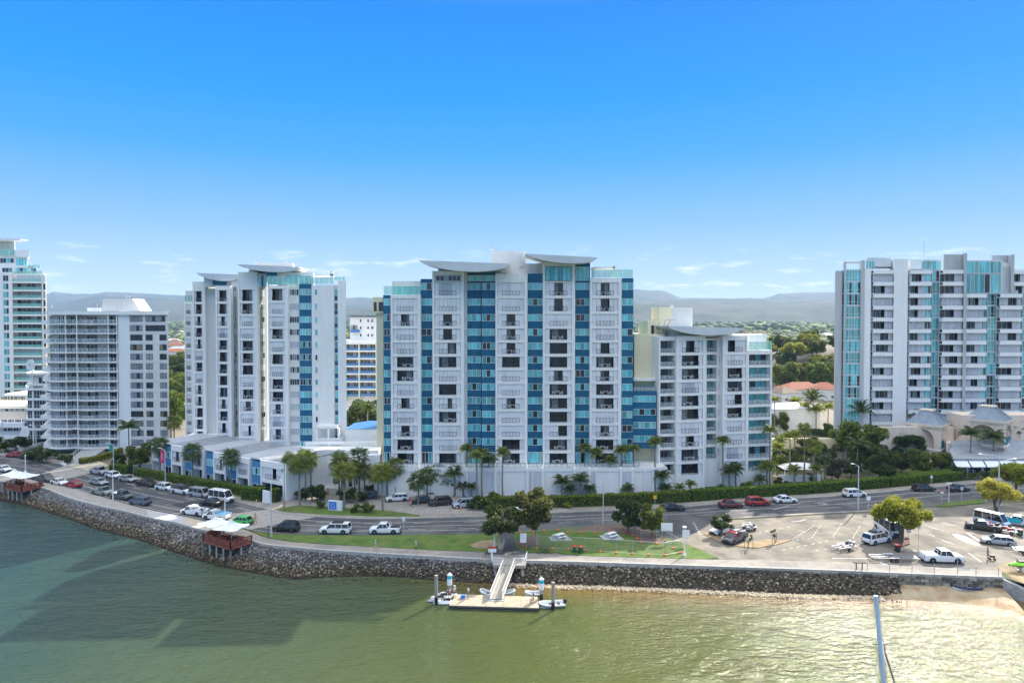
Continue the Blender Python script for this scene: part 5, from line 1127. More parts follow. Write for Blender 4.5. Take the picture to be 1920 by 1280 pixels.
PALMS = [
 # px, crown y, base y, radius m, kind, label
 (242, 800, 884, 2.9, 'featherd', 'tall palm in front of the window wall of the wavy balcony block'),
 (300, 832, 890, 2.2, 'fand', 'palm by the pink banner, first of the three along the townhouses'), (362, 845, 906, 2.2, 'fand', 'middle palm of the three along the townhouses'), (433, 855, 920, 2.2, 'fand', 'palm before the narrow blue panel of the townhouse row'),
 (545, 862, 934, 2.0, 'fan', 'leftmost palm of the cluster at the reception entrance'), (573, 856, 938, 2.1, 'fan', 'palm right of the grey townhouse end wall'), (562, 872, 948, 2.0, 'fan', 'foremost palm of the cluster left of the reception doors'), (582, 862, 930, 1.9, 'fan', 'palm nearest the left side of the reception doors'),
 (640, 868, 932, 2.1, 'fan', 'palm nearest the right side of the reception doors'), (636, 860, 925, 2.0, 'fand', 'dark palm behind the round headed palms right of the reception'), (645, 882, 953, 2.3, 'fany', 'yellow green round headed palm behind the blue entrance sign'), (674, 852, 928, 2.1, 'fand', 'taller palm right of the reception doors'), (684, 884, 930, 1.9, 'fan', 'small palm between the reception and the dark blue car'), (664, 878, 934, 1.9, 'fan', 'palm leaning over the reception windows'),
 (709, 890, 936, 1.9, 'fan', 'leftmost palm of the trio by the white parked wagon'), (718, 884, 958, 2.0, 'fany', 'foremost palm of the trio by the white parked wagon'), (727, 882, 930, 1.9, 'fan', 'rear palm of the trio by the white parked wagon'), (742, 874, 929, 2.0, 'fan', 'rightmost palm of the trio by the white parked wagon'),
 (784, 901, 946, 2.0, 'fand', 'palm in front of the black car with its boot open'), (801, 893, 940, 2.0, 'fand', 'palm between the two black parked cars'), (820, 884, 926, 2.0, 'fand', 'palm against the podium wall behind the black car'), (852, 886, 930, 2.6, 'featherd', 'broad arching palm behind the silver blue four wheel drive'), (868, 908, 930, 1.8, 'featherd', 'low bushy palm against the podium wall'), (838, 902, 928, 1.7, 'featherd', 'low palm between two podium pilasters'), (884, 912, 932, 1.5, 'featherd', 'small dark palm at the end of the car bays'),
 (875, 840, 928, 1.9, 'fox', 'tall slim palm, leftmost of the row before the podium'), (893, 852, 946, 1.9, 'fox', 'tall slim palm standing nearest the road before the podium'), (904, 848, 932, 1.9, 'fox', 'tall slim palm just right of the nearest one'), (917, 862, 928, 2.4, 'featherd', 'dark spreading palm before the third white bay'), (943, 850, 944, 1.8, 'fox', 'tall slim palm left of the olive leaved tree'),
 (1004, 840, 912, 1.8, 'fox', 'tall slim palm behind the top of the olive leaved tree'), (1097, 838, 925, 1.8, 'fox', 'tall slim palm before the blue strip right of the fourth bay'), (1117, 850, 926, 1.9, 'fox', 'tall palm before the left edge of the fifth white bay'), (1144, 862, 926, 1.8, 'fox', 'shortest tall palm before the fifth white bay'), (1164, 845, 926, 1.9, 'fox', 'tall palm at the right edge of the fifth white bay'),
 (1187, 838, 927, 1.9, 'fox', 'tall palm before the end of the blue tower'), (1228, 830, 929, 2.0, 'fox', 'tall palm at the corner of the low blue wing'), (1355, 826, 920, 1.9, 'fox', 'tallest palm before the shorter white tower'), (1443, 805, 915, 2.0, 'fox', 'tall palm at the right corner of the shorter white tower'),
 (1054, 905, 933, 2.3, 'featherd', 'dark clump palm on the podium wall left of the thin pole'), (1088, 900, 934, 2.3, 'featherd', 'taller dark clump palm on the podium wall'), (1070, 918, 934, 1.7, 'featherd', 'small palm between two clump palms'), (1106, 918, 932, 1.6, 'featherd', 'small palm right of the taller clump palm'), (1178, 914, 932, 1.7, 'featherd', 'low dark palm under the blue tower corner'),
 (1240, 893, 930, 2.3, 'featherd', 'arching palm before the corner of the shorter white tower'), (1248, 916, 931, 1.9, 'featherd', 'low palm spreading at the foot of the arching one'), (1275, 915, 929, 1.5, 'feather', 'small palm under the first balconies of the shorter tower'), (1295, 908, 927, 1.5, 'feather', 'small upright palm under the second column balconies'), (1367, 882, 916, 2.3, 'featherd', 'left palm of the bushy pair before the shorter tower'), (1380, 878, 915, 2.2, 'featherd', 'right palm of the bushy pair before the shorter tower'),
 (1424, 898, 914, 1.8, 'feather', 'low palm left of the bright one at the tower corner'), (1438, 878, 914, 2.8, 'feathery', 'bright yellow green palm at the right corner of the shorter tower'), (1352, 912, 920, 1.3, 'feather', 'tiny palm at the foot of the tallest one'), (1404, 908, 914, 1.2, 'feather', 'tiny palm behind the hedge'),
 (1480, 818, 903, 2.2, 'feathery', 'left palm of the two behind the white pool shade'), (1489, 815, 872, 2.0, 'feathery', 'palm standing behind the left one by the pool shade'), (1507, 806, 906, 1.7, 'fan', 'slim tall palm right of the white pool shade'), (1526, 834, 908, 1.9, 'fany', 'shorter pale palm near the white pool shade'),
 (1587, 808, 880, 2.1, 'fan', 'tall palm standing in the dense garden'), (1608, 834, 893, 2.9, 'featherd', 'large drooping palm at the garden centre'), (1672, 818, 868, 3.0, 'fany', 'big shaggy yellowing palm in the garden'), (1692, 838, 868, 2.4, 'featherd', 'dark palm right of the shaggy yellowing one'), (1715, 832, 860, 2.2, 'feather', 'palm left of the arched cream pavilion'), (1580, 838, 868, 2.0, 'featherd', 'dark low palm left of the drooping one'),
 (1612, 772, 850, 4.2, 'date', 'big date palm in front of the right hand tower'), (1704, 776, 848, 2.4, 'featherd', 'palm left of the arched pavilion roof'), (1820, 814, 886, 3.0, 'featherd', 'left of the three palms before the grey veranda roof'), (1862, 818, 884, 3.2, 'featherd', 'middle of the three palms before the grey veranda roof'), (1900, 800, 872, 3.3, 'featherd', 'right of the three palms before the grey veranda roof'),
 (1816, 775, 832, 2.4, 'featherd', 'dark palm behind the pavilions, left of its group'), (1830, 762, 832, 2.5, 'feather', 'tallest palm of the group behind the pavilions'), (1845, 768, 832, 2.6, 'feathery', 'yellowing palm of the group behind the pavilions'),
 (1490, 752, 802, 2.9, 'feathery', 'bright palm before the white gabled block'), (1524, 748, 812, 4.2, 'date', 'large feathery palm below the red roofed house'), (1510, 764, 812, 2.8, 'feathery', 'left of two golden palms by the dark hedge'), (1530, 766, 814, 2.9, 'feathery', 'right of two golden palms by the dark hedge'), (1553, 764, 808, 2.8, 'feathery', 'golden palm next to the right hand tower'), (1452, 748, 830, 2.2, 'feathery', 'bright palm peeping out beside the shorter white tower'), (1458, 838, 884, 2.6, 'feathery', 'yellow green palm leaning beside the shorter tower'),
 (327, 790, 850, 2.2, 'fan', 'slender palm in the gap left of the stepped tower'), (690, 765, 850, 3.0, 'featherd', 'dark palm in the gap between the two big towers'), (1462, 826, 880, 2.0, 'feather', 'palm beside the right wall of the shorter tower'), (1547, 862, 905, 1.7, 'featherd', 'low palm clump right of the pool shade'), (1490, 882, 908, 2.0, 'feather', 'low palm clump in front of the pool shade'), (1530, 880, 910, 2.0, 'feather', 'spiky low palm in front of the pool wall')]
for a in PALMS: palm(*a)
# ---- trees
TR = [
 ('olive', 1005, 898, 1022, 'yellow olive pale barked tree beside the white notice board', .95), ('paper', 938, 945, 1030, 'dark leaved pale trunked tree at the lawn end', 1.15), 
 ('dark', 1178, 930, 999, 'left and larger of the two dark trees by the fenced lawn', 1.0), ('green', 1222, 945, 1008, 'rounder dark tree at the right of the fenced lawn', .95), ('small', 1355, 964, 1006, 'small spreading tree in the car park island', 1.5),
 ('yellow', 1690, 934, 1016, 'broad yellow green tree in the middle of the car park', 1.0), ('gold', 1868, 895, 962, 'golden tree by the double street light', 1.05), ('yellow', 1905, 868, 930, 'yellow green tree at the right edge beside the road', 1.0),
 ('dark', 1655, 836, 906, 'dense dark tree behind the right hedge', .9), ('green', 1765, 845, 890, 'bronze green tree in front of the veranda', 1.1), ('grey', 1572, 852, 905, 'grey green feathery tree in the garden', .9), ('green', 1612, 786, 884, 'wide light green tree in the garden below the right tower', 1.1), ('dark', 1700, 808, 872, 'dark fig tree left of the arched pavilion', 1.2),
 ('dark', 1545, 826, 880, 'dark tree behind the tall slim garden palm', .9), ('dark', 1458, 840, 880, 'dark tree at the foot of the shorter tower', .9), ('dark', 1635, 806, 868, 'dark tree between the date palm and the shaggy palm', 1.0), ('dark', 1725, 852, 880, 'dark tree in front of the left pavilion', .8),
 ('green', 1500, 850, 884, 'low tree behind the white pool shade', 1.2),
 ('green', 262, 830, 884, 'leafy tree beside the left end of the townhouses', 1.2), ('dark', 225, 848, 880, 'dark tree left of the tall palm by the ramp', 1.0), ('dark', 684, 742, 838, 'dark tree in the gap left of the central tower', 1.0), ('green', 322, 728, 820, 'light green tree in the gap beside the wavy block', .7),
 ('bushd', 80, 838, 868, 'round tree in front of the dark glass block', .8)]
for k, px, a, b, lab, w in TR: tree_px(k, px, a, b, lab, 'trees near the road', w)
for i, (k, px, a, b, w) in enumerate(sorted((('green', 1462, 850, 893, 1.2), ('grey', 1545, 842, 884, 1.1), ('dark', 1596, 858, 896, 1.1), ('green', 1630, 855, 890, 1.1), ('dark', 1660, 866, 898, 1.2), ('dark', 1690, 855, 886, 1.2), ('green', 1735, 866, 892, 1.1), ('olive', 1520, 812, 868, 1.3), ('green', 1580, 800, 862, 1.2), ('dark', 1645, 800, 856, 1.2), ('green', 1676, 846, 876, 1.2), ('dark', 1480, 838, 874, 1.2), ('dark', 1735, 820, 862, 1.1), ('green', 1560, 870, 900, 1.2), ('dark', 1500, 835, 870, 1.2), ('green', 1722, 840, 893, 1.0)), key=lambda q: q[1])): tree_px(k, px, a, b, '%s bushy garden tree from the left behind the right hedge' % ORD[i], 'garden trees behind the right hedge', w)
_cnt = {}
for i, (k, px, pt, D, r_) in enumerate(sorted((('green', 1470, 640, 420, 0), ('olive', 1500, 622, 470, 0), ('green', 1530, 640, 400, 0), ('yellow', 1545, 636, 380, 0), ('dark', 1555, 606, 480, 0), ('olive', 1498, 655, 340, 0), ('green', 1540, 662, 330, 0), ('yellow', 1458, 693, 300, 0), ('green', 1475, 668, 330, 0),
                                         ('olive', 1528, 668, 300, 0), ('dark', 1558, 690, 270, 0), ('green', 1470, 705, 265, 0), ('dark', 1488, 720, 255, 0), ('dark', 1540, 712, 262, 0), ('green', 1512, 690, 300, 0), ('grey', 1550, 720, 245, 0), ('dark', 1380, 606, 520, 0), ('green', 1410, 604, 560, 0), ('olive', 1435, 610, 520, 0),
                                         ('green', 332, 610, 420, 0), ('dark', 336, 640, 330, 0), ('green', 328, 680, 280, 0), ('green', 340, 700, 260, 0), ('dark', 325, 740, 225, 0), ('green', 1200, 606, 480, 0), ('olive', 1215, 612, 420, 0), ('dark', 660, 600, 480, 0), ('green', 1462, 770, 215, 0), ('dark', 1555, 790, 205, 0), ('olive', 700, 745, 215, 0), ('dark', 670, 765, 215, 0)), key=lambda q: q[1])):
    if px > 1440 and D < 310 and pt < 730: D = 350 + (px % 7) * 4
    p = P(px, pt, D); gap = 'right' if px > 1440 else ('left' if px < 400 else 'middle'); b = Vector((p.x, p.y, 0)); h = max(5, p.z)
    h = min(h, 16); _cnt[(k, gap)] = _cnt.get((k, gap), 0) + 1
    place_tree(k, b, h, '%s %s suburban tree from the left in the %s gap between towers' % (ORD[_cnt[(k, gap)] - 1], {'yellow': 'yellow green', 'grey': 'grey green'}.get(k, k), gap), 'suburban trees between the towers')
# wooded rise beside the right hand tower
mc_ = P(1600, 593, 420); m = MB(); NM = 28
def mound(x, y): return 21 * max(0, 1 - ((x - mc_.x) / 75) ** 2 - ((y - 420) / 80) ** 2) ** .8
g = [[(mc_.x - 78 + 156 * i / NM, 338 + 164 * j / NM) for i in range(NM + 1)] for j in range(NM + 1)]
for j in range(NM):
    for i in range(NM): m.q([(*g[a][b_], mound(*g[a][b_]) - .3) for a, b_ in ((j, i), (j, i + 1), (j + 1, i + 1), (j + 1, i))])
struct(m.build('hills', M['soil'], smooth=True)); rs = random.Random(8); pts_ = []
for k in range(45): pts_.append((mc_.x - 68 + 70 * rs.random(), 350 + 90 * rs.random()))
kc = {}
for x, y in sorted(pts_):
    if mound(x, y) < 1.5: continue
    k = rs.choice(['green', 'green', 'yellow', 'olive', 'dark']); kc[k] = kc.get(k, 0) + 1
    place_tree(k, Vector((x, y, mound(x, y) - .3)), rs.uniform(8, 13), '%s %s tree from the left on the wooded rise beside the right hand tower' % (ORD[min(15, kc[k] - 1)], {'green': 'leafy green', 'yellow': 'yellow green', 'olive': 'olive', 'dark': 'dark'}[k]), 'trees on the wooded rise', wscale=1.1)
# ---- hedges
def hedge(px, h, w, label, mat='hedge', dens=48, z=0.0, side=1):
    line = smoothline([G(x, y, z) for x, y in px], 5); back = offset(line, side * w); m = MB(); pts = []
    rs = random.Random(len(px) + int(px[0][0]))
    for i in range(len(line) - 1):
        a, b, c, d = line[i], line[i + 1], back[i + 1], back[i]; zt = h * .95
        m.q([(*a, z), (*b, z), (*b, z + zt), (*a, z + zt)]); m.q([(*a, z + zt), (*b, z + zt), (*c, z + zt), (*d, z + zt)]); m.q([(*d, z), (*d, z + zt), (*c, z + zt), (*c, z)])
        ln = (b - a).length
        for _ in range(int(ln * (h + w) * dens)):
            u = rs.random(); p = a.lerp(b, u); q = d.lerp(c, u); v = rs.random() * (h + w)
            if v < h: pts.append((p.x, p.y, z + v))
            else: r_ = p.lerp(q, (v - h) / w); pts.append((r_.x, r_.y, z + h + rs.uniform(-.1, .05) + .08 * sin(r_.x * 1.7)))
    for e0, e1 in ((line[0], back[0]), (line[-1], back[-1])): m.q([(*e0, z), (*e1, z), (*e1, z + h * .95), (*e0, z + h * .95)])
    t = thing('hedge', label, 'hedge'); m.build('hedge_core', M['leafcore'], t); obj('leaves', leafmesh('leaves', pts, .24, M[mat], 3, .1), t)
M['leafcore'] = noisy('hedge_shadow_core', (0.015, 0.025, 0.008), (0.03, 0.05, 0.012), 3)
hedge([(922, 952), (1039, 951), (1200, 945), (1295, 940)], 2.0, 1.6, 'long clipped green hedge below the podium of the central tower')
hedge([(1299, 940), (1361, 936), (1450, 931), (1545, 924), (1668, 914)], 2.1, 1.8, 'long clipped hedge running right along the road')
hedge([(1671, 913), (1740, 907), (1806, 901)], 2.0, 3.5, 'deep hedge at the right before the veranda restaurant')
hedge([(252, 892), (310, 902), (352, 910), (415, 921), (452, 929)], 1.7, 1.3, 'dark clipped hedge in front of the townhouses')
hedge([(452, 937), (488, 941)], 2.6, 1.6, 'tall square hedge block beside the white sign panel'); hedge([(507, 940), (517, 942)], 2.6, 1.3, 'narrow hedge block right of the white sign panel')
hedge([(152, 871), (180, 866), (212, 856), (232, 848)], 1.4, 1.5, 'low yellow green hedge sweeping beside the white ramp', 'leafy')
hedge([(205, 886), (238, 890)], 2.0, 1.6, 'dark hedge behind the silver pickup at the left')
hedge([(1478, 812), (1510, 815), (1562, 820)], 1.9, 2.0, 'dark thick hedge below the golden palms', 'leafd')
for px, pt, pb, lab, k in ((601, 938, 953, 'clipped round green shrub left of the blue entrance sign', 'bushg'), (668, 944, 961, 'clipped low shrub right of the blue entrance sign', 'bushg'), (690, 943, 962, 'clipped low shrub near the driveway mouth', 'bushg'), (1064, 942, 953, 'single yellow shrub poking out of the road hedge', 'bushy'), (905, 925, 950, 'dark shrub at the podium hedge end', 'bushd'), (925, 922, 946, 'leafy shrub before the podium hedge', 'bushg'),
                        (585, 905, 938, 'dark shrub left of the reception steps', 'bushd'), (600, 922, 936, 'low dark shrub beside the reception path', 'bushd'), (650, 915, 940, 'dark shrubbery mound right of the reception path', 'bushd'), (672, 920, 941, 'dark shrub behind the entrance palms', 'bushd'), (700, 905, 926, 'dark round tree behind the dark blue car', 'bushd'), (565, 915, 936, 'dark shrub at the grey end wall', 'bushd'),
                        (505, 900, 930, 'brown green shrub before the last townhouse', 'bushd'), (428, 895, 915, 'shrub in the townhouse front garden', 'bushg'), (120, 850, 869, 'dark mounded shrub below the wavy block', 'bushd'), (98, 842, 860, 'dark shrub at the wavy block entrance', 'bushd'), (70, 838, 866, 'dark shrub in the kerb bed at the left', 'bushd'), (15, 815, 845, 'left one of two tall clipped shrubs before the white wall', 'bushd'), (28, 815, 845, 'right one of two tall clipped shrubs before the white wall', 'bushd'),
                        (1316, 915, 926, 'rounded shrub under the shorter tower', 'bushg'), (1395, 905, 917, 'green shrub behind the road hedge', 'bushg'), (1466, 895, 912, 'dark shrub left of the pool wall', 'bushd'), (1785, 868, 895, 'dark shrub before the veranda posts', 'bushd'), (1810, 880, 898, 'low dark shrub by the veranda steps', 'bushd'), (1840, 880, 900, 'low shrub right of the veranda steps', 'bushd'), (1520, 888, 905, 'green shrub before the white pool shade', 'bushg'), (890, 936, 955, 'dark spreading shrub by the silver blue four wheel drive', 'bushd'), (910, 932, 955, 'green shrub by the last car bay', 'bushg')):
    tree_px(k, px, pt, pb, lab, 'garden shrubs', 1.3, 'shrub')
for px, pb, lab in ((1404, 1028, 'thin staked sapling in front of the tray truck'), (1452, 1018, 'staked sapling in the long dry bed')):
    r = tree_px('sapling', px, pb - 32, pb, lab, 'saplings in the car park', 1.0)
    for dx in (-.7, .7): MB().tube((dx, 0, 0), (dx, 0, 1.6), .04, n=5).build('stake', M['bark'], r)
# ================================================================ low buildings
A_, B_ = G(285, 886), G(537, 939); dv = (B_ - A_); LEN = dv.length; ang = atan2(dv.y, dv.x); NU = 6; uw = LEN / NU
for k in range(NU):
    o = A_ + dv * (k / NU); t = Bld.__new__(Bld); t.o = Vector((o.x, o.y, 0)); t.r = ang; t.mb = {}; t.k = 0.0
    lab = ['townhouse at the left end of the row behind the pink banner', 'second townhouse from the left in the white row', 'third townhouse from the left in the white row', 'fourth townhouse in the white row behind the silver minivan', 'fifth townhouse in the white row with teal window beside blue panel', 'townhouse at the right end of the row with grey end wall'][k]
    t.root = thing('townhouse', 'two storey white ' + lab, 'townhouse', t.o, t.r, 'row of white townhouses'); w = uw; hz_ = 7.3 + .15 * (k % 2)
    t.b('white', 0, w - .01, 1.6, 13, 0, hz_); a = w * .55 if k < 5 else w * .92
    t.b('white', .05, .45, -.1, 1.6, 0, hz_ + .1); t.b('white', a - .4, a, -.1, 1.6, 0, hz_ + .1); t.b('white', .45, a - .4, -.05, 1.6, 3.0, 3.75); t.b('white', .45, a - .4, -.05, 1.6, 6.2, hz_ + .1)
    cell(t, .5, a - .45, .0, 6.18, 2.4, RW.choice(['S', 'M', 'C']), 'upper balcony of the ' + lab.split(' in the')[0].split(' at the')[0]); t.win(.6, 1.5, .1, a - 1.2, 2.7, 4, 0, 'dark', 'garden_door')
    if k < 5: t.b('lblue', a + .55, w - .25, .3, 1.62, 0.02, 6.9, 'blue_panel'); t.win(a + .75, .27, 4.2, w - a - 1.2, 1.5, 3); t.win(a + .75, .27, .1, w - a - 1.2, 2.2, 2, 0, 'dark', 'garden_door')
    else: t.win(w + .01, 5, 4.5, 2.2, 1.3, 1, pi / 2, 'sh'); t.b('white2', w - .01, w + .02, 1.5, 13, 0, hz_); t.b('white2', w - .3, w + .05, -.1, 1.6, 0, hz_ + .1)
    m = MB(); m.box(-.15, w + .12, .4, 13.4, 0, .16); 
    for j in range(int(w / .6)): m.box(.1 + j * .6, .14 + j * .6, .4, 13.4, .16, .2)
    m.build('roof', M['roofpale' if k % 2 == 0 else 'roofmetal'], t.root, loc=(0, 0, hz_ + .1)); t.done()
    b_ = t
# podium terrace behind the townhouses, on which the stepped tower stands
TP = Bld('terrace_building', 'raised white terrace level under the stepped tower', 'building', 540, 153)
pbox(TP, 'white2', 380, 640, 838, 900, 7.5, 30, 'podium_wall'); pbox(TP, 'white', 330, 470, 822, 880, 16, 20, 'podium_wall')
pbox(TP, 'white', 570, 730, 828, 833, 4.5, .6, 'frame_beam'); 
for px in (587, 617, 650, 690): pbox(TP, 'white', px - 1.8, px + 1.8, 832, 860, 4.6, .5, 'frame_post')
pbox(TP, 'lgrey', 590, 720, 833, 862, 8, 3); pbox(TP, 'white', 592, 632, 798, 803, 6, 8, 'pavilion_roof')
for px in (593.5, 615, 634): pbox(TP, 'white', px - 1.6, px + 1.6, 802, 826, 6, .5, 'pavilion_post')
pbox(TP, 'white', 591, 640, 822, 829, 5.8, 1, 'pavilion_base'); pbox(TP, 'shade_grey', 594, 648, 803, 823, 10, .3); x0_, z0_ = TP.loc(594, 822, 9.8); x1_, z1_ = TP.loc(612, 804, 9.8); TP.win(x0_, 9.8, z0_, x1_ - x0_, z1_ - z0_, 3, 0, 'teal')
TP.done()
CB = Bld('service_building', 'plain cream box with a blue roof beside the central tower', 'building', 650, 160)
pbox(CB, 'white', 647, 709, 804, 850, 0, 9); pbox(CB, 'cream', 709, 722, 804, 850, .3, 8.7); x0_, z_ = CB.loc(647, 804, 0); x1_ = CB.lx(722, 0)
m = MB(); m.q([(x0_, -.1, z_), (x1_, -.1, z_), (x1_, 9, z_ + .5), (x0_ + 4, 9, z_ + .6)]); m.q([(x0_, -.1, z_), (x0_ + 4, 9, z_ + .6), (x0_, 9.2, z_)]); m.build('roof', M['blueroof'], CB.root); CB.done()
RC = Bld('reception_building', 'white reception building with double glass doors and a blue hipped roof', 'building', 560, 148.5)
pbox(RC, 'white', 556, 700, 873, 918, 0, 10); pbox(RC, 'white', 556, 720, 866, 876.5, -.8, 1.5, 'parapet'); pbox(RC, 'white2', 680, 712, 853, 879, -1.6, 2, 'parapet'); pbox(RC, 'white2', 556, 708, 844, 868, 4, 8)
pbox(RC, 'offwhite', 580, 634, 915, 925, -4.0, 4, 'steps'); pbox(RC, 'white', 588, 640, 843, 850, 2.5, 1.2, 'parapet')
for a, c in ((586, 596), (597, 608), (613, 623), (624, 636), (640, 649), (653, 661)):
    for t_, u_ in ((880, 893.5), (895.5, 913)):
        if a > 637 and t_ < 890: continue
        x0_, z0_ = RC.loc(a, u_, -.05); x1_, z1_ = RC.loc(c, t_, -.05); RC.win(x0_, -.03, z0_, x1_ - x0_, z1_ - z0_, 1, 0, 'dark', 'glass_door' if t_ > 890 else 'window', t=.1)
x0_, z_ = RC.loc(588, 870.5, -.6); x1_ = RC.lx(637, -.6); xm, zt = RC.loc(608, 852.5, 2.4); m = MB(); m.q([(x0_, -.6, z_), (x1_, -.6, z_), (x1_ - .5, 2.4, zt - .3), (xm, 2.4, zt)]); m.q([(x0_, -.6, z_), (xm, 2.4, zt), (x0_, 2.4, z_)]); m.q([(x1_, -.6, z_), (x1_, 2.4, z_), (x1_ - .5, 2.4, zt - .3)]); m.build('roof', M['blueroof'], RC.root)
pbox(RC, 'white', 684, 690, 896, 915, -.3, .3); pbox(RC, 'dark', 667, 669.5, 897, 907, -.08, .1, 'slot_window'); RC.done()
# right hand restaurant: veranda and two arched pavilions
def pavilion(px0, w, pyt, pyr, pye, pyb, D, rot, label):
    v = Bld('pavilion', label, 'building', px0, D, rot); ze = v.lz(pye, px0, 0); zt = v.lz(pyt, px0, 0); zr = v.lz(pyr, px0, 0); pw = w * .17
    for (xx, yy) in ((0, 0), (w - pw, 0), (0, w - pw), (w - pw, w - pw)): v.b('peach', xx, xx + pw, yy, yy + pw, 0, ze - .5, 'pier')
    v.b('peach', -.35, w + .35, -.35, w + .35, ze - .5, ze, 'cornice'); v.b('peach', -.2, w + .2, -.2, w + .2, ze - .85, ze - .5, 'cornice'); v.b('peach', 0, w, 0, w, 0, ze - 6.2, 'base_wall'); v.b('white', -.1, w + .1, -.1, w + .1, ze - 6.4, ze - 6.1, 'cornice')
    for face in range(2):                                 # arched openings on the two visible faces
        m = MB(); n = 12; a0, a1 = pw, w - pw; r = (a1 - a0) / 2; cx = (a0 + a1) / 2; zs = ze - .85 - r - .35
        for i in range(n):
            t0, t1 = pi - pi * i / n, pi - pi * (i + 1) / n; p0 = (cx + r * cos(t0), zs + r * sin(t0)); p1 = (cx + r * cos(t1), zs + r * sin(t1)); zt_ = ze - .8
            for yy in (.05, .45): m.q([(p0[0], yy, p0[1]), (p1[0], yy, p1[1]), (p1[0], yy, zt_), (p0[0], yy, zt_)])
            m.q([(p0[0], .05, p0[1]), (p1[0], .05, p1[1]), (p1[0], .45, p1[1]), (p0[0], .45, p0[1])])
            q0 = (cx + (r + .3) * cos(t0), zs + (r + .3) * sin(t0)); q1 = (cx + (r + .3) * cos(t1), zs + (r + .3) * sin(t1)); m.q([(p0[0], -.06, p0[1]), (p1[0], -.06, p1[1]), (q1[0], -.06, min(q1[1], zt_)), (q0[0], -.06, min(q0[1], zt_))])
        o = m.build('arch', M['peach'], v.root); g = MB(); g.box(pw + .05, w - pw - .05, .2, .24, zs - 2.2, zs - .3).build('screen', M['tealscreen'], v.root if face == 0 else v.root)
        g2 = MB().box(pw, w - pw, .15, .3, zs - 2.45, zs - 2.3).build('rail', M['wpaint'], v.root)
        if face: 
            for oo in (o,): oo.rotation_euler = (0, 0, -pi / 2); oo.location = (0, w, 0)
            for ch in list(v.root.children)[-2:]: pass
            bpy.data.objects.remove(g2); g_ = bpy.data.objects[-1] if False else None
    m = MB(); k = .32; cz = ze; e = .15; prof = [(0, -e / w * 2), (.1, .03), (.55, .20), (1, .33)]
    for (t0, i0), (t1, i1) in zip(prof[:-1], prof[1:]):
        a, c = i0 * w, i1 * w; z0, z1 = ze + (zr - ze) * t0, ze + (zr - ze) * t1
        for s in ([(a, a), (w - a, a), (w - c, c), (c, c)], [(w - a, a), (w - a, w - a), (w - c, w - c), (w - c, c)], [(w - a, w - a), (a, w - a), (c, w - c), (w - c, w - c)], [(a, w - a), (a, a), (c, c), (c, w - c)]):
            m.q([(s[0][0], s[0][1], z0), (s[1][0], s[1][1], z0), (s[2][0], s[2][1], z1), (s[3][0], s[3][1], z1)])
    for j in range(14):
        f = (j + .5) / 14
        for (t0, i0), (t1, i1) in zip(prof[:-1], prof[1:]):
            z0, z1 = ze + (zr - ze) * t0 + .03, ze + (zr - ze) * t1 + .03
            m.tube((i0 * w + (w - 2 * i0 * w) * f, i0 * w, z0), (i1 * w + (w - 2 * i1 * w) * f, i1 * w, z1), .04, n=4, cap=False); m.tube((i0 * w, i0 * w + (w - 2 * i0 * w) * f, z0), (i1 * w, i1 * w + (w - 2 * i1 * w) * f, z1), .04, n=4, cap=False)
    m.build('roof', M['roofblue'], v.root); v.b('peach', .33 * w - .15, .67 * w + .15, .33 * w - .15, .67 * w + .15, zr, zr + .3, 'roof_cap'); v.done(); return v
M['roofblue'] = noisy('blue_grey_roof', (0.20, 0.25, 0.30), (0.26, 0.31, 0.36), .8, .4); M['tealscreen'] = pr('teal_screen', (0.03, 0.42, 0.58), .4)
pavilion(1765, 7.7, 765, 774, 797, 850, 168, 42, 'cream arched pavilion with pyramid roof of grey metal, left of the two'); pavilion(1886, 8.6, 756, 767, 789, 850, 164, 42, 'cream arched pavilion with grey roof at the right edge of the picture')
VR = Bld('restaurant', 'long single storey restaurant with grey roof, sloping awnings and white posts', 'building', 1785, 160)
VR.k = .62
x0_, x1_ = VR.lx(1786, 0), VR.lx(2060, 0); ze = VR.lz(859, 1790, 0); zr_ = VR.lz(838, 1790, 7)
m = MB(); m.q([(x0_ - 1, -.4, ze), (x1_, -.4, ze), (x1_, 7, zr_), (x0_ + 4.5, 7, zr_)]); m.q([(x0_ - 1, -.4, ze), (x0_ + 4.5, 7, zr_), (x0_ + 6, 12, ze)]); m.box(x0_ - 1, x1_, -.45, -.35, ze - .3, ze)
m.q([(x0_ + 4.5, 7, zr_), (x1_, 7, zr_), (x1_, 8, zr_ + 1.6), (x0_ + 4.8, 8, zr_ + 1.6)]); m.build('roof', M['roofmetal'], VR.root)
VR.b('dark2', x0_ + .6, x1_, 3.5, 7.2, 0, ze - .2); VR.b('peach', x0_ + 3.5, x1_, 7.5, 14, 0, ze + 2.2); VR.b('slab', x0_ - 3, x1_, -1, 2.5, 0, .35, 'floor') if 'slab' in M else None
k = 0; x = x0_
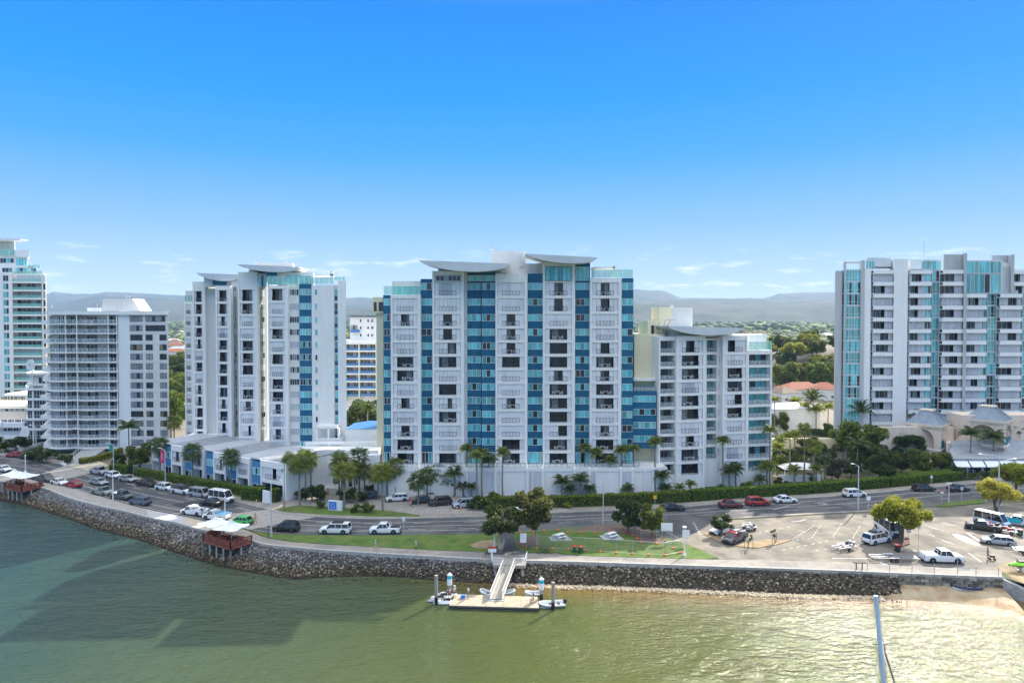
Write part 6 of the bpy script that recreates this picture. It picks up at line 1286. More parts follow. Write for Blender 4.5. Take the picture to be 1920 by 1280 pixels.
while x < x1_ - 4:
    VR.b('white2', x, x + .3, -.1, .2, .3, ze - .3, 'post'); MB().q([(0, 0, 0), (3.3, 0, 0), (3.3, -1.5, -1.1), (0, -1.5, -1.1)]).__class__
    a = MB(); a.box(.05, 3.25, -.03, .0, -.05, .05); a.q([(0, 0, 0), (3.3, 0, 0), (3.3, -1.4, -1.25), (0, -1.4, -1.25)]); a.q([(0, -1.4, -1.25), (3.3, -1.4, -1.25), (3.3, -1.4, -1.45), (0, -1.4, -1.45)]); a.build('awning', M['white2'], VR.root, loc=(x + .2, -.2, ze - .35))
    for j in range(3):
        c = obj('outdoor_chair', CH, None, VR.W(x + .6 + j * .95, 1.1 + .4 * (j % 2), .36), RW.random() * 6); tag(c, 'pale chair %s in the %s bay of the restaurant veranda' % (('left', 'centre', 'right')[j], ORD[k] if k < 16 else 'last'), 'chair', 'veranda chairs')
    x += 3.6; k += 1
VR.done()
RG = Bld('garden_wall_building', 'long cream retaining building below the right hand tower', 'building', 1560, 177); pbox(RG, 'cream', 1450, 1620, 822, 860, 0, 1); pbox(RG, 'cream', 1620, 1780, 806, 860, 0, 1); pbox(RG, 'peach', 1650, 1790, 800, 850, -6, 1); pbox(RG, 'peach', 1805, 2000, 778, 850, -8, 6); pbox(RG, 'white', 1462, 1540, 890, 903, -24, .4, 'garden_wall'); RG.done()
PS = thing('shade_canopy', 'white flat hipped shade roof over the pool area behind the hedge', 'canopy', G(1508, 905)); m = MB(); m.q([(-4.5, 0, 3), (4.5, 0, 3), (1.5, 3, 4), (-1.5, 3, 4)]); m.q([(4.5, 0, 3), (4.5, 6, 3), (1.5, 3, 4)]); m.q([(-4.5, 6, 3), (-4.5, 0, 3), (-1.5, 3, 4)]); m.q([(-4.5, 6, 3), (-1.5, 3, 4), (1.5, 3, 4), (4.5, 6, 3)]); m.build('roof', M['wpaint'], PS)
for x in (-4.3, 4.3):
    for y in (.2, 5.8): MB().tube((x, y, 0), (x, y, 3), .08).build('post', M['wpaint'], PS)
# houses of the suburb
M['tile_r'] = noisy('red_roof_tiles', (0.22, 0.065, 0.035), (0.34, 0.12, 0.065), 1.5, .8, 6); M['tile_b'] = noisy('brown_roof_tiles', (0.13, 0.09, 0.065), (0.22, 0.16, 0.12), 1.5, .8, 6)
def house(px, py_e, D, w, d, roof, label, rot=0, hh=3.2, rise=2.4, grp=None, hip=True, wall='offwhite', z=None):
    if py_e > 640: D = (H - hh) * F / (py_e - 593)
    p = P(px, py_e, D); zz = hh; t = thing('house', label, 'house', (p.x, p.y, 0), radians(rot), grp); b = MB(); b.box(-w / 2 + .4, w / 2 - .4, -d / 2 + .4, d / 2 - .4, 0, zz); b.build('wall', M[wall], t)
    r = MB(); i = d / 2 if hip else .3; a = [(-w / 2, -d / 2, zz), (w / 2, -d / 2, zz), (w / 2, d / 2, zz), (-w / 2, d / 2, zz)]; e0, e1 = (-w / 2 + i, 0, zz + rise), (w / 2 - i, 0, zz + rise)
    r.q([a[0], a[1], e1, e0]); r.q([a[2], a[3], e0, e1]); r.q([a[1], a[2], e1]); r.q([a[3], a[0], e0]); r.q([a[0], a[3], a[2], a[1]]); r.build('roof', M[roof], t)
    f, pn = window_meshes(1.5, 1.2, 2, ('dark', 'dark2'))
    for xx in (-w * .3, w * .15): o = obj('window', f, t, (xx, -d / 2 + .37, 1.2)); obj('pane', pn, o)
    return t
house(1500, 728, 245, 20, 12, 'tile_r', 'large red tiled house between the two right towers', 8, 4.5, 3); house(1545, 728, 255, 14, 11, 'tile_r', 'red tiled house touching the right hand tower', -15, 5, 2.8); house(1470, 735, 240, 10, 9, 'tile_b', 'brownish wing of the red tiled house', 20, 4.5, 2.5)
house(1478, 762, 205, 17, 11, 'roofpale', 'white two storey block with pale metal roof behind the palms', 12, 8.3, 1.3, wall='white'); house(1500, 700, 300, 22, 10, 'tile_b', 'long brown roofed house among trees', 5, 5, 2.2); house(1545, 700, 315, 12, 9, 'tile_r', 'orange roofed house behind the first red one', -10, 6, 2.5)
house(1500, 682, 360, 16, 10, 'tile_b', 'brown roof half hidden by olive trees', 0, 5, 2.5); house(1480, 668, 400, 14, 10, 'roofpale', 'pale roofed house in the middle distance', 12, 5, 2); house(335, 745, 230, 11, 9, 'tile_r', 'house with a bright red roof left of the stepped tower', 0, 7, 3, wall='peach'); house(332, 648, 330, 12, 9, 'tile_b', 'brown house among trees left of the stepped tower', 10, 4, 2.5)
house(330, 690, 270, 12, 10, 'roofpale', 'flat pale roofed house left of the stepped tower', 0, 6, .8); house(1440, 628, 520, 34, 16, 'roofpale', 'long low white roofed hall beyond the shorter tower', 4, 7, 1.5, wall='white'); house(1475, 634, 480, 20, 12, 'roofpale', 'second pale hall beyond the shorter tower', -6, 5, 1.5, wall='white')
rs = random.Random(12); hs_ = []
while len(hs_) < 30:
    y = rs.uniform(440, 1500) if len(hs_) % 3 else rs.uniform(420, 700); px = rs.choice([rs.uniform(1195, 1560), rs.uniform(1195, 1560), rs.uniform(1195, 1560), rs.uniform(318, 346), rs.uniform(652, 700)])
    hs_.append((px, y, rs.choice(['roofpale', 'tile_b', 'tile_r', 'roofpale', 'roofmetal'])))
cnt_ = {}
for px, y, rf in sorted(hs_):
    g_ = 'beyond the shorter white tower' if px > 1000 else ('left of the stepped tower' if px < 400 else 'between the two blue striped towers'); k_ = {'roofpale': 'white', 'tile_b': 'brown', 'tile_r': 'red', 'roofmetal': 'grey'}[rf]; cnt_[(k_, g_)] = cnt_.get((k_, g_), 0) + 1
    house(px, 600, y, rs.uniform(12, 20), rs.uniform(8, 11), rf, '%s distant %s roofed house from the left, %s' % (ORD[cnt_[(k_, g_)] - 1], k_, g_), rs.uniform(-40, 40), rs.uniform(6, 9.5), 2.4, 'houses of the distant suburb', wall='white')
# walls and ramp in front of the wavy block
m = MB(); a, b, c, d = G(119, 872), G(155, 870), G(212, 842), G(172, 838); m.q([(a.x, a.y, .1), (b.x, b.y, .1), (c.x, c.y, 1.6), (d.x, d.y, 1.6)]); m.q([(a.x, a.y, .1), (b.x, b.y, .1), (b.x, b.y, -.1), (a.x, a.y, -.1)]); m.q([(b.x, b.y, .1), (c.x, c.y, 1.6), (c.x, c.y, 0), (b.x, b.y, 0)])
t = thing('ramp', 'white concrete ramp leading up to the wavy balcony block', 'ramp'); m.build('slope', M['paleslab'], t); ln = (d - a).length; r_ = MB(); k = 12
for i in range(k + 1): p = a.lerp(d, i / k); z = .1 + 1.5 * i / k; r_.tube((p.x, p.y, z), (p.x, p.y, z + 1.1), .06, n=4)
r_.tube((a.x, a.y, 1.2), (d.x, d.y, 2.7), .06, n=4); r_.tube((a.x, a.y, .7), (d.x, d.y, 2.2), .04, n=4); r_.build('railing', M['wpaint'], t)
def lowwall(px, h, label, mat='white', w=.3, z=0):
    pts = [G(x, y) for x, y in px]; m = MB(); o = offset([Vector(p[:2]) for p in pts], w)
    for i in range(len(pts) - 1): m.prism([tuple(pts[i][:2]), tuple(pts[i + 1][:2]), tuple(o[i + 1]), tuple(o[i])], z, z + h)
    tag(m.build('garden_wall', M[mat]), label, 'wall')
lowwall([(18, 842), (40, 846), (92, 832)], 1.0, 'low white kerb wall of the bed behind the red car'); lowwall([(-30, 836), (40, 838), (78, 828)], 3.2, 'white rendered garden wall at the far left', w=.4); lowwall([(66, 851), (98, 861), (108, 856)], .6, 'small white kerb wall round the dark shrubs'); lowwall([(110, 868), (122, 874)], .6, 'short white kerb by the ramp foot')
lowwall([(250, 886), (285, 880), (300, 886)], 1.6, 'white front wall beside the left townhouse')
# ================================================================ vehicles
def paint_mat(name, c, metal=0.0): return pr(name, c, 0.28, metal, 0.6, Coat_Weight=0.5)
CP = {'white': (0.78, 0.78, 0.78), 'silver': (0.42, 0.44, 0.47), 'black': (0.012, 0.012, 0.015), 'dgrey': (0.07, 0.08, 0.09), 'red': (0.42, 0.02, 0.025), 'maroon': (0.14, 0.012, 0.02), 'green': (0.03, 0.48, 0.07), 'bluegrey': (0.10, 0.14, 0.22),
      'darkblue': (0.012, 0.018, 0.08), 'beige': (0.40, 0.38, 0.31), 'palegreen': (0.24, 0.27, 0.24), 'silverblue': (0.45, 0.52, 0.62), 'bluewhite': (0.35, 0.45, 0.62)}
CM = {k: paint_mat('paint_' + k, v, .35 if k in ('silver', 'bluegrey', 'silverblue') else 0) for k, v in CP.items()}
M['carglass'] = pr('car_glass', (0.015, 0.02, 0.025), 0.04, spec=.8); M['tyre'] = pr('tyre_rubber', (0.012, 0.012, 0.013), .85); M['rim'] = pr('alloy_rim', (0.4, 0.4, 0.42), .35, .7); M['plastic'] = pr('black_plastic', (0.02, 0.02, 0.022), .6)
M['lampw'] = pr('headlight_lens', (0.7, 0.72, 0.75), .1); M['lampr'] = pr('tail_light_lens', (0.45, 0.01, 0.01), .15); M['orange'] = pr('orange_plastic', (0.75, 0.16, 0.02), .5); M['redp'] = pr('red_plastic', (0.5, 0.03, 0.03), .5); M['binG'] = pr('bin_green', (0.02, 0.10, 0.05), .5); M['lime'] = pr('lime_cover', (0.28, 0.75, 0.02), .5); M['aqua'] = pr('aqua_paint', (0.02, 0.45, 0.55), .4)
# kind: length, width, belt height, roof height, (windscreen foot, roof front, roof rear, rear glass foot) as fractions of length from the front, bonnet height, tail height
KD = {'sedan': (4.6, 1.80, .93, 1.45, (.29, .43, .70, .86), .78, .95), 'hatch': (4.1, 1.76, .95, 1.48, (.25, .39, .84, .97), .80, .95), 'wagon': (4.7, 1.82, .96, 1.52, (.26, .40, .86, .97), .82, .96), 'suv': (4.6, 1.88, 1.06, 1.70, (.24, .38, .88, .97), .98, 1.06),
      'ute': (5.3, 1.9, 1.10, 1.80, (.24, .35, .56, .62), 1.05, 1.10), 'canopyute': (5.3, 1.9, 1.10, 1.82, (.24, .35, .94, .985), 1.05, 1.10), 'trayute': (5.2, 1.9, 1.08, 1.76, (.22, .33, .45, .48), 1.0, 1.08), 'pickup': (5.9, 2.05, 1.22, 1.95, (.26, .36, .57, .61), 1.2, 1.22),
      'minivan': (5.0, 1.9, 1.05, 1.92, (.10, .25, .93, .985), .98, 1.05), 'van': (5.4, 1.98, 1.15, 2.4, (.09, .22, .975, .99), 1.05, 1.15), 'truck': (6.5, 2.2, 1.3, 2.7, (.02, .06, .97, .985), 1.2, 1.3)}
def car_meshes(kind):
    Lc, Wc, zb, zr, (f0, f1, f2, f3), zh, zt = KD[kind]; hw = Wc / 2; X = lambda f: Lc / 2 - f * Lc; g0 = .22
    # lower body: stations along the length, a rounded section at each
    b = MB(); st = [(0.0, .80, .36, zh * .72), (.015, .90, .26, zh * .86), (.06, .97, g0, zh * .96), (f0 * .6, 1.0, g0, zh), (f0, 1.0, g0, zb - .02), (.5, 1.0, g0, zb), (min(f3, .97), 1.0, g0, zt), (.975, .97, g0 + .03, zt - .03), (.993, .93, .3, zt - .12), (1.0, .86, .38, zt - .3)]
    st = sorted(st); k0 = len(b.v); sec = []
    for f, ww, lo, hi in st:
        w = hw * ww; sec.append([(X(f), y, z) for y, z in ((-w * .9, lo), (-w, lo + .14), (-w, lo + (hi - lo) * .62), (-w * .965, hi - .07), (-w * .88, hi), (w * .88, hi), (w * .965, hi - .07), (w, lo + (hi - lo) * .62), (w, lo + .14), (w * .9, lo))])
    for a, c in zip(sec[:-1], sec[1:]):
        for i in range(10): j = (i + 1) % 10; b.q([a[i], c[i], c[j], a[j]])
    b.q(sec[0]); b.q(sec[-1][::-1])
    tray = kind in ('ute', 'trayute', 'pickup')
    body = b
    # glasshouse and roof
    tl = .80; wb = hw * .93; wt = hw * tl; rv = .07
    g = MB(); base = [(X(f0), -wb, zb - .03), (X(f3), -wb, zb - .03), (X(f3), wb, zb - .03), (X(f0), wb, zb - .03)]; top = [(X(f1), -wt, zr - rv), (X(f2), -wt, zr - rv), (X(f2), wt, zr - rv), (X(f1), wt, zr - rv)]
    for i in range(4): j = (i + 1) % 4; g.q([base[i], base[j], top[j], top[i]])
    r = MB(); e = .03
    rt = [(X(f1) + e, -wt - e), (X(f2) - e, -wt - e), (X(f2) - e, wt + e), (X(f1) + e, wt + e)]; ri = [(X(f1) - .12, -wt + .1), (X(f2) + .12, -wt + .1), (X(f2) + .12, wt - .1), (X(f1) - .12, wt - .1)]
    for i in range(4): j = (i + 1) % 4; r.q([(*rt[i], zr - rv - .02), (*rt[j], zr - rv - .02), (*rt[j], zr - .03), (*rt[i], zr - .03)]); r.q([(*rt[i], zr - .03), (*rt[j], zr - .03), (*ri[j], zr), (*ri[i], zr)])
    r.q([(*p, zr) for p in ri])
    # pillars
    def pil(p, q, w=.05): r.tube(p, q, w, w, 4, cap=False)
    for s in (-1, 1):
        pil((X(f0), s * wb, zb - .04), (X(f1), s * wt, zr - rv)); pil((X(f3), s * wb, zb - .04), (X(f2), s * wt, zr - rv), .06)
        nb = 2 if f2 - f1 > .3 else 1
        for q in range(nb):
            ft = f1 + (f2 - f1) * ((q + 1) / (nb + 1) if nb > 1 else .5); fb = f0 + (f3 - f0) * ((q + 1) / (nb + 1) if nb > 1 else .5); fb = ft * .7 + fb * .3; pil((X(fb), s * (wb + .01), zb - .04), (X(ft), s * (wt + .01), zr - rv), .045)
    tr = MB()
    if tray:                                             # open load tray
        a0, a1 = X(f3 + .02), X(.985); h0 = zb - (.02 if kind != 'trayute' else .15)
        tr.box(min(a0, a1), max(a0, a1), -hw * .82, hw * .82, h0 - .0, h0 + .015, 1)
        if kind == 'trayute': tr.box(min(a0, a1) - .1, max(a0, a1), -hw, hw, h0, h0 + .08); [tr.box(min(a0, a1) - .1, max(a0, a1), s * hw - .03, s * hw + .03, h0, h0 + .32) for s in (-1, 1)]; tr.box(max(a0, a1) - .05, max(a0, a1), -hw, hw, h0, zr)
        else: tr.tube((max(a0, a1) - .3, -hw * .8, zb), (max(a0, a1) - .1, -hw * .72, zr - .15), .04, n=5); tr.tube((max(a0, a1) - .3, hw * .8, zb), (max(a0, a1) - .1, hw * .72, zr - .15), .04, n=5); tr.tube((max(a0, a1) - .1, -hw * .72, zr - .15), (max(a0, a1) - .1, hw * .72, zr - .15), .04, n=5)
    wr = {'truck': .44, 'pickup': .42, 'ute': .39, 'canopyute': .39, 'trayute': .39, 'suv': .37}.get(kind, .33); xf, xr = X(.185 if kind not in ('van', 'minivan', 'truck') else .17), X(.80)
    t = MB(); t.lathe((0, 0, 0), [(-.11, wr * .72), (-.11, wr * .93), (-.08, wr), (.08, wr), (.11, wr * .93), (.11, wr * .72), (.11, .01)], 16); rm = MB().lathe((0, 0, 0), [(.112, wr * .70), (.10, wr * .6), (.09, .16), (.118, .1), (.118, .01)], 10)
    arch = MB()
    for s in (-1, 1):
        for xx in (xf, xr):
            pts = [(xx + (wr + .07) * cos(a_), s * (hw + .004), wr + (wr + .07) * sin(a_)) for a_ in [pi * i / 10 for i in range(11)]] + [(xx - wr - .07, s * (hw + .004), g0), (xx + wr + .07, s * (hw + .004), g0)]; arch.q(pts)
    bum = MB().box(-.12, .01, -hw * .80, hw * .80, .3, .49); grl = MB().box(-.015, .02, -hw * .4, hw * .4, .52, zh * .78); mir = MB().box(-.08, .08, -.09, .09, -.02, .13)
    hl = MB().box(-.1, .03, -.18, .18, -.08, .07); tlm = MB().box(-.03, .08, -.1, .1, -.16, .12)
    return dict(body=body.mesh('body', CM['white'], True), glass=g.mesh('windows', M['carglass']), roof=r.mesh('roof', CM['white']), tray=tr.mesh('tray', [CM['white'], M['plastic']]) if tray else None, tyre=t.mesh('tyre', M['tyre']), rim=rm.mesh('rim', M['rim']),
                arch=arch.mesh('wheel_arch', M['plastic']), bumper=bum.mesh('bumper', M['plastic']), grille=grl.mesh('grille', M['plastic']), mirror=mir.mesh('mirror', M['plastic']), fx=X(f0 + .06), head=hl.mesh('headlight', M['lampw']), tail=tlm.mesh('tail_light', M['lampr']), d=(Lc, hw, zb, zr, zh, zt, wr, xf, xr))
CARM = {}
def setmat(o, m, i=0): o.material_slots[i].link = 'OBJECT'; o.material_slots[i].material = m
def vehicle(kind, px, py, head, col, label, cat='car', group=None, name=None, extra=None, roofcol=None, z=0.012):
    if kind not in CARM: CARM[kind] = car_meshes(kind)
    c = CARM[kind]; Lc, hw, zb, zr, zh, zt, wr, xf, xr = c['d']; p = G(px, py, z)
    v = Vector((p.x, p.y)).normalized() * (hw * .8); p = Vector((p.x + v.x, p.y + v.y, z))
    t = thing(name or 'parked_car', label, cat, p, radians(head), group)
    for k in ('body', 'roof'): o = obj(k, c[k], t); setmat(o, CM[roofcol if (k == 'roof' and roofcol) else col])
    obj('windows', c['glass'], t); obj('wheel_arch', c['arch'], t); [obj('bumper', c['bumper'], t, (s_ * (Lc / 2 + (.0 if s_ > 0 else .0)) + (.11 if s_ > 0 else 0), 0, 0)) for s_ in (-1, 1)]; obj('grille', c['grille'], t, (Lc / 2 - .0, 0, 0)); [obj('mirror', c['mirror'], t, (c['fx'], s_ * (hw + .1), zb)) for s_ in (-1, 1)]
    if c['tray']: o = obj('tray', c['tray'], t); setmat(o, CM[col])
    for x in (xf, xr):
        for s in (-1, 1): w = obj('wheel', c['tyre'], t, (x, s * (hw - .085), wr)); w.rotation_euler = (-s * pi / 2, 0, 0); obj('rim', c['rim'], w)
    for s in (-1, 1): obj('headlight', c['head'], t, (Lc / 2 - .06, s * hw * .66, zh * .72)); obj('tail_light', c['tail'], t, (-Lc / 2 + .03, s * hw * .80, zt * .78))
    if extra: extra(t, c['d'])
    return t
def roofrack(t, d, load='plastic'): MB().box(-1.4, .5, -.6, .6, d[3] + .06, d[3] + .2).box(-1.2, -1.15, -.6, .6, d[3], d[3] + .06).box(.2, .25, -.6, .6, d[3], d[3] + .06).build('roof_rack', M[load], t)
def rails(t, d):
    for s in (-1, 1): MB().tube((.3, s * .62, d[3] + .06), (-1.6, s * .62, d[3] + .06), .035, n=4).build('roof_rail', M['plastic'], t)
def openboot(t, d): m = MB(); m.box(-d[0] / 2 - .75, -d[0] / 2 + .35, -d[1] * .8, d[1] * .8, d[3] + .1, d[3] + .17); m.build('tailgate', CM['black'], t).rotation_euler = (0, 0.05, 0)
def junk(n=14, sp=(1.6, .7), z0=.95, cols=('steel', 'plastic', 'wpaint', 'pole')):
    def f(t, d=None):
        for i in range(n): x = random.uniform(-1, 1) * sp[0] - (1.2 if d else 0); y = random.uniform(-1, 1) * sp[1]; MB().box(-random.uniform(.1, .4), random.uniform(.1, .4), -.15, .15, 0, random.uniform(.15, .5)).build('cargo', M[cols[i % len(cols)]], t, loc=(x, y, z0), rz=random.uniform(-.7, .7))
    return f
V = vehicle; gp = 'cars parked along the sea wall side'; gf = 'cars parked along the hedge side'
V('hatch', 26, 857, 165, 'red', 'small red hatchback at the far left kerb with its bonnet shaded', extra=None, group=gf); V('ute', 53, 861, 160, 'black', 'black pickup at the kerb behind the small red hatchback', extra=junk(5), group=gf)
V('sedan', 8, 884, -28, 'white', 'white sedan at the left edge of the picture', group=gp); V('hatch', 64, 897, 150, 'dgrey', 'dark grey car just right of the white shade sails', group=gp); V('ute', 85, 903, -28, 'dgrey', 'dark grey pickup between the dark car and the white sedan', group=gp)
V('sedan', 112, 909, -28, 'white', 'white sedan next to the red hatchback on the sea wall side', group=gp); V('hatch', 138, 914, 152, 'red', 'bright red hatchback parked on the sea wall side', group=gp); V('sedan', 186, 909, -26, 'silver', 'silver car driving in the lane beside the flatbed trucks', name='driving_car')
V('trayute', 192, 928, -24, 'palegreen', 'pale green tray truck with empty flatbed facing the lamp post', group=gp); V('trayute', 228, 936, -24, 'dgrey', 'dark tray truck with pale flatbed right of the lamp post', group=gp, extra=lambda t, d: MB().box(-2.6, -.2, -.95, .95, 1.05, 1.12).build('flatbed', M['wpaint'], t)); V('suv', 263, 947, 157, 'bluegrey', 'blue grey four wheel drive, last before the white concrete slab', group=gp)
V('ute', 186, 889, -28, 'silver', 'silver double cab pickup, first in the hedge side row', group=gf); V('hatch', 213, 896, -26, 'white', 'white hatchback behind the silver pickup', group=gf); V('sedan', 240, 903, -26, 'silver', 'silver sedan beside the dark hedge', group=gf); V('ute', 275, 912, -26, 'black', 'black pickup in the hedge side row', group=gf)
V('wagon', 310, 919, -26, 'white', 'white wagon between the black and the white pickup', group=gf, extra=rails); V('canopyute', 342, 926, -26, 'white', 'white pickup with black topped canopy beside the hedge', group=gf, roofcol='black'); V('minivan', 375, 932, -24, 'silver', 'silver minivan in front of the white van', group=gf); V('van', 415, 941, -23, 'white', 'tall white van at the end of the hedge side row', 'van', group=gf, name='parked_van')
V('sedan', 396, 948, 157, 'black', 'black car driving past the white van', name='driving_car'); V('trayute', 364, 966, 160, 'white', 'white tray truck loaded with gear beside the path', group=gp, extra=junk(12, (1.2, .7), 1.1)); V('trayute', 406, 975, 163, 'white', 'white tray truck with blue tray next to the green car', group=gp, extra=lambda t, d: MB().box(-2.5, -.2, -.9, .9, 1.1, 1.3).build('blue_tray_load', M['lblue'], t))
V('hatch', 452, 984, 168, 'green', 'bright green hatchback beside the shade sails', group=gp); V('suv', 536, 997, 176, 'black', 'black four wheel drive driving past the grass strip', name='driving_car', extra=rails); V('canopyute', 629, 1001, 178, 'white', 'white pickup with canopy and roof box on the near lane', name='driving_car', extra=roofrack); V('ute', 722, 1001, 180, 'white', 'white double cab pickup driving on the near lane', name='driving_car')
V('hatch', 692, 936, 200, 'darkblue', 'dark blue hatchback outside the reception', group='cars in the forecourt bays'); V('wagon', 745, 940, 192, 'white', 'white wagon in the forecourt bays', group='cars in the forecourt bays'); V('hatch', 788, 944, 195, 'black', 'black hatchback with its tailgate open', group='cars in the forecourt bays', extra=openboot); V('suv', 826, 948, 198, 'black', 'black four wheel drive behind the tall palms', group='cars in the forecourt bays'); V('suv', 870, 952, 197, 'silverblue', 'silver blue four wheel drive next to the traffic cones', group='cars in the forecourt bays', extra=rails)
V('hatch', 969, 968, 5, 'white', 'white car half hidden between two trees', name='driving_car'); V('sedan', 1261, 958, 3, 'black', 'black sedan parked before the road hedge', group='cars along the right hedge'); V('sedan', 1370, 952, 6, 'maroon', 'dark red sedan before the hedge', group='cars along the right hedge'); V('suv', 1420, 948, 6, 'red', 'bright red four wheel drive before the hedge', group='cars along the right hedge'); V('sedan', 1472, 943, 6, 'white', 'white sedan right of the two red cars', group='cars along the right hedge')
V('suv', 1602, 932, 8, 'white', 'white four wheel drive behind the tall grey pole', name='driving_car'); V('wagon', 1732, 921, 8, 'black', 'black wagon below the deep right hedge', group='cars along the right hedge'); V('sedan', 1797, 921, 8, 'darkblue', 'dark blue car passing the road signs at the right', name='driving_car')
V('trayute', 1377, 1017, 222, 'dgrey', 'old tray truck with red roof loaded with gear in the car park', 'truck', name='tray_truck', roofcol='red', extra=junk(16, (1.2, .7), 1.1)); V('wagon', 1352, 1001, 215, 'white', 'white car half hidden behind the small spreading tree')
V('canopyute', 1644, 1019, 25, 'white', 'white four wheel drive pickup with cluttered roof rack', extra=lambda t, d: (roofrack(t, d), junk(8, (.8, .5), d[3] + .2)(t))); V('truck', 1664, 1001, 265, 'white', 'white bus fronted truck behind the roof rack pickup', 'truck', name='truck'); V('pickup', 1765, 1055, -4, 'white', 'big white pickup towing the long boat trailer', extra=lambda t, d: MB().box(-2.75, -.75, -.92, .92, 1.2, 1.27).build('tray_cover', CM['white'], t))
V('ute', 1843, 995, 150, 'black', 'black pickup with motorbikes parked by the van', extra=junk(7, (1.0, .6), 1.1, ('plastic', 'wpaint', 'redp'))); V('van', 1860, 986, 300, 'bluewhite', 'white and blue van beside the golden tree', 'van', name='parked_van', roofcol='white'); V('ute', 1905, 985, 315, 'white', 'white pickup with a blue sign board along its side', extra=lambda t, d: MB().box(-1.8, .9, -1.05, -1.0, .55, 1.35).build('side_board', M['aqua'], t)); V('wagon', 1871, 1022, 158, 'silver', 'silver wagon towing a small trailer', extra=rails)
# trailers
def wheel_at(t, x, y, r=.3):
    if 'suv' not in CARM: CARM['suv'] = car_meshes('suv')
    c = CARM['suv']; s = r / .37; w = obj('wheel', c['tyre'], t, (x, y, r)); w.rotation_euler = (-(1 if y > 0 else -1) * pi / 2, 0, 0); w.scale = (s, s, 1); obj('rim', c['rim'], w)
def trailer(px, py, head, Lt, label, axles=1, boat=False, extra=None):
    t = thing('boat_trailer', label, 'trailer', G(px, py, .012), radians(head)); m = MB()
    for s in (-1, 1): m.box(-Lt / 2, Lt / 2 - 1.2, s * .75 - .05, s * .75 + .05, .5, .62); m.tube((Lt / 2 - 1.2, s * .75, .56), (Lt / 2, 0, .5), .05, n=4)
    for k in range(7): x = -Lt / 2 + (Lt - 1.3) * k / 6; m.box(x - .04, x + .04, -.75, .75, .52, .6)
    for s in (-1, 1): m.box(-Lt / 2, Lt / 2 - 1.6, s * .38 - .06, s * .38 + .06, .68, .76)
    m.build('chassis', M['steel'], t)
    for k in range(axles):
        for s in (-1, 1): wheel_at(t, -.6 - k * .75, s * .98); MB().box(-.95 - k * .75, -.25 - k * .75, s * .98 - .13, s * .98 + .13, .66, .70).build('mudguard', M['wpaint'], t)
    MB().tube((Lt / 2 - .9, 0, .5), (Lt / 2 - .9, 0, 1.15), .05).build('winch_post', M['steel'], t)
    if extra: extra(t)
    return t
trailer(1683, 1050, -3, 8.0, 'long empty twin axle boat trailer behind the big white pickup', 2); trailer(1588, 1029, 22, 5.0, 'empty galvanised boat trailer behind the roof rack pickup', extra=junk(8, (1.6, .5), .7, ('steel', 'pole', 'plastic'))); trailer(1402, 994, 222, 4.2, 'loaded trailer behind the old tray truck', extra=junk(26, (1.6, .7), .65))
trailer(1889, 999, 140, 3.6, 'small trailer carrying motorbikes behind the blue white van', extra=junk(10, (1.2, .5), .65, ('plastic', 'redp', 'wpaint'))); trailer(1908, 1035, 155, 3.6, 'small galvanised trailer behind the silver wagon')
def jetski(t, x=0, y=0, z=.75, c='lime', par=None):
    m = MB(); n = 10; L0 = 2.9
    for i in range(n):
        a, b = i / n, (i + 1) / n
        def s(q): w = .55 * sin(min(1, q * 1.25 + .08) * pi * .5) * (1 if q < .8 else 1 - (q - .8) * 1.0); return x + L0 * (.5 - q), w, .32 + .28 * sin(q * pi)
        x0, w0, h0 = s(a); x1, w1, h1 = s(b); sec0 = [(x0, y - w0 * .5, z), (x0, y - w0, z + .22), (x0, y - w0 * .45, z + h0), (x0, y + w0 * .45, z + h0), (x0, y + w0, z + .22), (x0, y + w0 * .5, z)]; sec1 = [(x1, y - w1 * .5, z), (x1, y - w1, z + .22), (x1, y - w1 * .45, z + h1), (x1, y + w1 * .45, z + h1), (x1, y + w1, z + .22), (x1, y + w1 * .5, z)]
        for k in range(6): m.q([sec0[k], sec1[k], sec1[(k + 1) % 6], sec0[(k + 1) % 6]])
    h = m.build('hull', M[c], t, smooth=True); MB().box(x - .9, x + .1, y - .2, y + .2, z + .5, z + .78).build('seat', M['plastic'], t); MB().tube((x + .35, y, z + .5), (x + .2, y, z + .95), .06).tube((x + .2, y - .35, z + .95), (x + .2, y + .35, z + .95), .03).build('handlebar', M['plastic'], t)
def jt(t): pass
trailer(1912, 1072, 175, 4.2, 'dark trailer standing on sand at the top of the boat ramp'); 
jk = thing('jet_ski', 'lime green covered jet ski lying on the ramp trailer', 'jet ski', G(1910, 1070, .0), radians(175)); jetski(jk)
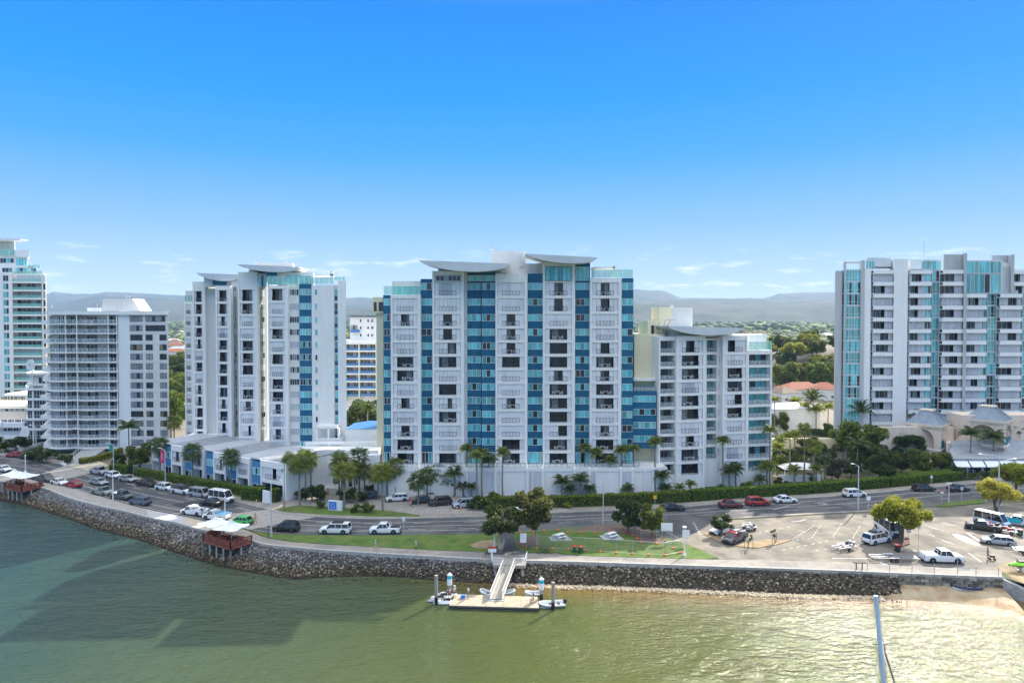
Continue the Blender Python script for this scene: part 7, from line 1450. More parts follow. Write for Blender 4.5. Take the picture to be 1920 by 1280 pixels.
# ================================================================ street furniture, jetty, boats, people
def letters(body, size, mat, parent, loc, rot):
    cu = bpy.data.curves.new('lettering', 'FONT'); cu.body = body; cu.size = size; cu.align_x = 'CENTER'; cu.extrude = .002; tmp = bpy.data.objects.new('tmp', cu)
    me = bpy.data.meshes.new_from_object(tmp); bpy.data.objects.remove(tmp); me.materials.clear(); me.materials.append(mat); o = obj('lettering', me, parent, loc); o.rotation_euler = rot; return o
def lamp(px, py, h, label, double=False, arm=2.0, rz=0.0, kind='street'):
    t = thing('street_lamp', label, 'street lamp', G(px, py, .1), radians(rz)); m = MB().tube((0, 0, 0), (0, 0, h), .13, .08, 8); m.tube((0, 0, 0), (0, 0, .4), .22, .22, 8)
    if kind == 'post': m.build('pole', M['wpaint'], t); MB().lathe((0, 0, h - .1), [(0, .12), (.3, .3), (.32, .36), (.5, .05), (.55, .01)], 10).build('lamp_shade', M['wpaint'], t); MB().lathe((0, 0, 0), [(0, .35), (.5, .16), (.9, .12)], 8).build('base', M['wpaint'], t); return t
    m.build('pole', M['pole'], t)
    for s in ((-1, 1) if double else (1,)):
        a = MB(); p0 = Vector((0, 0, h - .1)); 
        for k in range(5): q = Vector((s * arm * (k + 1) / 5, 0, h + .9 * sin((k + 1) / 5 * pi / 2) * .8)); a.tube(p0, q, .06, .05, 6); p0 = q
        a.build('arm', M['pole'], t); MB().lathe((p0.x + s * .25, 0, p0.z - .12), [(0, .02), (.03, .2), (.14, .16), (.18, .02)], 8).build('lamp_head', M['wpaint'], t)
    return t
def pole_px(px, pyt, pyb, label, r=.12, cat='pole', name='utility_pole', mat='pole', z=.02):
    b = G(px, pyb, z); h = P(px, pyt, b.y).z - z; t = thing(name, label, cat, b); MB().tube((0, 0, 0), (0, 0, h), r, r * .75, 8).build('pole', M[mat], t); return t, h
for px, pt, pb, lab in ((212, 893, 937, 'white short lamp post beside the two tray trucks'), (422, 933, 981, 'white lamp post beside the green car'), (48, 854, 898, 'white lamp post behind the left shade sails')):
    t, h = pole_px(px, pt, pb, lab, .13, 'lamp post', 'lamp_post', 'wpaint'); MB().lathe((0, 0, h), [(0, .18), (.12, .16), (.2, .02)], 8).build('lamp_head', M['wpaint'], t)
def streetlight(px, pt, pb, label, s=1, arm=2.2, banner=None, hgt=None):
    t, h = pole_px(px, pt, pb, label, .13, 'street light', 'street_light'); a = MB(); p0 = Vector((0, 0, h - .15))
    for k in range(5): q = Vector((s * arm * (k + 1) / 5, 0, h + .5 * sin((k + 1) / 5 * pi / 2))); a.tube(p0, q, .06, .05, 6); p0 = q
    a.build('arm', M['pole'], t); MB().box(-.1, .5, -.12, .12, -.05, .08).build('lamp_head', M['wpaint'], t, loc=(p0.x + (0 if s > 0 else -.4), 0, p0.z))
    if banner:
        col, z0, z1, w, txt = banner; m = MB().box(-w - .1, -.1, -.02, .02, z0, z1); m.build('banner', M[col], t); MB().tube((0, 0, z1), (-w - .2, 0, z1), .03, n=5).tube((0, 0, z0), (-w - .2, 0, z0), .03, n=5).build('bracket', M['pole'], t)
        if txt:
            letters(txt, .55, M['wpaint'], t, (-w / 2 - .1, -.03, (z0 + z1) / 2), (pi / 2, -pi / 2, 0))
    return t
M['bgreen'] = pr('green_banner', (0.01, 0.30, 0.20), .7); M['bpink'] = pr('pink_banner', (0.60, 0.03, 0.13), .7)
streetlight(213, 834, 887, 'street light with a green banner beside the ramp hedge', -1, 1.2, ('bgreen', 5.2, 7.0, .85, None)); streetlight(310, 844, 904, 'street light with a pink banner before the townhouses', -1, 1.0, ('bpink', 4.4, 7.4, .95, 'festival'))
streetlight(68, 800, 862, 'grey street light with curved arm at the far left kerb', -1, 1.2); streetlight(6, 790, 848, 'slim grey street light at the left edge', -1, 1.2); streetlight(509, 906, 1006, 'tall grey power pole with a curved lamp arm by the grass', 1, 1.5)
streetlight(1609, 874, 955, 'tall grey pole with a lamp on the traffic island', -1, 1.0); t = streetlight(1872, 856, 962, 'tall white double armed street light by the golden tree', -1, 3.4); h_ = 962; a = MB(); 
b = G(1872, 962); hh = P(1872, 856, b.y).z; p0 = Vector((0, 0, hh - 1.2))
for k in range(5): q = Vector((2.8 * (k + 1) / 5, 0, hh - 1.2 + .8 * sin((k + 1) / 5 * pi / 2))); a.tube(p0, q, .06, .05, 6); p0 = q
a.build('arm', M['wpaint'], t); MB().box(-.1, .5, -.12, .12, -.05, .08).build('lamp_head', M['wpaint'], t, loc=p0)
pole_px(1131, 904, 982, 'thin concrete pole in front of the podium hedge', .1); pole_px(1906, 870, 900, 'broad pale post at the right edge behind the golden tree', .35)
pole_px(503, 984, 1009, 'short dark post at the start of the grass strip', .07, 'post', 'post', 'plastic')
lamp(1283, 1041, 4.3, 'white promenade lamp with lantern head at the lawn corner', kind='post'); lamp(927, 1032, 5.2, 'white promenade lamp beside the pale trunked tree', kind='post')
def sign(px, pt, pb, w, h, label, face='wpaint', n=1, pm='pole', edge=None, rz=0, txt=None, tsz=.3, tmat='plastic', z=.1):
    b = G(px, pb, z); hh = P(px, pt, b.y).z - z; t = thing('sign', label, 'sign', b, radians(rz)); m = MB()
    for x in ((0,) if n == 1 else (-w * .4, w * .4)): m.tube((x, 0, 0), (x, 0, hh), .045, n=6)
    m.build('post', M[pm], t); MB().box(-w / 2, w / 2, -.09, -.05, hh - h, hh).build('panel', M[face], t)
    if edge: MB().box(-w / 2, w / 2, -.095, -.09, hh - h * .4, hh).build('header', M[edge], t)
    return t
M['yel'] = pr('yellow_sign', (0.8, 0.5, 0.02), .5); M['blues'] = pr('blue_sign', (0.06, 0.20, 0.62), .5)
sign(981, 999, 1032, 1.0, 1.5, 'white notice board on two timber posts by the path', n=2, pm='bark', tsz=.2); sign(923, 1023, 1046, 1.25, .95, 'red and white sign on a post at the jetty entrance', edge='redp'); sign(1250, 980, 1016, 1.9, 1.25, 'large white framed sign on two posts behind the temporary fence', n=2, pm='steel')
sign(1286, 993, 1022, 1.2, 1.3, 'round cornered white sign behind the promenade lamp', n=1); sign(1228, 928, 950, .7, .7, 'small yellow diamond warning sign before the hedge', 'yel'); sign(1628, 930, 958, .75, .75, 'small white sign right of the tall grey pole'); sign(1766, 918, 944, .7, .7, 'small white and red sign on the grass median', edge='redp')
sign(1803, 912, 938, .6, .7, 'grey road sign on the median, right of the camera pole', 'pole'); sign(1848, 931, 960, .6, .9, 'small white sign left of the double street light', edge='yel'); sign(1746, 891, 915, .5, .6, 'small pale sign in front of the deep hedge'); sign(757, 968, 1001, .45, .8, 'narrow white sign by the white pickup on the road'); sign(1722, 985, 1027, .5, .5, 'thin post with small sign in the car park', 'pole'); sign(1703, 985, 1005, .8, 1.2, 'grey parking notice hanging beside the yellow green tree', 'pole')
t, h = pole_px(1779, 906, 943, 'white camera pole on the grass median', .08, 'pole', 'camera_pole', 'wpaint'); MB().box(-.5, .5, -.1, .1, h - .1, h + .15).build('camera', M['wpaint'], t)
# entrance sign: blue square with pale ring mark
t = thing('entrance_sign', 'low white wall sign with a blue square panel before the reception', 'sign', G(626, 957, .1), radians(-14)); MB().box(-1.2, 1.6, 0, .5, 0, 1.9).build('wall', M['wpaint'], t); MB().box(-1.05, .55, -.05, 0, .25, 1.75).build('panel', M['blues'], t)
m = MB(); m2 = []
for i in range(16):
    a0, a1 = 2 * pi * i / 16, 2 * pi * (i + 1) / 16
    m.q([(-.25 + .42 * cos(a0), -.056, 1.05 + .42 * sin(a0)), (-.25 + .42 * cos(a1), -.056, 1.05 + .42 * sin(a1)), (-.25 + .32 * cos(a1), -.056, 1.05 + .32 * sin(a1)), (-.25 + .32 * cos(a0), -.056, 1.05 + .32 * sin(a0))])
m.box(-.9, .4, -.058, -.055, .4, .47); m.build('emblem', pr('pale_blue_print', (.35, .55, .95), .5), t)
t = thing('hedge_sign', 'plain white slanted sign panel set in the hedge', 'sign', G(499, 943, .1), radians(-20)); MB().extr([(-.95, 0), (.95, 0), (.8, 2.4), (-.85, 2.6)], 0, .25).build('panel', M['wpaint'], t)
# decks with shade sails
def deck(pxs, label, zt=.35, sails=(), slab=None):
    """pxs: near-left, near-right, far-right, far-left corners on the ground"""
    c = [G(x, y, zt) for x, y in pxs]; t = thing('timber_deck', label, 'deck'); u = (c[1] - c[0]); v = (c[3] - c[0]); n = max(4, int(v.length / .45))
    for k in range(n):
        a, b = c[0].lerp(c[3], (k + .06) / n), c[1].lerp(c[2], (k + .06) / n); d, e = c[0].lerp(c[3], (k + .94) / n), c[1].lerp(c[2], (k + .94) / n); MB().prism([(a.x, a.y), (b.x, b.y), (e.x, e.y), (d.x, d.y)], zt - .06, zt).build('deck_board', M['redwood'], t)
    fr = MB(); 
    for a, b in ((c[0], c[1]), (c[1], c[2]), (c[0], c[3])): fr.tube(a - Vector((0, 0, .25)), b - Vector((0, 0, .25)), .14, n=4)
    fr.build('bearer', M['redwood'], t)
    def rail(a, b):
        k = max(1, int((b - a).length / 2.0 + .5))
        for i in range(k + 1): p = a.lerp(b, i / k); MB().box(p.x - .08, p.x + .08, p.y - .08, p.y + .08, zt - .5, zt + 1.05).build('post', M['redwood'], t); MB().tube((p.x, p.y, -2.0), (p.x, p.y, zt - .4), .16, n=8).build('footing', M['kerb'], t)
        for z in (.95, .62, .28):
            m = MB(); d = (b - a).normalized(); nn = Vector((-d.y, d.x, 0)) * .04; m.prism([tuple((a - nn)[:2]), tuple((b - nn)[:2]), tuple((b + nn)[:2]), tuple((a + nn)[:2])], zt + z - .1, zt + z + .1); m.build('rail', M['redwood'], t)
    rail(c[0], c[1]); rail(c[1], c[2]); rail(c[0], c[3]); return t, c
M['redwood'] = noisy('red_stained_timber', (0.16, 0.045, 0.028), (0.28, 0.085, 0.05), 2, .75, 5, sc3=(1, 1, 1)); M['sail'] = noisy('white_sail_fabric', (0.74, 0.76, 0.78), (0.80, 0.81, 0.82), .5, .7)
def sail(px, pt, pb, r, label, rz=0.0, z=.35):
    b = G(px, pb, z); h = P(px, pt, b.y).z - z; t = thing('shade_sail', label, 'shade sail', b, rz, 'white shade sails over the decks'); MB().tube((0, 0, 0), (0, 0, h - .3), .07, n=8).build('mast', M['wpaint'], t); m = MB(); n = 32; R_ = 6
    ring = lambda k: [(lambda a, f: (cos(a) * r * f * (0.62 + .55 * abs(cos(2 * a)) ** 1.8), sin(a) * r * f * (0.62 + .55 * abs(cos(2 * a)) ** 1.8), h - (h * .42) * (f ** .55) + .25 * f * f * abs(cos(2 * a)) * 1.0))(2 * pi * i / n, k / R_) for i in range(n)]
    rings = [ring(k) for k in range(R_ + 1)]
    for a, c in zip(rings[:-1], rings[1:]):
        for i in range(n): m.q([a[i], a[(i + 1) % n], c[(i + 1) % n], c[i]])
    m.build('sail', M['sail'], t, smooth=True)
d1, c1 = deck([(381, 1012), (432, 1027), (472, 1014), (420, 1000)], 'red timber viewing deck with rails beside the path, nearest the camera'); d2, c2 = deck([(8, 912), (40, 920), (76, 911), (44, 901)], 'red timber viewing deck at the left edge of the sea wall')
sail(404, 966, 1004, 2.5, 'left white shade sail over the nearer deck', .2); sail(434, 972, 1014, 2.5, 'right white shade sail over the nearer deck', .5); sail(27, 877, 909, 2.4, 'left white shade sail over the far deck', .3); sail(47, 881, 912, 2.4, 'right white shade sail over the far deck', .5)
for k, (px, py, lab) in enumerate(((400, 1003, 'timber picnic bench at the left end of the nearer deck'), (424, 1010, 'timber seat in the middle of the nearer deck'), (446, 1013, 'timber seat at the right end of the nearer deck'), (36, 908, 'timber seat under the far shade sails'))):
    t = thing('picnic_table', lab, 'bench', G(px, py, .35), radians(-20)); MB().box(-.9, .9, -.35, .35, .68, .75).build('tabletop', M['redwood'], t); MB().box(-.9, .9, -.8, -.5, .4, .46).build('seat', M['redwood'], t); MB().box(-.9, .9, .5, .8, .4, .46).build('seat', M['redwood'], t); MB().box(-.7, -.6, -.7, .7, 0, .68).box(.6, .7, -.7, .7, 0, .68).build('leg', M['redwood'], t)
def bin_(px, py, label, lid='redp', rz=0, body='binG'):
    t = thing('wheelie_bin', label, 'bin', G(px, py, .1), radians(rz)); m = MB(); m.extr([(-.24, 0), (.24, 0), (.3, .95), (-.3, .95)], -.3, .3); m.build('body', M[body], t); MB().box(-.33, .33, -.34, .36, .95, 1.04).build('lid', M[lid], t); MB().tube((-.3, .3, .12), (-.3, .4, .12), .12, n=8).tube((.3, .3, .12), (.3, .4, .12), .12, n=8).build('wheel', M['tyre'], t)
bin_(1077, 1035, 'left green wheelie bin with red lid on the lawn path'); bin_(1089, 1036, 'right green wheelie bin leaning by the fence', rz=20); bin_(1683, 1033, 'dark wheelie bin with red lid under the car park tree', body='plastic'); bin_(1913, 1003, 'green bin with red lid at the right edge of the car park'); bin_(77, 911, 'brown bin at the end of the far deck', 'plastic', body='redwood')
# concrete pads with picnic settings
for pts, lab in (([(1028, 1007), (1035, 1014), (1074, 1013), (1060, 1004)], 'left'), ([(1123, 1004), (1133, 1012), (1170, 1011), (1158, 1002)], 'right')):
    c = [G(x, y, .13) for x, y in pts]; o = MB().prism([tuple(p[:2]) for p in c], .125, .19).build('concrete_pad', M['paleslab']); tag(o, '%s pale concrete pad on the fenced lawn' % lab, 'slab'); ce = sum(c, Vector()) / 4
    t = thing('picnic_table', 'white picnic table on the %s concrete pad' % lab, 'picnic table', (ce.x, ce.y, .19), radians(35)); MB().box(-.9, .9, -.4, .4, .7, .76).build('tabletop', M['wpaint'], t)
    for s in (-1, 1): MB().box(-.9, .9, s * .75 - .16, s * .75 + .16, .42, .47).build('seat', M['wpaint'], t); MB().box(s * .6 - .04, s * .6 + .04, -.7, .7, 0, .7).build('leg', M['pole'], t)
# temporary fence panels with orange feet
fence_me = {}
def mesh_mat():
    m = pr('fence_mesh', (0.45, 0.46, 0.46), .5, .3); m.node_tree.nodes['Principled BSDF'].inputs['Alpha'].default_value = 0.10; return m
M['fmesh'] = mesh_mat(); fidx = 0
FENCE = thing('temporary_fence', 'temporary wire mesh fence with orange feet round the small lawn', 'fence')
def fence(pxs):
    pts = [G(x, y, .13) for x, y in pxs]
    for a, b in zip(pts[:-1], pts[1:]):
        k = max(1, round((b - a).length / 2.4))
        for i in range(k):
            p, q = a.lerp(b, i / k), a.lerp(b, (i + 1) / k); w = (q - p).length; key = round(w * 10)
            if key not in fence_me:
                m = MB()
                for x in (0, w): m.tube((x, 0, 0), (x, 0, 2.1), .03, n=5)
                for z in (.15, 2.08): m.tube((0, 0, z), (w, 0, z), .025, n=5)
                m.q([(0, 0, .15), (w, 0, .15), (w, 0, 2.08), (0, 0, 2.08)], 1); fence_me[key] = m.mesh('fence_panel', [M['steel'], M['fmesh']])
            h = atan2(q.y - p.y, q.x - p.x); obj('fence_panel', fence_me[key], FENCE, p, h); obj('foot', FOOT, FENCE, p, h + pi / 2)
FOOT = MB().box(-.36, .36, -.14, .14, 0, .18).mesh('foot', M['orange'])
fence([(986, 1026), (1006, 1028), (1036, 1029), (1066, 1030), (1096, 1032), (1126, 1034), (1156, 1036), (1186, 1038), (1217, 1040), (1247, 1041), (1276, 1036), (1250, 1020)]); fence([(975, 998), (1020, 995), (1047, 994), (1064, 998), (1090, 998), (1116, 998), (1143, 997), (1172, 998), (1188, 1003), (1202, 1017), (1231, 1019), (1262, 1019)])
# jetty: shore platform, gangway, pontoon, piles
JY = G(957, 1062, 0).y; pz = .05
PT = thing('jetty_platform', 'small railed concrete platform at the head of the gangway', 'platform'); c = [G(921, 1048, pz), G(988, 1047, pz), G(985, 1061, pz), G(925, 1060, pz)]
MB().prism([tuple(p[:2]) for p in c], -.3, pz + .1).build('slab', M['concrete'], PT)
def baluster(a, b, par, h=1.1, step=.16, z=pz + .1):
    m = MB(); L0 = (b - a).length; k = int(L0 / step)
    for zz in (.08, h): m.tube((a.x, a.y, z + zz), (b.x, b.y, z + zz), .035, n=5)
    for i in range(k + 1): p = a.lerp(b, i / max(1, k)); m.tube((p.x, p.y, z), (p.x, p.y, z + h), .05 if i in (0, k) else .016, n=4)
    m.build('railing', M['wpaint'], par)
gl, gr_ = G(945, 1060, pz), G(963, 1061, pz)
baluster(c[3], c[3].lerp(c[2], .32), PT); baluster(c[3].lerp(c[2], .62), c[2], PT); baluster(c[0], c[3], PT); baluster(c[1], c[2], PT)
for px, py in ((929, 1060), (979, 1061)): p = G(px, py, 0); MB().tube((p.x, p.y + .5, -2.6), (p.x, p.y + .5, -.2), .22, n=8).build('footing', M['kerb'], PT)
M['gwside'] = noisy('gangway_mesh_side', (0.36, 0.34, 0.29), (0.44, 0.41, 0.35), 2); GW = thing('gangway', 'long pale aluminium gangway sloping from the platform down to the pontoon', 'gangway'); a0, a1 = G(943, 1060, .12), G(965, 1061, .12); b0, b1 = G(918, 1122, WZ + .65), G(942, 1122, WZ + .65); W_ = ((a1 - a0).length + (b1 - b0).length) / 2; am, bmid = (a0 + a1) / 2, (b0 + b1) / 2; sd = Vector((1, .12, 0)).normalized() * .85
m = MB(); 
for k in range(30):
    p, q = am.lerp(bmid, (k + .08) / 30), am.lerp(bmid, (k + .92) / 30); m.q([p - sd, p + sd, q + sd, q - sd])
m.build('deck_plate', M['gwside'], GW)
u = Vector((0, 0, 1.0))
for s in (-1, 1):
    m = MB(); A0, B0 = am + sd * s, bmid + sd * s; m.tube(A0 + u, B0 + u, .06, n=6); m.tube(A0, B0, .1, n=6); m.tube(A0 + u * .5, B0 + u * .5, .035, n=5)
    for k in range(13): p = A0.lerp(B0, k / 12); m.tube(p, p + u, .04, n=5)
    m.q([A0, B0, B0 + u * .95, A0 + u * .95], 1); m.build('handrail', [M['offwhite'], M['gwside']], GW)
PN = thing('pontoon', 'flat pale concrete pontoon floating at the end of the gangway', 'pontoon'); zt = WZ + .5; cs = [G(842, 1134, zt), G(1011, 1139, zt), G(1008, 1118, zt), G(855, 1113, zt)]
M['pontoon'] = noisy('pontoon_concrete', (0.33, 0.275, 0.20), (0.42, 0.35, 0.26), .9, .85, 6, bump=.2)
for k in range(5):
    a, b = cs[0].lerp(cs[1], (k + .006) / 5), cs[0].lerp(cs[1], (k + .994) / 5); d, e = cs[3].lerp(cs[2], (k + .006) / 5), cs[3].lerp(cs[2], (k + .994) / 5); MB().prism([tuple(a[:2]), tuple(b[:2]), tuple(e[:2]), tuple(d[:2])], WZ - .3, zt).build('float_section', M['pontoon'], PN)
MB().tube(cs[0] - Vector((0, .05, .2)), cs[1] - Vector((0, .05, .2)), .16, n=6).build('fender', M['plastic'], PN); 
pb = (b0 + b1) / 2; MB().box(pb.x - 1.6, pb.x + 1.1, pb.y - .5, pb.y + .5, zt, zt + .06).build('landing_plate', M['steel'], PN)
def pile(px, pt, pb, label, cap=True, r=.24):
    b = G(px, pb, WZ); h = P(px, pt, b.y).z - WZ; t = thing('mooring_pile', label, 'pile', (b.x, b.y, WZ - .6)); h += .6; MB().tube((0, 0, 0), (0, 0, 1.7), r + .01, n=10).build('base', M['pilewet'], t); MB().tube((0, 0, 1.65), (0, 0, h - (.9 if cap else 0)), r, n=10).build('shaft', M['pilewood'], t)
    if cap: MB().tube((0, 0, h - 1.8), (0, 0, h - .35), r + .12, n=10).build('sign_sleeve', M['wpaint'], t); MB().tube((0, 0, h - .9), (0, 0, h - .4), r + .13, n=10).build('aqua_band', M['aqua'], t); MB().lathe((0, 0, h - .4), [(0, r + .15), (.4, .02)], 10).build('cap', M['wpaint'], t)
M['pilewood'] = noisy('weathered_pile', (0.26, 0.24, 0.21), (0.40, 0.37, 0.33), 2, .9, sc3=(1, 1, .2)); M['pilewet'] = noisy('dark_wet_pile', (0.02, 0.018, 0.015), (0.05, 0.04, 0.03), 3, .6)
pile(818, 1078, 1133, 'bare timber pile at the left end of the pontoon', False); pile(843, 1072, 1118, 'pile with aqua and white cap at the left of the pontoon'); pile(1015, 1080, 1127, 'pile with aqua and white cap at the right of the pontoon'); pile(1037, 1091, 1143, 'bare pale pile standing beside the grey dinghy', False)
# boats
M['navy'] = pr('navy_rubber', (0.012, 0.02, 0.10), .5)
def dinghy(px, py, head, Lb, label, col='wpaint', z=WZ - .12, motor=True, tube='pole', inside='lgrey'):
    t = thing('dinghy', label, 'dinghy', G(px, py, z), radians(head)); m = MB(); n = 12; hw = Lb * .23
    secs = []
    for i in range(n + 1):
        q = i / n; w = hw * (1 if q < .55 else sqrt(max(0, 1 - ((q - .55) / .45) ** 2))); x = -Lb / 2 + Lb * q; sh = .42 + .28 * max(0, q - .5) ** 1.3 * 2; secs.append([(x, -w, sh), (x, -w * .85, .12), (x, 0, 0 + .3 * max(0, q - .8)), (x, w * .85, .12), (x, w, sh), (x, w * .72, sh), (x, w * .65, .2), (x, -w * .65, .2), (x, -w * .72, sh)])
    for a, c_ in zip(secs[:-1], secs[1:]):
        for k in range(9): m.q([a[k], a[(k + 1) % 9], c_[(k + 1) % 9], c_[k]], 0 if k in (0, 1, 2, 3) else 1)
    m.q(secs[0][:5], 0); m.build('hull', [M[col], M[inside]], t)
    g = MB()
    for s in (0, 4):
        for a, c_ in zip(secs[:-1], secs[1:]): g.tube(a[s], c_[s], .15, n=8, cap=False)
    g.build('tube', M[tube], t, smooth=True); MB().box(-.1, .25, -hw * .7, hw * .7, .3, .36).box(-Lb * .3 - .15, -Lb * .3 + .15, -hw * .7, hw * .7, .3, .36).build('thwart', M['plastic'], t)
    if motor: MB().box(-Lb / 2 - .3, -Lb / 2 + .05, -.15, .15, .45, .95).box(-Lb / 2 - .2, -Lb / 2 - .08, -.05, .05, -.2, .45).build('outboard_motor', M['plastic'], t)
    return t
dinghy(1034, 1137, 190, 3.6, 'grey inflatable dinghy tied at the right end of the pontoon', 'lgrey', motor=True); dinghy(1000, 1117, 185, 2.4, 'small pale dinghy behind the right end of the pontoon', 'wpaint', motor=False); dinghy(914, 1116, 150, 2.4, 'round inflatable tender left of the gangway foot', 'wpaint', motor=False); dinghy(951, 1115, 10, 2.2, 'inflatable tender right of the gangway foot', 'wpaint', motor=False)
dinghy(1810, 1104, 182, 3.8, 'navy and white inflatable boat lying on the beach', 'wpaint', z=-1.75, motor=False, tube='navy')
def ski(px, py, head, lab, col='wpaint', z=WZ - .1): t = thing('jet_ski', lab, 'jet ski', G(px, py, z), radians(head)); jetski(t, 0, 0, 0, col)
ski(832, 1132, 190, 'white and black jet ski at the near left corner of the pontoon'); ski(827, 1122, 185, 'white jet ski behind the bare pile', z=WZ - .1); ski(838, 1117, 175, 'striped jet ski at the rear left of the pontoon'); ski(820, 1127, 200, 'silver grey jet ski beyond the bare pile', 'steel')
t = thing('cool_box', 'blue cool box standing on the pontoon', 'cool box', G(868, 1121, zt)); MB().box(-.3, .3, -.2, .2, 0, .4).build('body', M['blues'], t); MB().box(-.32, .32, -.22, .22, .4, .47).build('lid', M['blues'], t)
# yacht whose mast enters the picture
YD = 45; mt = P(1642, 1116, YD); mb_ = P(1657, 1276, YD); dd = (mb_ - mt) / (mt.z - mb_.z); foot = mt + dd * (mt.z + 1.3); Yt = thing('sailing_yacht', 'yacht with pale blue white mast rising from the bottom right edge', 'yacht', (foot.x, foot.y, -1.3)); top = mt - foot
m = MB(); m.tube((0, 0, 0), top, .17, .14, 12); m.build('mast', pr('mast_paint', (0.50, 0.60, 0.75), .4), Yt); tp = P(1643, 1084, YD) - foot; MB().tube(top, tp, .02, n=4).build('antenna', M['plastic'], Yt)
sp = P(1650, 1207, YD) - foot; MB().tube(sp - Vector((.5, 0, 0)), sp + Vector((.5, 0, 0)), .035, n=5).build('spreader', M['plastic'], Yt); MB().tube(P(1659, 1222, YD) - foot, P(1684, 1300, YD) - foot, .05, n=5).tube(sp + Vector((.3, 0, 0)), P(1659, 1222, YD) - foot, .03, n=5).build('shroud', M['plastic'], Yt)
MB().tube(P(1653, 1205, YD) - foot, P(1637, 1300, YD) - foot, .012, n=4).build('stay', M['steel'], Yt)
hull = MB(); n = 14; secs = []
for i in range(n + 1): q = i / n; w = 1.7 * sin(min(1, q * 1.5 + .25) * pi / 2) * (1 if q < .5 else sqrt(max(0, 1 - ((q - .5) / .5) ** 2))); x = -5 + 10 * q; secs.append([(x, -w, .0), (x, -w * .8, -.9), (x, 0, -1.3), (x, w * .8, -.9), (x, w, .0)])
for a, c_ in zip(secs[:-1], secs[1:]):
    for k in range(4): hull.q([a[k], c_[k], c_[k + 1], a[k + 1]])
    hull.q([a[4], c_[4], c_[0], a[0]])
hull.q(secs[0]); hull.build('hull', M['wpaint'], Yt); MB().box(-1.5, 2, -1, 1, 0, .5).build('cabin', M['wpaint'], Yt)
# rail posts, bollards along the ramp end of the path, bench sign
RF = thing('wire_fence', 'low post and wire fence on top of the stone sea wall', 'fence'); pts = [G(x, yat(edge_px, x) - 1.5, .1) for x in (1626, 1668, 1710, 1752, 1795, 1830, 1872)]
for i, p in enumerate(pts): MB().tube(p, p + Vector((0, 0, 1.35 if i != 4 else 2.6)), .05, n=6).build('post', M['steel'], RF)
MB().tube(pts[0] + Vector((0, 0, 1.2)), pts[-1] + Vector((0, 0, 1.2)), .012, n=4).tube(pts[0] + Vector((0, 0, .6)), pts[-1] + Vector((0, 0, .6)), .012, n=4).build('wire', M['steel'], RF)
MB().box(.1, 1.8, -.03, .03, .5, 1.1).build('notice', M['crail'], RF, loc=pts[4])
t = thing('information_lectern', 'dark information board on two legs by the sea wall', 'information board', G(1611, 1067, .1)); MB().box(-.85, .85, -.35, .25, 1.0, 1.12).build('board', M['bark'], t); MB().box(-.5, -.38, -.06, .06, 0, 1).build('leg', M['bark'], t); MB().box(.38, .5, -.06, .06, 0, 1).build('leg', M['bark'], t)
def cone(px, py, lab): t = thing('traffic_cone', lab, 'traffic cone', G(px, py, .02)); MB().lathe((0, 0, 0), [(0, .2), (.05, .2), (.05, .15), (.75, .03)], 10).build('cone', M['orange'], t); MB().lathe((0, 0, 0), [(.3, .115), (.5, .085)], 10).build('reflective_band', M['wpaint'], t)
for px, py, lab in ((857, 954, 'left traffic cone by the silver blue four wheel drive'), (864, 955, 'right traffic cone by the silver blue four wheel drive'), (1247, 1016, 'traffic cone at the corner of the temporary fence'), (481, 941, 'traffic cone by the square hedge block')): cone(px, py, lab)
def bike(px, py, head, lab):
    t = thing('bicycle', lab, 'bicycle', G(px, py, .1), radians(head)); m = MB()
    for x in (-.52, .52):
        w = MB(); 
        for i in range(14): a0, a1 = 2 * pi * i / 14, 2 * pi * (i + 1) / 14; w.tube((x + .33 * cos(a0), 0, .34 + .33 * sin(a0)), (x + .33 * cos(a1), 0, .34 + .33 * sin(a1)), .025, n=4, cap=False)
        w.build('wheel', M['tyre'], t)
    m.tube((-.52, 0, .34), (-.15, 0, .85), .022).tube((-.15, 0, .85), (.35, 0, .85), .022).tube((.35, 0, .85), (.52, 0, .34), .022).tube((-.15, 0, .85), (0, 0, .34), .022).tube((0, 0, .34), (.38, 0, .8), .022).tube((-.52, 0, .34), (0, 0, .34), .022).build('frame', M['plastic'], t); MB().tube((.38, -.25, 1.0), (.38, .25, 1.0), .02).tube((.38, 0, .85), (.38, 0, 1.0), .02).build('handlebar', M['plastic'], t); MB().box(-.3, -.05, -.07, .07, .92, .98).build('saddle', M['plastic'], t)
bike(1017, 1038, 4, 'left of two bicycles parked by the temporary fence'); bike(1026, 1037, -10, 'right of two bicycles parked by the temporary fence'); bike(914, 1046, 20, 'bicycle leaning at the left end of the jetty platform')
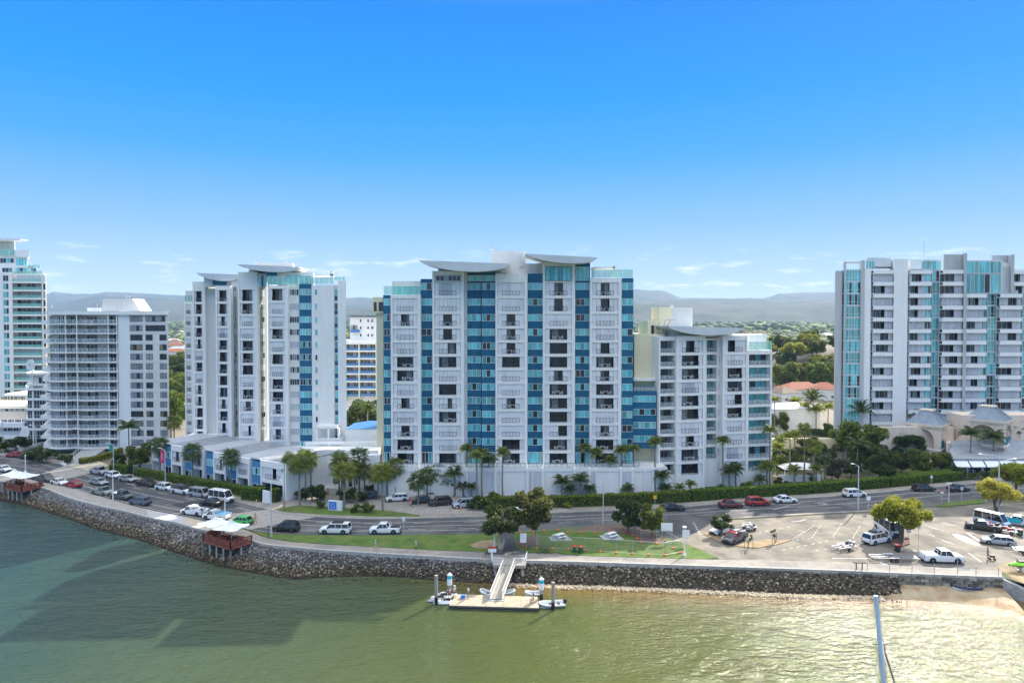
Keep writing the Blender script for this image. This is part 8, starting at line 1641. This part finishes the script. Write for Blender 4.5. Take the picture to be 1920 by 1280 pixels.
# ---- people
SKIN = pr('skin', (0.45, 0.24, 0.15), .6, spec=.3); HAIRM = pr('dark_hair', (0.03, 0.02, 0.015), .8)
CLM = {}
def cloth(c):
    if c not in CLM: CLM[c] = pr('cloth_%d' % len(CLM), c, .85, spec=.2)
    return CLM[c]
def skin_obj(name, V_, E_, R_, mat, parent=None, lv=1, root=0):
    me = bpy.data.meshes.new(name); me.from_pydata(V_, E_, []); o = obj(name, me, parent); md = o.modifiers.new('skin', 'SKIN'); md.use_smooth_shade = True
    for i, r in enumerate(R_): me.skin_vertices[0].data[i].radius = (r, r) if not isinstance(r, tuple) else r
    me.skin_vertices[0].data[root].use_root = True; o.modifiers.new('sub', 'SUBSURF').render_levels = lv; me.materials.append(mat); return o
def person(px, py, head, label, shirt, shorts, pose='stand', z=.1, h=1.72, hat=None):
    s = h / 1.72; base = G(px, py, z); st = .22 if pose == 'walk' else .02; lean = .35 if pose == 'bend' else 0
    L_ = lambda *p: (p[0] * s, p[1] * s, p[2] * s)
    hp = (0, 0, .92) if pose != 'sit' else (0, 0, .45)
    chest = (lean * .5, 0, hp[2] + .38 - lean * .1); neck = (lean, 0, hp[2] + .58 - lean * .25); head_ = (lean * 1.15 + .02, 0, hp[2] + .74 - lean * .3); crown = (lean * 1.25, 0, hp[2] + .82 - lean * .33)
    V_ = [hp, (lean * .2, 0, hp[2] + .18), chest, neck, head_, crown]; E_ = [(0, 1), (1, 2), (2, 3), (3, 4), (4, 5)]; R_ = [(.15, .11), (.135, .1), (.16, .1), .055, .095, .07]
    legs = []; arms = []
    for sd_, ph in ((-1, 1), (1, -1)):
        i = len(V_)
        if pose == 'sit': pts = [(.05, sd_ * .1, hp[2]), (.42, sd_ * .13, hp[2] + .02), (.45, sd_ * .13, .07), (.58, sd_ * .14, .04)]
        else: pts = [(0, sd_ * .1, hp[2] - .08), (ph * st * .6 + .03, sd_ * .11, .49), (ph * st * 1.5 - .03, sd_ * .11, .09), (ph * st * 1.5 + .12, sd_ * .12, .035)]
        V_ += pts; E_ += [(0, i), (i, i + 1), (i + 1, i + 2), (i + 2, i + 3)]; R_ += [.095, .062, .042, .04]; legs.append(pts)
        i = len(V_); sh_ = (chest[0] + .02, sd_ * .19, chest[2] + .13); el = (chest[0] - ph * st * .5 + (.15 if pose == 'bend' else .02), sd_ * .25, chest[2] - .15); wr_ = (chest[0] - ph * st * 1.0 + (.3 if pose in ('bend', 'sit', 'push') else .06), sd_ * .24, chest[2] - .38 + (.15 if pose in ('push', 'sit') else 0)); hd = (wr_[0] + .05, sd_ * .23, wr_[2] - .09); 
        V_ += [sh_, el, wr_, hd]; E_ += [(2, i), (i, i + 1), (i + 1, i + 2), (i + 2, i + 3)]; R_ += [.06, .043, .03, (.035, .02)]; arms.append((sh_, el)); fb = len(V_)
        for f in range(4): V_.append((hd[0] + .015 + f * .004, hd[1] + (f - 1.5) * .018, hd[2] - .07 - .01 * (f in (1, 2)))); E_.append((i + 3, fb + f)); R_.append(.008)
        V_.append((hd[0] + .05, hd[1] - sd_ * .03, hd[2] - .02)); E_.append((i + 3, fb + 4)); R_.append(.009)
    nv = len(V_); V_.append((head_[0] + .105, 0, head_[2])); E_.append((4, nv)); R_.append(.016)      # nose
    o = skin_obj('person', [L_(*v) for v in V_], E_, [tuple(q * s for q in r) if isinstance(r, tuple) else r * s for r in R_], SKIN, None, 1); o.location = base; o.rotation_euler = (0, 0, radians(head)); tag(o, label, 'person')
    cv = [V_[0], V_[1], V_[2], (neck[0] * .8, 0, neck[2] - .05)]; ce = [(0, 1), (1, 2), (2, 3)]; cr = [(.165, .125), (.15, .115), (.175, .115), .07]
    for a in arms: i = len(cv); m_ = tuple((a[0][k] * .35 + a[1][k] * .65) for k in range(3)); cv += [a[0], m_]; ce += [(2, i), (i, i + 1)]; cr += [.075, .06]
    skin_obj('shirt', [L_(*v) for v in cv], ce, [tuple(q * s for q in r) if isinstance(r, tuple) else r * s for r in cr], cloth(shirt), o)
    cv = [(hp[0], 0, hp[2] + .05), (hp[0], 0, hp[2] - .03)]; ce = [(0, 1)]; cr = [(.155, .12), (.16, .12)]
    for l in legs: i = len(cv); cv += [l[0], tuple((l[0][k] * .1 + l[1][k] * .9) for k in range(3))]; ce += [(1, i), (i, i + 1)]; cr += [.11, .08]
    skin_obj('shorts', [L_(*v) for v in cv], ce, [tuple(q * s for q in r) if isinstance(r, tuple) else r * s for r in cr], cloth(shorts), o)
    m = MB().lathe((crown[0] * s - .02, 0, head_[2] * s + .0), [(-.04, .108 * s), (.03, .118 * s), (.09, .10 * s), (.13, .05 * s), (.14, .005)], 10); 
    if hat: m.lathe((crown[0] * s, 0, head_[2] * s + .03), [(0, .12 * s), (.005, .2 * s), (.02, .12 * s)], 12)
    m.build('hat' if hat else 'hair', cloth(hat) if hat else HAIRM, o, smooth=True)
    for sd_ in (-1, 1): MB().box(head_[0] * s + .088, head_[0] * s + .098, sd_ * .035 - .012, sd_ * .035 + .012, head_[2] * s + .005, head_[2] * s + .022).build('eye', M['plastic'], o); MB().box(head_[0] * s - .02, head_[0] * s + .015, sd_ * .098 - .012, sd_ * .098 + .012, head_[2] * s - .03, head_[2] * s + .03).build('ear', SKIN, o)
    MB().box(head_[0] * s + .082, head_[0] * s + .092, -.025, .025, head_[2] * s - .052, head_[2] * s - .042).build('mouth', cloth((.3, .08, .07)), o)
    return o
W_ = (.75, .75, .78); K_ = (.03, .03, .04); NV = (.03, .05, .14)
person(615, 931, -90, 'person in an orange shirt and blue shorts at the reception steps', (.85, .18, .02), (.12, .18, .3), 'walk'); person(533, 956, 180, 'shirtless looking walker in black shorts at the driveway corner', (.40, .22, .14), K_, 'walk'); person(479, 981, 0, 'person in pink crossing the road behind the green car', (.75, .35, .35), (.7, .4, .38), 'walk', .01)
person(704, 1031, 0, 'jogger in a pale green cap and top on the path', (.6, .65, .5), (.5, .5, .5), 'walk', .12, 1.65, (.45, .6, .3)); person(780, 1035, 0, 'walker with a grey backpack top and dark shorts on the path', (.42, .44, .5), K_, 'walk', .12, 1.75, (.5, .5, .52)); person(770, 949, 90, 'person in a red top at the open boot of the black car', (.65, .06, .04), (.6, .6, .6), 'bend', .02)
person(1852, 1047, -20, 'man in a grey shirt pushing a stroller in the car park', (.16, .16, .17), K_, 'push', .02); person(852, 1120, -60, 'person in a white shirt and navy shorts on the pontoon by the jet skis', W_, NV, 'stand', zt, hat=(.7, .7, .7)); person(878, 1121, 180, 'person in a white shirt standing by the blue cool box', W_, (.1, .14, .3), 'stand', zt); person(843, 1122, -100, 'person in a pale shirt bending over the jet skis', (.7, .62, .6), (.25, .2, .18), 'bend', zt)
person(1000, 1129, 200, 'person in pale clothes crouched at the right end of the pontoon', (.6, .5, .45), (.5, .42, .35), 'sit', zt, 1.6); person(37, 906, -60, 'person in a red top sitting under the left shade sails', (.6, .05, .04), K_, 'sit', .38)
t = thing('stroller', 'dark stroller pushed across the car park', 'stroller', G(1860, 1049, .02), radians(-20)); MB().box(-.3, .35, -.22, .22, .45, .75).build('seat', M['plastic'], t); MB().tube((-.35, -.2, .6), (-.6, -.2, 1.0), .02).tube((-.35, .2, .6), (-.6, .2, 1.0), .02).tube((-.6, -.2, 1.0), (-.6, .2, 1.0), .02).tube((-.3, -.2, .15), (.3, -.2, .5), .02).tube((-.3, .2, .15), (.3, .2, .5), .02).build('frame', M['steel'], t)
for x in (-.3, .35):
    for y in (-.24, .24): MB().tube((x, y - .02, .14), (x, y + .02, .14), .14, n=12).build('wheel', M['tyre'], t)
